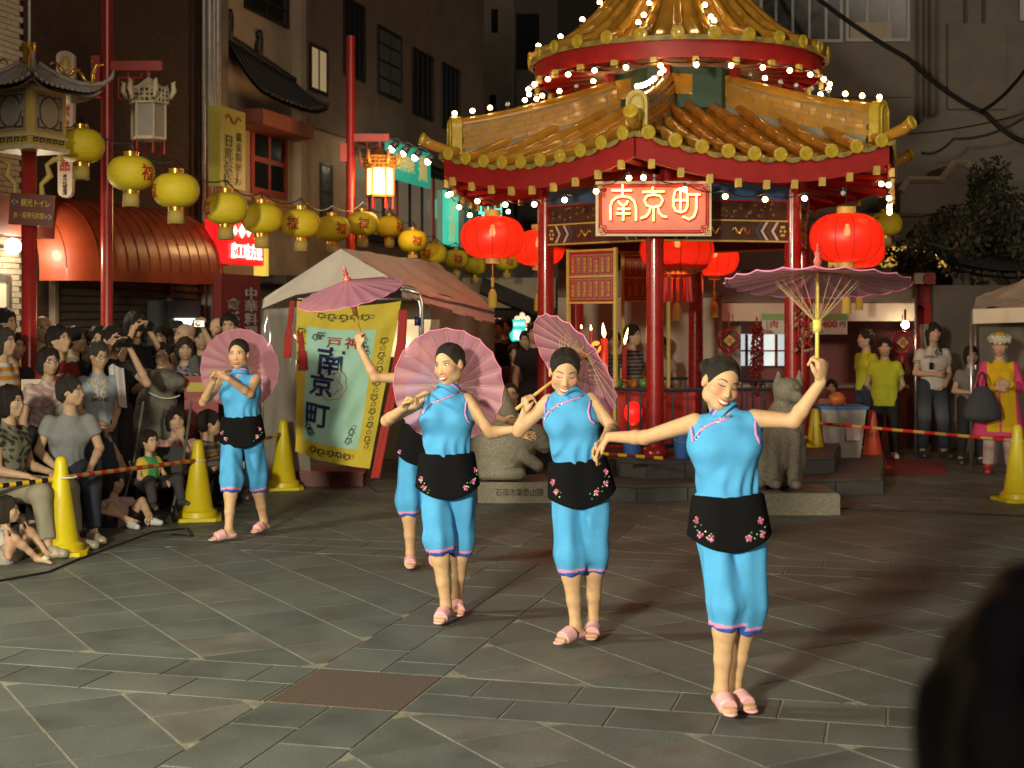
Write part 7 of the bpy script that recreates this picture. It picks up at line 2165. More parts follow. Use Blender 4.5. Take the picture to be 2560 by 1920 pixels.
for me in wm:
    c = np.empty(len(me.vertices) * 3); me.vertices.foreach_get('co', c); c = c.reshape(-1, 3)
    lo_, hi_ = c.min(0), c.max(0); c = (c - (lo_ + hi_) / 2) / np.array([(hi_[0] - lo_[0]) / .042, (hi_[1] - lo_[1]) / .165, 1])
    me.vertices.foreach_set('co', np.stack([c[:, 0], -c[:, 2], c[:, 1]], 1).ravel()); me.update(); me.materials.clear(); me.materials.append(GOLDP)
m = MB(); m.box((0, .004, 0), (.078, .008, .225)); cm_ = m.mesh('card', CARDE)
m = MB(); m.box((0, -.002, 0), (.058, .006, .20)); cr_ = m.mesh('card_face', CARD)
for k, cols, rows, off_ in ((5, 7, 2, -.10), (3, 6, 2, .1)):
    a, b, x, n_ = side_frame(k, RCOL)
    pb = empty('wish_board', PC + (a + b) / 2 + n_ * (.0 if k == 5 else -.05), math.atan2(x.y, x.x) if k == 5 else math.atan2(-x.y, -x.x), label='board of red wish cards hung ' + ('between the left and middle columns' if k == 5 else 'at the back of the pavilion'), cat='board')
    w0 = cols * .085; z0_ = 1.96 if k == 5 else 2.0
    m = MB(); m.b2((off_ - w0 / 2 - .03, .005, z0_ - .02), (off_ + w0 / 2 + .03, .025, z0_ + rows * .25 + .04)); bo_ = m.obj('backing', REDD, pb)
    for e in (-1, 1):
        m = MB(); m.b2((off_ + e * (w0 / 2 + .04) - .018, -.012, .45), (off_ + e * (w0 / 2 + .04) + .018, .02, z0_ + rows * .25 + .05)); m.obj('frame_post', GOLDP, pb)
    for z in (z0_ - .03, z0_ + .25, z0_ + rows * .25 + .03):
        m = MB(); m.b2((off_ - w0 / 2 - .02, -.010, z - .010), (off_ + w0 / 2 + .02, .004, z + .010)); m.obj('frame_rail', GOLDP, pb)
    for i in range(cols):
        for j in range(rows):
            o = link('card', cm_, pb); o.location = (off_ - w0 / 2 + (i + .5) * .085, -.004, z0_ + .115 + j * .258)
            f_ = link('card_face', cr_, o); f_.location = (0, -.003, 0)
            t_ = link('card_lettering', wm[(i + 3 * j) % 7], o); t_.location = (0, -.009, 0)
# altar with candles
al = empty('altar_table', PC + vv(-.35, -.15, .335), label='red draped altar table inside the pavilion', cat='table')
m = MB(); m.b2((-.5, -.25, .60), (.5, .25, .64)); m.obj('top', REDP, al)
m = MB(); m.grid(lambda u, v: vv(-.5 + u, -.26 + .015 * math.sin(u * 30) * v, .60 - .52 * v), 40, 4); m.obj('cloth', M('altar_cloth', (.40, .02, .015), .7, var=.2), al, True)
m = MB(); m.b2((-.48, -.24, 0), (.48, .24, .60)); m.obj('base', REDD, al)
FLAME = M('flame', (1, .7, .3), .5, emit=(1, .62, .22), es=14); WAXR = M('red_wax', (.45, .02, .015), .4, var=.1)
WAXG = M('red_wax_glowing', (.5, .02, .015), .4, emit=(1, .05, .01), es=.35)
for j, (px_, py_, hgt_, r_, Y_, fl_) in enumerate(((1454, 823, .45, .020, 16.0, .05), (1478, 828, .45, .020, 16.0, .07), (1511, 846, .42, .040, 15.8, .17), (1561, 862, .40, .028, 15.6, .19))):
    p = W(px_, py_, Y_); b_ = max(.335, p.z - hgt_)
    cd = empty('candle', (p.x, p.y, b_), label=('thin red candle farthest left', 'second thin red candle', 'thick red candle with tall flame', 'red candle with a leaning flame by the post')[j] + ' in the pavilion', cat='candle', group='burning red candles on the altar')
    m = MB(); m.lathe([(r_ * .9, 0), (r_, .02), (r_, p.z - b_ - .01), (r_ * .8, p.z - b_), (0, p.z - b_)], (0, 0, 0), 14); m.obj('wax', WAXG if r_ > .03 else WAXR, cd, True, 40)
    m = MB(); m.lathe([(0, 0), (r_ * .5, fl_ * .2), (r_ * .55, fl_ * .35), (r_ * .25, fl_ * .75), (0, fl_)], (0, 0, p.z - b_ + .005), 10, axis=(.22 if j == 3 else -.1, 0, 1)); m.obj('flame', FLAME, cd, True)
    m = MB(); m.lathe([(r_ * 1.6, 0), (r_ * .5, .02), (r_ * .5, -.02)], (0, 0, .01), 12); m.tube([(0, 0, 0), (0, 0, .335 + .6 - b_)], .01, 6); m.obj('holder', GOLD, cd, True)
for j, (px_, py_, c_, r_, e_) in enumerate(((1490, 868, (1, .30, .03), .055, 1.6), (1583, 1032, (1, .015, .01), .10, .9))):
    p = W(px_, py_, 15.6)
    gl = empty('altar_lamp', p, label=('small glowing orange lamp among the candles', 'glowing red lamp low behind the railing')[j], cat='lamp')
    m = MB(); m.ball((0, 0, 0), (r_, r_, r_ * 1.25), 16, 10); m.obj('globe', M('altar_glow_%d' % j, c_, .4, emit=c_, es=e_), gl, True)
    m = MB(); m.lathe([(r_ * .6, -r_ * 1.35), (r_ * .4, -r_ * 1.1)], (0, 0, 0), 12); m.obj('foot', GOLD, gl)
off_ = [(-.35, (.05, .16, .04), .07), (-.18, (.35, .13, .02), .06), (-.05, (.06, .18, .04), .065), (.12, (.40, .12, .02), .06)]
for j, (dx, c_, r_) in enumerate(off_):
    o = MB(); o.ball((0, 0, r_), (r_, r_, r_ * .92), 16, 10); o.tube([(0, 0, r_ * 1.85), (.01, 0, r_ * 2.15)], .008, 5)
    f_ = o.obj('fruit', M('fruit_%d' % j, c_, .4, var=.2, scale=20), None, True, label=('green melon at left', 'orange fruit', 'green melon in the middle', 'orange fruit at right')[j] + ' on the pavilion altar', cat='fruit', group='offerings on the altar')
    f_.location = PC + vv(-.35 + dx, -.3, .335 + .64)
for j, (px_, Y_) in enumerate(((1580, 14.75), (1706, 14.75))):
    p = W(px_, 1146, Y_)
    bk = empty('bucket', (p.x, Y_, .335), label=('blue bucket left of the middle column foot', 'blue bucket right of the middle column foot')[j], cat='bucket', group='blue buckets on the pavilion platform')
    m = MB(); m.lathe([(.075, 0), (.10, .22), (.107, .225), (.107, .24), (.092, .24), (.07, .01)], (0, 0, 0), 20); m.obj('pail', M('blue_plastic', (.05, .16, .50), .4) if 'blue_plastic' not in bpy.data.materials else bpy.data.materials['blue_plastic'], bk, True, 40)
    m = MB(); m.tube([vv(.10 * math.cos(a_), 0, .23 - .07 * math.sin(a_)) + vv(0, -.10, 0) for a_ in np.linspace(0, math.pi, 9)], .004, 5); m.obj('handle', STEEL, bk)

# ================================================================ stalls on the right
CANV = M('stall_canvas', (.52, .44, .35), .75, var=.12, scale=3, bump=.4, bscale=4)
def tentroof(name, label, fr0, fr1, bk1, bk0, val, posts=True, seed=1, canv=CANV):
    """sloping canvas roof with a hanging front valance"""
    o_ = vv(fr0.x, fr0.y, 0); rt = empty(name, o_, label=label, cat='stall')
    def fn(u, v):
        p = fr0.lerp(fr1, u).lerp(bk0.lerp(bk1, u), v) - o_
        return p + vv(0, 0, -.05 * 4 * v * (1 - v) + .03 * noise.noise(vv(u * 7, v * 4, seed)) + .02 * noise.noise(vv(u * 9 + v * 12, v, seed)))
    m = MB(); m.grid(fn, 30, 12); m.obj('roof', canv, rt, True)
    m = MB(); m.grid(lambda u, v: fr0.lerp(fr1, u) - o_ + vv(0, .025 * noise.noise(vv(u * 9, v, seed + 2)) * v, -val * v), 30, 3); m.obj('valance', canv, rt, True)
    m = MB(); m.grid(lambda u, v: fr1.lerp(bk1, u) - o_ + vv(0, 0, -val * v), 10, 2); m.obj('side_valance', canv, rt, True)
    if posts:
        for p in (fr0, fr1, bk0, bk1):
            m = MB(); q = p - o_; m.tube([vv(q.x, q.y, 0), vv(q.x, q.y, p.z)], .02, 8); m.obj('post', STEEL, rt, True)
    return rt
YS = 18.9
st1 = tentroof('food_stall', 'long canvas-roofed food stall behind the pavilion with a price sign', Wd(1556, 655, YS), Wd(1978, 655, YS), Wd(1976, 592, 21), Wd(1568, 590, 21), .235, seed=3)
o_ = st1.location.copy()
def stp(dx, dy, y): return Wd(dx, dy, y) - o_
m = MB(); a, b = stp(1530, 700, 21), stp(2000, 700, 21); m.b2((a.x, a.y, 0), (b.x, a.y + .05, 2.1)); m.obj('back_wall', M('stall_back_red', (.22, .055, .05), .7, var=.25, scale=3), st1)
m = MB(); a, b = stp(1545, 722, 20.4), stp(1705, 790, 20.4); m.b2((a.x, a.y, b.z), (b.x, a.y + .2, a.z)); sc_ = m.obj('lit_showcase', M('showcase_light', (.8, .9, .9), .4, emit=(.85, .97, 1), es=.6, var=.4, scale=5), st1)
for t in (.2, .42, .63, .82):
    m = MB(); m.b2((a.x + (b.x - a.x) * t - .02, a.y - .03, b.z), (a.x + (b.x - a.x) * t + .02, a.y - .005, a.z)); m.obj('showcase_bar', redf, sc_)
m = MB(); m.b2((a.x, a.y - .03, b.z + (a.z - b.z) * .45), (b.x, a.y - .006, b.z + (a.z - b.z) * .5)); m.obj('showcase_shelf', redf, sc_)
m = MB(); a, b = stp(1560, 800, 19.4), stp(1960, 800, 19.4); m.b2((a.x, a.y, 0), (b.x, a.y + .5, .82)); ct_ = m.obj('counter', M('counter_red', (.20, .03, .03), .6, var=.3), st1)
m = MB(); m.b2((a.x - .02, a.y - .03, .82), (b.x + .02, a.y + .52, .86)); m.obj('counter_top', BEIGE, st1)
sgp = empty('price_sign', Wd(1738, 700, YS - .03), label='green and white price sign reading 400円 hanging on the stall', cat='sign')
w_, h_ = (1834 - 1650) * K / F * YS, .27
m = MB(); m.box((0, 0, 0), (w_, .012, h_)); m.obj('board', M('price_board', (.50, .50, .44), .6, var=.05), sgp)
m = MB(); m.box((0, -.004, h_ * .34), (w_, .012, h_ * .32)); m.obj('green_band', M('price_green', (.18, .34, .12), .6), sgp)
text('1ケ', BLACKP, sgp, (w_ * .10, -.012, -.015), 1, fit=(.14, .085)); text('400', REDD, sgp, (w_ * .29, -.012, .0), 1, fit=(.21, .095), off=.03); text('円', BLACKP, sgp, (w_ * .445, -.012, -.005), 1, fit=(.07, .075))
text('9:00', BLACKP, sgp, (w_ * .12, -.012, -.10), 1, fit=(.22, .05)); text('肉', REDD, sgp, (-w_ * .36, -.012, 0), 1, fit=(.10, .10), off=.02)
bl_ = empty('stall_bulb', W(2263, 812, 18.7), label='bright bare bulb under the right end of the food stall', cat='lamp')
m = MB(); m.ball((0, 0, 0), .05, 14, 10); m.obj('bulb', M('bare_bulb', (1, .9, .7), .3, emit=(1, .78, .48), es=45), bl_, True)
m = MB(); m.tube([(0, 0, .05), (0, 0, .20)], .015, 6); m.obj('socket', WIRE, bl_)
for j, (px_, py_, Y_) in enumerate(((1823, 851, 18.6), (2256, 856, 18.5))):
    kn = empty('lucky_knot', W(px_, py_, Y_), label=('red lucky knot ornament hung at the left end of the stall', 'red lucky knot with gold character hung by the bare bulb')[j], cat='ornament', group='red lucky knots of the stall')
    r_ = 27 / F * Y_
    m = MB(); m.tube([vv(r_ * math.cos(a_), 0, r_ * math.sin(a_)) for a_ in np.linspace(0, 2 * math.pi, 25)[:-1]], .014, 6, closed=True); m.obj('ring', REDP, kn, True)
    m = MB(); m.tube([vv(r_ * q * math.cos(a_), -.01, r_ * q * math.sin(a_)) for q, a_ in ((1, 0), (1, 1.57), (1, 3.14), (1, 4.71))], .014, 6, closed=True); m.obj('diamond', REDP, kn)
    m = MB(); m.poly([vv(r_ * .55 * math.cos(a_), -.012, r_ * .55 * math.sin(a_)) for a_ in (0, 1.57, 3.14, 4.71)], (0, -1, 0), .01); m.obj('plaque', GOLDP, kn)
    text('福', REDD, kn, (0, -.026, 0), .08); m = MB(); m.tube([(0, 0, r_), (0, 0, r_ + .22)], .008, 5); m.obj('cord', REDD, kn)
    m = MB(); m.lathe([(.012, 0), (.03, -.05), (.035, -.22), (0, -.22)], (0, 0, -r_), 12); m.obj('tassel', REDD, kn, True)
def bunch(label, px_, py0, py1, Y_, w_, mat, name, n=150, seed=1, cat='garland', mats=None):
    a, b = W(px_, py0, Y_), W(px_, py1, Y_); rr = random.Random(seed)
    rt = empty(name, a, label=label, cat=cat); L = a.z - b.z
    m = MB(); m.tube([(0, 0, .1), (0, 0, -L)], .012, 6); m.obj('string', REDD, rt)
    groups = {i: MB() for i in range(len(mats or [mat]))}
    for j in range(n):
        z = -L * rr.random(); a_ = rr.uniform(0, 6.28); q = w_ * rr.uniform(.5, 1)
        p = vv(q * .5 * math.cos(a_), q * .5 * math.sin(a_), z); d = vv(q * math.cos(a_), q * math.sin(a_), z - rr.uniform(.03, .08))
        i = rr.randrange(len(groups))
        if mats and i == 0: groups[i].ball(d, .020, 8, 6)
        else: groups[i].tube([p, p.lerp(d, .5) + vv(0, 0, .01), d], [.012, .014, .003], 5)
    for i, g_ in groups.items(): g_.obj('chillies' if not (mats and i == 0) else 'garlic_bulbs', (mats or [mat])[i], rt, True, kind='stuff')
CHI = M('dried_chilli', (.16, .010, .010), .3, var=.4, scale=20)
bunch('thick hanging bunch of dark red chillies at the stall', 1892, 812, 985, 18.0, .10, CHI, 'chilli_bunch', 220, 2)
bunch('left strand of chillies and garlic on the right pavilion column', 1996, 738, 862, 14.95, .05, CHI, 'spice_garland', 60, 3, mats=[M('garlic', (.26, .18, .10), .6), CHI, CHI])
bunch('right strand of chillies and garlic on the right pavilion column', 2022, 745, 862, 15.0, .05, CHI, 'spice_garland', 60, 4, mats=[bpy.data.materials['garlic'], CHI, CHI])
# pale sheet wall seen through the pavilion
sw = empty('hanging_sheet', Wd(1390, 860, 19.8), label='pale hanging sheet wall of a stall seen through the pavilion', cat='stall'); sw.location.z = 0
a, b = Wd(1205, 640, 19.8), Wd(1600, 640, 19.8)
m = MB(); m.grid(lambda u, v: vv(a.x + (b.x - a.x) * u - sw.location.x, .03 * math.sin(u * 40) * v + .02 * math.sin(u * 17), 2.05 * (1 - v)), 60, 4); m.obj('sheet', M('pale_sheet', (.50, .42, .34), .8, var=.1, scale=3), sw, True)
m = MB(); m.b2((a.x - sw.location.x, -.03, 2.06), (b.x - sw.location.x, .03, 2.42)); m.obj('header', M('grey_header', (.20, .17, .14), .7), sw)
m = MB(); m.b2((a.x - sw.location.x, -.02, 2.42), (b.x - sw.location.x + 1.2, .06, 2.75)); m.obj('dark_header', DGREY, sw)
# shop with the lit tiled eaves, red pillar and lit sign behind the stall
sh = empty('tiled_shop', (0, 23.5, 0), label='shop with lit yellow tiled eaves behind the right stall', cat='building')
a, b = Wd(1560, 560, 23.5), Wd(2070, 560, 23.5)
m = MB(); m.b2((a.x, .3, 0), (b.x, 3, 3.5)); m.obj('wall', DGREY, sh)
LTILE = M('lit_tile', (.6, .38, .06), .4, emit=(1, .58, .12), es=.45, var=.3, scale=8); LBAND = M('lit_band', (.6, .45, .08), .4, emit=(1, .70, .12), es=.6)  # orange light falling on the eaves is put into the tiles as emission
z0_ = Wd(0, 578, 23.5).z; z1_ = Wd(0, 552, 23.5).z
for j in range(30):
    x = a.x + (b.x - a.x) * (j + .5) / 30; m = MB(); m.tube([(x, .25, z1_ + .02), (x, -.05, z0_ + .05)], [.055, .062], 10); m.obj('eave_tile', LTILE, sh, True)
m = MB(); m.b2((a.x, .0, z1_ + .03), (b.x, .3, z1_ + .14)); m.obj('lit_band', LBAND, sh)
m = MB(); m.b2((a.x, -.02, z1_ + .15), (b.x, .32, z1_ + .20)); m.obj('coping', PINKSTEEL, sh)
for j in range(22):
    pass
m = MB()
for j in range(130):
    x = random.uniform(Wd(1545, 0, 23).x, Wd(1640, 0, 23).x); z = random.uniform(Wd(0, 610, 23).z, Wd(0, 560, 23).z)
    m.tube([(x, -.5, z + .3), (x + random.uniform(-.03, .03), -.5, z), (x + random.uniform(-.05, .05), -.5, z - .2)], .008, 4)
m.obj('hanging_strands', BLACKP, sh, kind='stuff')
for j, dx in enumerate((1748, 2030, 1963)):
    p = Wd(dx, (555, 545, 546)[j], 22.4); l_ = empty('shop_lamp', p, label=('shaded white lamp beside the right column', 'small white lamp by the dark tree', 'white lamp above the tiled eaves behind the big lantern')[j], cat='lamp', group='shop lamps over the tiled eaves')
    m = MB(); m.lathe([(.09, -.02), (.05, .05), (.02, .08)], (0, 0, 0), 14); m.obj('shade', METAL, l_, True); m = MB(); m.ball((0, 0, -.03), (.07, .07, .03), 10, 6); m.obj('bulb', bpy.data.materials['bare_bulb'], l_, True)
    m = MB(); m.tube([(0, 0, .08), (0, .5, .3), (0, 1.1, .3)], .012, 5); m.obj('arm', METAL, l_)
pl = empty('red_pillar', (Wd(1996, 0, 20.5).x, 20.5, 0), label='round red pillar between the stalls carrying a small sign', cat='pillar')
m = MB(); m.lathe([(.10, 0), (.095, .2), (.09, 2.55)], (0, 0, 0), 20); m.obj('shaft', M('pinkish_red_paint', (.40, .06, .05), .5, var=.2), pl, True)
m = MB(); a, b = Wd(1975, 590, 20.4), Wd(2018, 613, 20.4); m.b2((a.x - pl.location.x, -.14, b.z), (b.x - pl.location.x, -.10, a.z)); sg_ = m.obj('sign_board', WHITEP, pl)
m = MB(); m.lathe([(.09, 0), (.09, .01)], ((a.x + b.x) / 2 - pl.location.x + .06, -.15, (a.z + b.z) / 2), 18, axis=(0, -1, 0)); m.obj('round_emblem', PINKSTEEL, sg_)
# tent at the right edge with clear wall
st2 = tentroof('side_stall', 'pale canvas tent at the right edge behind the costumed performer', Wd(2098, 668, 16.9), Wd(2330, 660, 16.2), Wd(2330, 560, 18.3), Wd(2108, 642, 18.4), .17, seed=9, canv=M('tent_canvas_warm', (.62, .50, .38), .75, var=.1, scale=3, bump=.4, bscale=4))
o_ = st2.location.copy()
m = MB(); a, b = Wd(2110, 690, 17.4) - o_, Wd(2340, 690, 17.2) - o_; m.grid(lambda u, v: vv(a.x + (b.x - a.x) * u, a.y + (b.y - a.y) * u + .03 * noise.noise(vv(u * 8, v * 6, 2)), 2.0 * (1 - v)), 20, 14); m.obj('clear_wall', thin('stall_vinyl', (.34, .30, .25), .4, .3, .15), st2, True)
m = MB(); m.b2((0.2, 2.2, 0), (3.0, 2.3, 2.2)); m.obj('back_wall', DGREY, st2)
# board with plants, low red table at the right
nb = empty('notice_board', (Wd(2050, 0, 19.6).x, 19.6, 0), label='pale notice board with a red header and a leafy twig', cat='board')
z0_, z1_ = Wd(0, 765, 19.6).z, Wd(0, 700, 19.6).z; w_ = .38
m = MB(); m.b2((-w_, 0, z0_), (w_, .03, z1_)); m.obj('panel', M('pale_board', (.38, .36, .30), .6, var=.1), nb)
m = MB(); m.b2((-w_ - .06, -.02, z1_ + .01), (w_ + .06, .04, z1_ + .26)); m.obj('header', REDD, nb)
for e in (-1, 1): m = MB(); m.b2((e * w_ - .03, .031, 0), (e * w_ + .03, .06, z1_)); m.obj('post', REDD, nb)
m = MB()
for j in range(40):
    p = vv(random.gauss(.1, .16), -.06 + random.gauss(0, .03), z0_ + .33 + random.gauss(0, .05)); d = vv(random.uniform(-1, 1), random.uniform(-1, 1), random.uniform(-.3, 1)).normalized() * .05; s_ = d.cross(vv(0, 0, 1)).normalized() * .018
    m.add([p, p + d * .5 + s_, p + d, p + d * .5 - s_], [(0, 1, 2, 3)])
m.obj('twig', M('leaf_green', (.03, .07, .02), .6), nb, kind='stuff')
# grey bin with lid, red mat
bn_ = empty('waste_bin', (Wd(1812, 0, 16.7).x, 16.7, .165), label='big pale plastic bin with blue lid behind the cone by the dog', cat='bin')
m = MB(); m.add([(-.20, -.20, 0), (.20, -.20, 0), (.20, .20, 0), (-.20, .20, 0), (-.26, -.25, .56), (.26, -.25, .56), (.26, .25, .56), (-.26, .25, .56)], [(0, 3, 2, 1), (4, 5, 6, 7), (0, 1, 5, 4), (1, 2, 6, 5), (2, 3, 7, 6), (3, 0, 4, 7)]); m.obj('tub', M('pale_plastic', (.36, .34, .32), .5, var=.08), bn_)
m = MB(); m.box((0, 0, .575), (.56, .54, .03)); m.obj('rim', bpy.data.materials['blue_plastic'], bn_)
m = MB(); m.box((.11, -.237, .30), (.16, .004, .20), Matrix.Rotation(R(-6), 3, 'X')); m.obj('label_sheet', M('paper_label', (.55, .45, .45), .7), bn_)
m = MB(); m.ball((-.02, 0, .66), (.10, .10, .085), 16, 10); ob = m.obj('balloon', M('orange_rubber', (.50, .13, .03), .4, var=.15), None, True, label='orange ball resting in the top of the pale bin', cat='ball'); ob.location = bn_.location
mt = MB(); P_ = [G(2130, 1138, .006), G(2352, 1154, .006), G(2372, 1190, .006), G(2170, 1188, .006)]
mt.poly(P_, (0, 0, 1), .006); tag(mt.obj('red_mat', M('red_carpet', (.20, .02, .018), .9, var=.3, scale=20)), 'red mat lying before the stall under the standing men', 'mat')
# red and green leads across the paving
cable('red lead across the paving at right', [G(2080, 1270, .006), G(2300, 1278, .006), G(2600, 1292, .006)], .008, 'extension_lead', 'leads on the ground')

# dark tree at the right
tr = empty('dark_tree', (Wd(2190, 0, 21).x, 21.0, 0), label='dark leafy tree at the right edge above the stall', cat='tree')
BARK = M('bark', (.06, .045, .035), .9, var=.3, bump=.5)
m = MB(); m.tube([(0, 0, 0), (-.05, 0, 1.2), (.02, 0, 2.2), (-.15, 0, 3.0), (-.3, 0, 3.7)], [.11, .09, .08, .05, .02], 10); 
for q in ((-.9, -.2, 3.2), (-1.3, .2, 2.9), (.6, 0, 3.4), (-.4, .3, 3.9), (.9, .2, 3.0)): m.tube([(0, 0, 2.1), (q[0] * .5, q[1] * .5, 2.7), q], [.05, .03, .008], 6)
m.obj('trunk', BARK, tr, True)
rr = random.Random(5); V_, F_, C_ = [], [], []
cl = [(vv(rr.gauss(-.25, .75), rr.gauss(0, .5), rr.gauss(2.85, .36)), rr.uniform(.16, .36)) for _ in range(46)]
for j in range(15000):
    c, r_ = rr.choice(cl); d = vv(rr.gauss(0, 1), rr.gauss(0, 1), rr.gauss(0, .8)); p = c + d.normalized() * r_ * rr.random() ** .5
    a_ = vv(rr.gauss(0, 1), rr.gauss(0, 1), rr.gauss(0, 1)).normalized() * .05; b_ = a_.cross(vv(rr.random(), rr.random(), rr.random() + .1)).normalized() * .022
    k_ = len(V_); V_ += [p - a_, p + b_, p + a_, p - b_]; F_.append((k_, k_ + 1, k_ + 2, k_ + 3))
    C_ += [((.030, .036, .016), (.020, .028, .013), (.045, .024, .030))[rr.choice((0, 0, 1, 1, 2))]] * 4
m = MB(); m.add(V_, F_); m.c = C_; m.obj('crown', M('foliage', (.05, .05, .03), .7, attr=True), tr, kind='stuff')
# dark trellis roof and street sign bits below the tree
cable('dark twig of cables below the tree', [Wd(1990, 330, 24.6), Wd(2060, 300, 24.5), Wd(2212, 255, 24)], .025)
gm = empty('garden_gate', Wd(2140, 590, 20.8), label='dark upturned gate roof under the tree at right', cat='gate'); gz0 = gm.location.z
m = MB(); m.grid(lambda u, v: vv(-.55 + 1.6 * u, -.3 + .6 * v, .22 * (1 - abs(2 * v - 1)) + .12 * (2 * u - 1) ** 2 + .02), 14, 6); m.grid(lambda u, v: vv(-.55 + 1.6 * u, -.3 + .6 * v, -.06 + .12 * (2 * u - 1) ** 2), 14, 6); m.obj('roof', CANT, gm, True)
for e in (-.35, .9): m = MB(); m.tube([(e, 0, 0), (e, 0, -gz0)], .06, 8); m.obj('post', DGREY, gm, True)

# ================================================================ people
def stripes(c1, c2, w, ax=1):
    c1, c2 = np.array(c1), np.array(c2)
    return lambda u, v, f: np.where(((((v if ax == 1 else u) / w) % 1) < .5)[:, None], c1, c2)
def plaid(c1, c2, w=.05):
    c1, c2 = np.array(c1), np.array(c2)
    return lambda u, v, f: np.where((((v / w) % 1 < .22) | ((u / w) % 1 < .22))[:, None], c2, c1)
def mottled(c1, c2, fr=60):
    c1, c2 = np.array(c1), np.array(c2)
    return lambda u, v, f: np.where(((np.sin(fr * u + 3 * np.sin(fr * .7 * v)) * np.sin(fr * v + 2 * np.sin(fr * .6 * f + fr * .5 * u))) > .1)[:, None], c1, c2)
DARK, DENIM, BEIG = (.022, .022, .025), (.035, .045, .075), (.26, .24, .18)
CROWD = 'spectators crowded behind the barrier on the left'
def P(label, px, py, Y, yaw, top, bottom=DARK, hair='short', pose='stand', arms='down', group=CROWD, sleeve=.5, **kw):
    sk_ = {k: kw.pop(k) for k in list(kw) if k in ('H', 'ground', 'seat', 'lean', 'hs', 'hyaw', 'pitch', 'tilt', 'spread')}
    J = skel(px, py, Y, yaw, pose, arms, **sk_)
    tn = np.array((.50, .33, .215)) * random.uniform(.88, 1.08)
    st = dict(h=kw.pop('h', .0125), hair=hair, skin=kw.pop('skin', tuple(tn)), top=dict(col=top, sleeve=sleeve, inf=kw.pop('inf', .014), len=kw.pop('tlen', -.06)), bottom=dict(col=bottom, len=kw.pop('blen', 1.9)), shoes=kw.pop('shoes', dict(col=(.05, .045, .04))), female=kw.pop('female', False))
    st.update(kw)
    r_ = person(label, J, st, group=group); r_['J'] = J
    return r_
def glasses(r_, mat=None):
    J = r_['J']; c, Rm, hs = J['head'], J['Rm'], J['hs']; m = MB(); m.off = r_['off']
    Q_ = lambda x, y, z: c + Rm @ (vv(x, y, z) * hs)
    for e in (-1, 1):
        m.tube([Q_(e * .034 + .024 * math.cos(a_), .108, .002 + .017 * math.sin(a_)) for a_ in np.linspace(0, 2 * math.pi, 13)[:-1]], .0022, 5, closed=True); m.tube([Q_(e * .058, .105, .006), Q_(e * .080, .0, .006)], .002, 4)
    m.tube([Q_(-.01, .112, .004), Q_(.01, .112, .004)], .002, 4); m.obj('glasses', STEEL, r_['root'], kind='stuff')
def shirt_text(r_, body, px, py, wpx, hpx, mat):
    """print laid on the chest at a photo position"""
    V, Q = r_['top']; bv = bvh_of(V, Q); me = text_mesh(body, 1, .012, 0)
    c = np.empty(len(me.vertices) * 3); me.vertices.foreach_get('co', c); c = c.reshape(-1, 3)
    lo_, hi_ = c.min(0), c.max(0); mid = (lo_ + hi_) / 2
    out = []; last = camhit(bv, px, py, .007)
    for x, y, z in c:
        q = camhit(bv, px + (x - mid[0]) / (hi_[0] - lo_[0]) * wpx, py - (y - mid[1]) / (hi_[1] - lo_[1]) * hpx, .007)
        q = q if q is not None else last
        last = q; out.append(tuple((q if q is not None else Vector((0, 0, 0))) - r_['off']))
    me.vertices.foreach_set('co', np.array(out).ravel()); me.update(); me.materials.clear(); me.materials.append(mat); link('shirt_print', me, r_['root'])
def camera_thing(label, p, yaw, small=False):
    rt = empty('camera', p, R(-yaw), label=label, cat='camera', group='cameras in the crowd')
    if small:
        m = MB(); m.box((0, 0, 0), (.10, .028, .062)); m.obj('body', STEEL, rt); m = MB(); m.lathe([(.026, 0), (.024, .03), (.018, .032)], (.01, .014, 0), 16, axis=(0, 1, 0)); m.obj('lens', STEEL, rt, True)
    else:
        m = MB(); m.box((0, 0, 0), (.14, .06, .10)); m.box((0, .005, .06), (.06, .06, .035)); m.obj('body', LENS, rt); m = MB(); m.lathe([(.038, 0), (.040, .06), (.043, .13), (.034, .13), (.03, .11), (0, .11)], (0, .03, -.005), 20, axis=(0, 1, 0)); m.obj('lens', LENS, rt, True, 40)
    return rt
# --- left crowd, standing
P('tall dark-haired man at the left edge behind the crowd', 14, 806, 13.9, 110, (.05, .05, .055), hair='short')
r_ = P('man in orange and white striped shirt at the left edge', 8, 853, 12.3, 100, stripes((.62, .26, .03), (.62, .58, .52), .075), hair='bob', hcol=(.05, .045, .04))
P('man half hidden between the striped shirt and the red post', 36, 866, 13.0, 120, (.04, .035, .035))
r_ = P('grey-haired man in yellow shirt with glasses behind the red post', 107, 822, 13.9, 150, (.42, .34, .05), hair='bald', hcol=(.16, .15, .14)); glasses(r_)
r_ = P('man in dark red T-shirt looking up to the right', 148, 849, 12.7, 118, (.22, .022, .024), hair='short', pitch=.12); shirt_text(r_, 'UOC', 150, 938, 18, 6, WHITEP)
r_ = P('woman with glasses in pale flowered blouse between red shirt and notice', 122, 903, 11.9, 140, mottled((.46, .44, .38), (.40, .22, .24), 40), hair='bob', female=True); glasses(r_)
P('person in profile just right of the red T-shirt', 187, 850, 13.6, 80, (.20, .20, .20)); P('person in profile farther right behind the red T-shirt', 208, 855, 14.1, 95, (.13, .13, .14), hair='long', female=True)
P('dark head behind the old man in the printed shirt', 245, 850, 13.5, 160, DARK)
r_ = P('old man in light blue printed T-shirt with hands clasped', 247, 888, 12.9, 135, (.30, .35, .40), DENIM, arms='front', pitch=-.18, hair='short', hcol=(.05, .045, .04)); glasses(r_)
INKC = M('cream_print', (.60, .50, .40), .7)
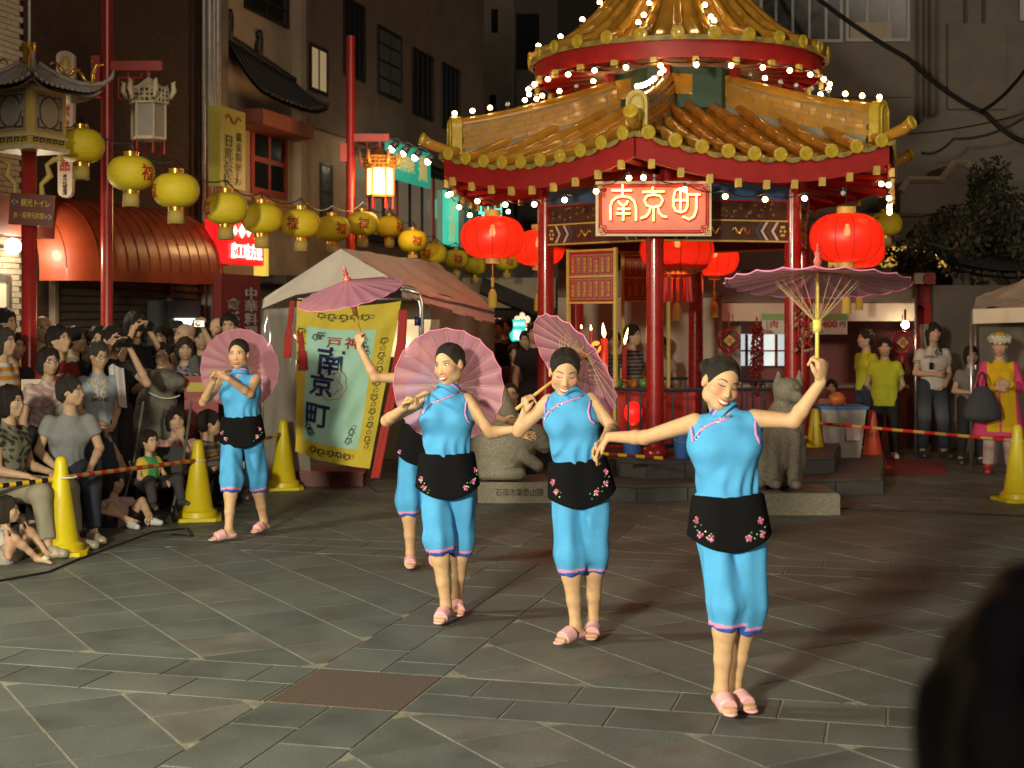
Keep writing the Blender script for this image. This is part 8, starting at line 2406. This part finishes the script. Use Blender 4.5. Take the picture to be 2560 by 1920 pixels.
shirt_text(r_, 'DREAMS', 243, 957, 50, 20, INKC); shirt_text(r_, '36', 249, 980, 34, 32, INKC); shirt_text(r_, 'SINCE 82', 249, 998, 40, 10, BLACKP)
r_ = P('photographer in black with a towel aiming a camera between the others', 282, 848, 13.3, 140, DARK, arms='cam', face=False); J = r_['J']; camera_thing('black camera with a flash held by the photographer with the towel', J['head'] + vv(math.sin(R(140)), math.cos(R(140)), 0) * .19 + vv(0, 0, -.02), 140)
r_ = P('taller photographer with raised camera in front of the shutters', 338, 812, 14.6, 140, DARK, arms='cam', face=False, hair='shag'); J = r_['J']; camera_thing('black camera held high before the face of the taller photographer', J['head'] + vv(math.sin(R(140)), math.cos(R(140)), 0) * .19 + vv(0, 0, -.01), 140)
tw = MB(); o_ = W(289, 915, 13.0)
tw.grid(lambda u, v: vv((u - .5) * .13 + .03 * v, .03 * math.sin(u * 8), -.36 * v + .02 * math.sin(u * 5)), 10, 10); t_ = tw.obj('towel', M('white_towel', (.50, .46, .47), .9, var=.1), None, True, label='white and pink towel hanging from the photographer', cat='towel'); t_.location = o_
r_ = P('boy in black with glasses resting his arms on the stone animal', 404, 886, 14.65, 165, DARK, arms='ledge', hair='short'); glasses(r_)
P('boy with fringe next to the one with glasses', 438, 882, 15.0, 150, (.06, .05, .05), hair='bob'); P('woman in black patterned top leaning by the stone animal', 463, 872, 14.85, 165, mottled((.03, .03, .035), (.22, .20, .24), 50), hair='bob', arms='ledge', female=True)
P('dark head in front of the shutters left of the screen', 409, 843, 15.2, 200, DARK, hair='bob'); P('dark head just under the glowing vending machine', 440, 832, 15.6, 190, DARK); P('bald man looking away under the vending machine', 461, 838, 15.0, 230, (.1, .1, .1), hair='bald')
r_ = P('person raising a small silver camera overhead', 505, 845, 15.0, 170, (.08, .07, .07), hair='long', female=True, arms=[(W(478, 835, 14.9), W(487, 806, 14.75), dict(d=vv(.6, -.3, .4), sd=vv(0, -1, 0), n=vv(.3, 0, -.8), curl=.7)), (W(532, 870, 14.8), W(508, 822, 14.75), dict(d=vv(-.3, -.2, .9), sd=vv(0, -1, 0), n=vv(-.8, 0, 0), curl=.7))]); camera_thing('small silver compact camera raised over the crowd', W(499, 809, 14.68), 180, True)
P('man with dark cap of hair behind the pink parasol', 572, 815, 15.6, 175, (.1, .1, .12)); P('man in glasses behind the parasol of the dancer farthest left', 545, 822, 16.0, 150, (.12, .11, .10), hair='bald')
# --- left crowd, sitting
r_ = P('seated woman in black and olive patterned dress at the left edge', 26, 1004, 10.95, 105, mottled((.035, .035, .032), (.17, .17, .12), 45), BEIG, pose='sit', arms='lap', hair='bob', female=True, h=.011, seat=.42, blen=1.85, sleeve=.35, shoes=dict(col=(.3, .27, .2)))
r_ = P('seated man in grey T-shirt leaning forward with hands on his knees', 176, 978, 11.5, 150, (.23, .245, .25), (.028, .032, .05), pose='sit', arms='knees', lean=-.34, hyaw=100, spread=.03, seat=.42, h=.011, hcol=(.03, .027, .024), pitch=.05, shoes=dict(col=(.36, .32, .24)))
r_ = P('person in olive bucket hat squatting and holding up a pink phone', 221, 1062, 12.9, 130, (.16, .16, .14), DARK, pose='squat', arms='cam', hair='short', face=False)
m = MB(); m.lathe([(.155, -.02), (.15, -.012), (.105, .03), (.098, .09), (.07, .125), (0, .13)], (0, 0, 0), 20); h_ = m.obj('bucket_hat', M('olive_cotton', (.17, .16, .085), .85, var=.1), None, True, label='olive bucket hat on the person with the pink phone', cat='hat'); h_.location = W(221, 1050, 12.9)
m = MB(); m.box((0, 0, 0), (.055, .015, .10)); ph = m.obj('phone', M('pink_phone', (.55, .16, .13), .35), None, label='pink phone held up below the olive hat', cat='phone'); ph.location = W(230, 1074, 12.62); ph.rotation_euler = (0, R(80), R(-70))
r_ = P('woman in pink plaid shirt sitting low with a hand at her chin', 441, 1048, 13.65, 160, plaid((.48, .22, .22), (.58, .42, .40)), DARK, pose='squat', arms=['down', 'chin'], hair='bob', female=True, pitch=-.05)
P('man in striped polo crouching behind the dancer farthest left', 524, 1057, 13.8, 115, stripes((.07, .06, .055), (.20, .17, .14), .06), DARK, pose='squat', arms='knees', hair='short', hyaw=80)
r_ = P('girl in pink top hugging her shins on the ground', 289, 1203, 12.25, 118, (.50, .33, .36), DARK, pose='ground', arms='shins', H=1.05, hair='bob', female=True, blen=.7, pitch=-.15, shoes=dict(col=(.55, .55, .58)), hs=.80)
r_ = P('little girl in white T-shirt sitting on the ground at the left edge', 18, 1274, 10.45, 88, (.48, .44, .42), (.4, .38, .36), pose='ground', arms='knees', H=.95, hair='bob', female=True, blen=.45, h=.010, pitch=.02, hs=.80, hcol=(.03, .022, .016), shoes=dict(kind='slipper', col=(.52, .44, .34)))
shirt_text(r_, 'jeune fille', 26, 1338, 36, 9, BLACKP)
r_ = P('toddler in yellow and green T-shirt sitting in the stroller', 374, 1103, 12.6, 130, lambda u, v, f: np.where((np.abs(u) < .06)[:, None], np.array((.06, .28, .10)), np.array((.58, .42, .06))), (.05, .045, .05), pose='sit', arms='lap', H=.86, hair='short', seat=.10, ground=.12, hs=.78, base=.12)
# stroller
sr = empty('stroller', (W(388, 0, 12.72).x, 12.72, 0), label='black stroller with pale spoked wheels holding the toddler', cat='stroller')
m = MB(); m.b2((-.18, -.15, .30), (.18, .22, .36)); m.obj('seat', BLACKP, sr)
m = MB(); m.add([(-.2, .18, .34), (.2, .18, .34), (.2, .28, .60), (-.2, .28, .60), (-.2, .21, .34), (.2, .21, .34), (.2, .31, .60), (-.2, .31, .60)], [(0, 1, 2, 3), (7, 6, 5, 4), (0, 4, 5, 1), (1, 5, 6, 2), (2, 6, 7, 3), (3, 7, 4, 0)]); m.obj('backrest', BLACKP, sr)
for e in (-1, 1): m = MB(); m.tube([(e * .22, .45, 1.0), (e * .22, .1, .45), (e * .22, -.30, .10)], .012, 8); m.tube([(e * .22, .3, .1), (e * .22, -.02, .5)], .012, 8); m.obj('frame', METAL, sr)
for e in (-1, 1):
    for y_ in (-.30, .30):
        m = MB(); m.lathe([(.062, -.012), (.075, -.012), (.075, .012), (.062, .012)], (e * .24, y_, .076), 20, axis=(1, .5, 0)); wv = m.obj('wheel', BLACKP, sr)
        m = MB(); m.lathe([(0, 0), (.018, 0), (.018, .018), (0, .018)], (e * .24, y_, .076), 12, axis=(1, .5, 0)); ax_ = vv(1, .5, 0).normalized(); s1 = ax_.cross(vv(0, 0, 1)).normalized()
        for j in range(6): a_ = j * math.pi / 3; d_ = s1 * math.cos(a_) + vv(0, 0, 1) * math.sin(a_); c_ = vv(e * .24, y_, .076); m.tube([c_ + d_ * .015, c_ + d_ * .062], .008, 5)
        m.tube([vv(e * .24, y_, .076) + (s1 * math.cos(a_) + vv(0, 0, 1) * math.sin(a_)) * .060 for a_ in np.linspace(0, 6.283, 17)[:-1]], .008, 5, closed=True); m.obj('hub', M('pale_plastic_wheel', (.50, .46, .38), .5) if 'pale_plastic_wheel' not in bpy.data.materials else bpy.data.materials['pale_plastic_wheel'], wv, kind='stuff')
# notices among the crowd
def notice(label, px0, py0, px1, py1, Y, mat, lines, tmat, head=None):
    a, b = W(px0, py1, Y), W(px1, py0, Y); rt = empty('notice_sign', ((a.x + b.x) / 2, Y, a.z), R(12), label=label, cat='sign'); w_, h_ = b.x - a.x, b.z - a.z
    m = MB(); m.box((0, 0, h_ / 2), (w_, .02, h_)); m.obj('board', mat, rt)
    for j, t in enumerate(lines): text(t, tmat, rt, (0, -.013, h_ * (.74 - j * .62 / max(1, len(lines) - 1))), 1, fit=(w_ * .82, h_ * .055))
    if head: m = MB(); m.box((-w_ * .15, -.011, h_ * .88), (w_ * .55, .004, h_ * .10)); m.obj('yellow_patch', head, rt)
    m = MB(); m.tube([(0, .03, h_ * .5), (0, .03, -a.z)], .015, 6); m.obj('post', METAL, rt)
notice('pale notice sheet with rows of lettering beside the seated woman', 55, 948, 118, 1110, 11.9, M('pale_notice', (.46, .38, .30), .5, var=.1), ['飲店などで魚', 'りコです教団団', 'などの行は、団', 'い議で団団した', '主催者です。', '許しません'], M('brown_print', (.10, .05, .03), .6), M('notice_yellow', (.45, .36, .08), .6))
notice('red notice board with white lettering behind the dancer farthest left', 462, 940, 545, 1170, 14.2, M('red_notice', (.26, .025, .025), .5, var=.1), ['この中国結びの', '一つのお守りは', '中国の行事', '一つの飾り物で', 'その願いが叶う', 'ために作られた'], M('pale_print', (.36, .20, .18), .6), M('notice_yellow2', (.48, .38, .05), .6))
# --- people in the middle, dim
MID = 'people in the dim street behind the dancers'
P('dim man under the tent edge looking this way', 1243, 822, 19.5, 175, DARK, group=MID, h=.016); P('taller dim man beside the lit green signboard', 1264, 816, 20.5, 190, (.10, .05, .05), group=MID, h=.016); P('dim woman with long hair low beside the green signboard', 1285, 882, 18.5, 180, (.10, .05, .05), hair='long', female=True, group=MID, h=.016)
P('dim man in black just left of the pavilion column', 1336, 832, 17.6, 180, DARK, group=MID, h=.016); P('dim head right under the green signboard', 1314, 850, 19.0, 200, DARK, group=MID, h=.016)
P('woman in white shirt sitting behind the middle statue', 1276, 986, 14.9, 178, (.48, .47, .46), DARK, pose='sit', arms='lap', hair='bun', female=True, seat=.4, group=MID)
P('man in black and grey striped polo inside the pavilion', 1582, 838, 17.4, 125, stripes((.025, .025, .028), (.20, .18, .17), .045), DENIM, ground=0, group=MID, h=.014)
P('person in striped shirt half hidden behind the candles', 1535, 852, 17.9, 175, stripes((.03, .03, .033), (.17, .15, .15), .05), ground=0, group=MID, h=.016); P('stallholder in pale shirt seen through the pavilion', 1650, 862, 19.0, 200, (.40, .34, .30), ground=0, group=MID, h=.016)
# --- right
RGT = 'people standing by the stalls on the right'
LIME = (.42, .46, .03)
P('man in lime polo standing in profile with hands behind his back', 2163, 846, 18.5, 250, LIME, DENIM, arms='back', group=RGT, hair='short', tlen=-.02)
P('stouter man in lime polo and black trousers facing this way', 2212, 868, 18.15, 195, LIME, DARK, arms='back', group=RGT, hair='short', belly=.03, tlen=-.14, blen=1.97, inf=.022, shoes=dict(col=(.60, .58, .54)))
r_ = P('long-haired man in white T-shirt numbered 63 and faded jeans', 2334, 832, 18.2, 175, lambda u, v, f: np.where(((np.abs(u) > .19) & (((v * 40) % 1) < .4) & (v < -.08))[:, None], np.array((.03, .03, .04)), np.array((.52, .48, .44))), lambda u, v, f: np.array((.035, .042, .06)) + np.exp(-((v + .35) / .15) ** 2)[:, None] * np.array((.06, .06, .06)), arms=['fold', 'front'], group=RGT, hair='shag', tlen=-.04, pitch=.12)
shirt_text(r_, '63', 2346, 880, 19, 17, BLACKP); shirt_text(r_, 'BUHNWUT', 2328, 893, 36, 7, BLACKP)
m = MB(); p = W(2328, 915, 18.0); m.box((0, 0, 0), (.05, .015, .085)); m.tube([(0, 0, .04), (.03, .03, .3)], .003, 4); ph = m.obj('phone', LENS, None, label='black phone hanging on the man in the white T-shirt', cat='phone'); ph.location = p
P('dim person in dark clothes behind the man in the white T-shirt', 2375, 870, 19.2, 200, (.04, .04, .045), BEIG, group=RGT, hair='short', h=.016)
P('woman in grey T-shirt with folded arms beside the costumed performer', 2428, 888, 17.3, 178, (.17, .155, .15), DARK, arms='fold', group=RGT, hair='bob', female=True)
P('child in pink striped top behind the pale bin', 2078, 968, 17.6, 200, stripes((.5, .18, .17), (.5, .32, .3), .06), DARK, H=1.25, group=RGT, hair='short')
PINKC, YELC = np.array((.60, .055, .16)), np.array((.60, .36, .01))
r_ = P('performer in yellow satin and pink sleeves with a white fur hat', 2499, 864, 16.3, 188, lambda u, v, f: np.where(((np.abs(u) < .145) & (v > -.62))[:, None], YELC, PINKC), (.42, .30, .30), arms='fold', group=RGT, hair='bun', female=True, sleeve=1.9, tlen=-.05, paint=True, shoes=dict(col=(.30, .025, .02), boot=.55), h=.011, hyaw=200)
J = r_['J']; off = r_['off']; hc = (J['hip'][0] + J['hip'][1]) / 2
s = SDF(np.array(hc) - np.array((.4, .4, .62)), np.array(hc) + np.array((.4, .4, .25)), .012)
for t in np.linspace(0, 1, 7): c = hc + vv(0, 0, .12 - .52 * t); a_ = J['side'] * (.06 + .05 * t); s.cap(c - a_, c + a_, .115 + .07 * t, .115 + .07 * t, .03)
zb = hc.z - .40; s.clip(lambda x, y, z: zb - z); s.wobble(lambda x, y, z: .006 * np.sin(40 * x + 3) * np.sin(9 * y))
V, Q = s.nets(); V = relax(V, Q, 1); u_ = (V - np.array(hc)) @ np.array(J['side'])
cc = np.where(((V[:, 2] < zb + .06) | (np.abs(u_) > .16) | (np.abs(u_ + .02) < .012))[:, None], PINKC, YELC); link('skirt', qmesh('skirt', V, Q, SATIN, cc, off), r_['root'])
m = MB(); m.off = off
c, Rm = J['head'], J['Rm']; rr = random.Random(3)
for j in range(160):
    a_ = rr.uniform(0, 6.283); m.ball(c + Rm @ vv((.098 + rr.gauss(0, .008)) * math.cos(a_), -.01 + (.118 + rr.gauss(0, .008)) * math.sin(a_), .070 + rr.gauss(0, .016)), rr.uniform(.018, .03), 7, 5)
m.obj('fur_brim', M('white_fur', (.62, .55, .44), .95, var=.2, scale=60, bump=.8, bscale=80), r_['root'], True, kind='stuff')
m = MB(); m.off = off; m.ball(c + Rm @ vv(0, -.01, .10), (.075, .085, .06), 16, 10); m.obj('hat_crown', M('hat_gold', (.50, .30, .03), .4, var=.2), r_['root'], True)
m = MB(); m.off = off
for z in (.0, -.05): 
    for j in range(14): a_ = -math.pi * .35 - j * .06; pass
hb2 = empty('handbag', W(2455, 1015, 15.95), label='dark dotted cloth bag on the arm of the costumed performer', cat='bag')
m = MB()
def bag(u, v):
    a_ = 2 * math.pi * u; w_ = .05 + .17 * math.sin(min(1, v * 1.1) * math.pi * .5) ** .8
    if v > .9: w_ *= (1 - (v - .9) * 6)
    return vv(w_ * math.cos(a_), .55 * w_ * math.sin(a_), .22 - .40 * v)
m.grid(bag, 24, 12); m.obj('pouch', M('dotted_cloth', (.035, .035, .045), .8, var=.5, scale=70), hb2, True)
m = MB(); m.tube([vv(.05 * math.cos(a_), 0, .21 + .16 * math.sin(a_)) for a_ in np.linspace(0, math.pi, 10)], .014, 6); m.obj('handle', BLACKP, hb2, True)
# --- blurred head close to the camera at the lower right
J = skel(2725, 1985, .92, 10, 'stand', 'down', H=1.52); J['hs'] = 1.15
person('blurred dark head of a spectator close by at the lower right corner', J, dict(h=.012, hair='short', face=False, skin=(.3, .2, .14), hcol=(.045, .048, .070), top=dict(col=(.02, .022, .03), sleeve=.6), bottom=dict(col=DARK), shoes=dict(col=DARK)))
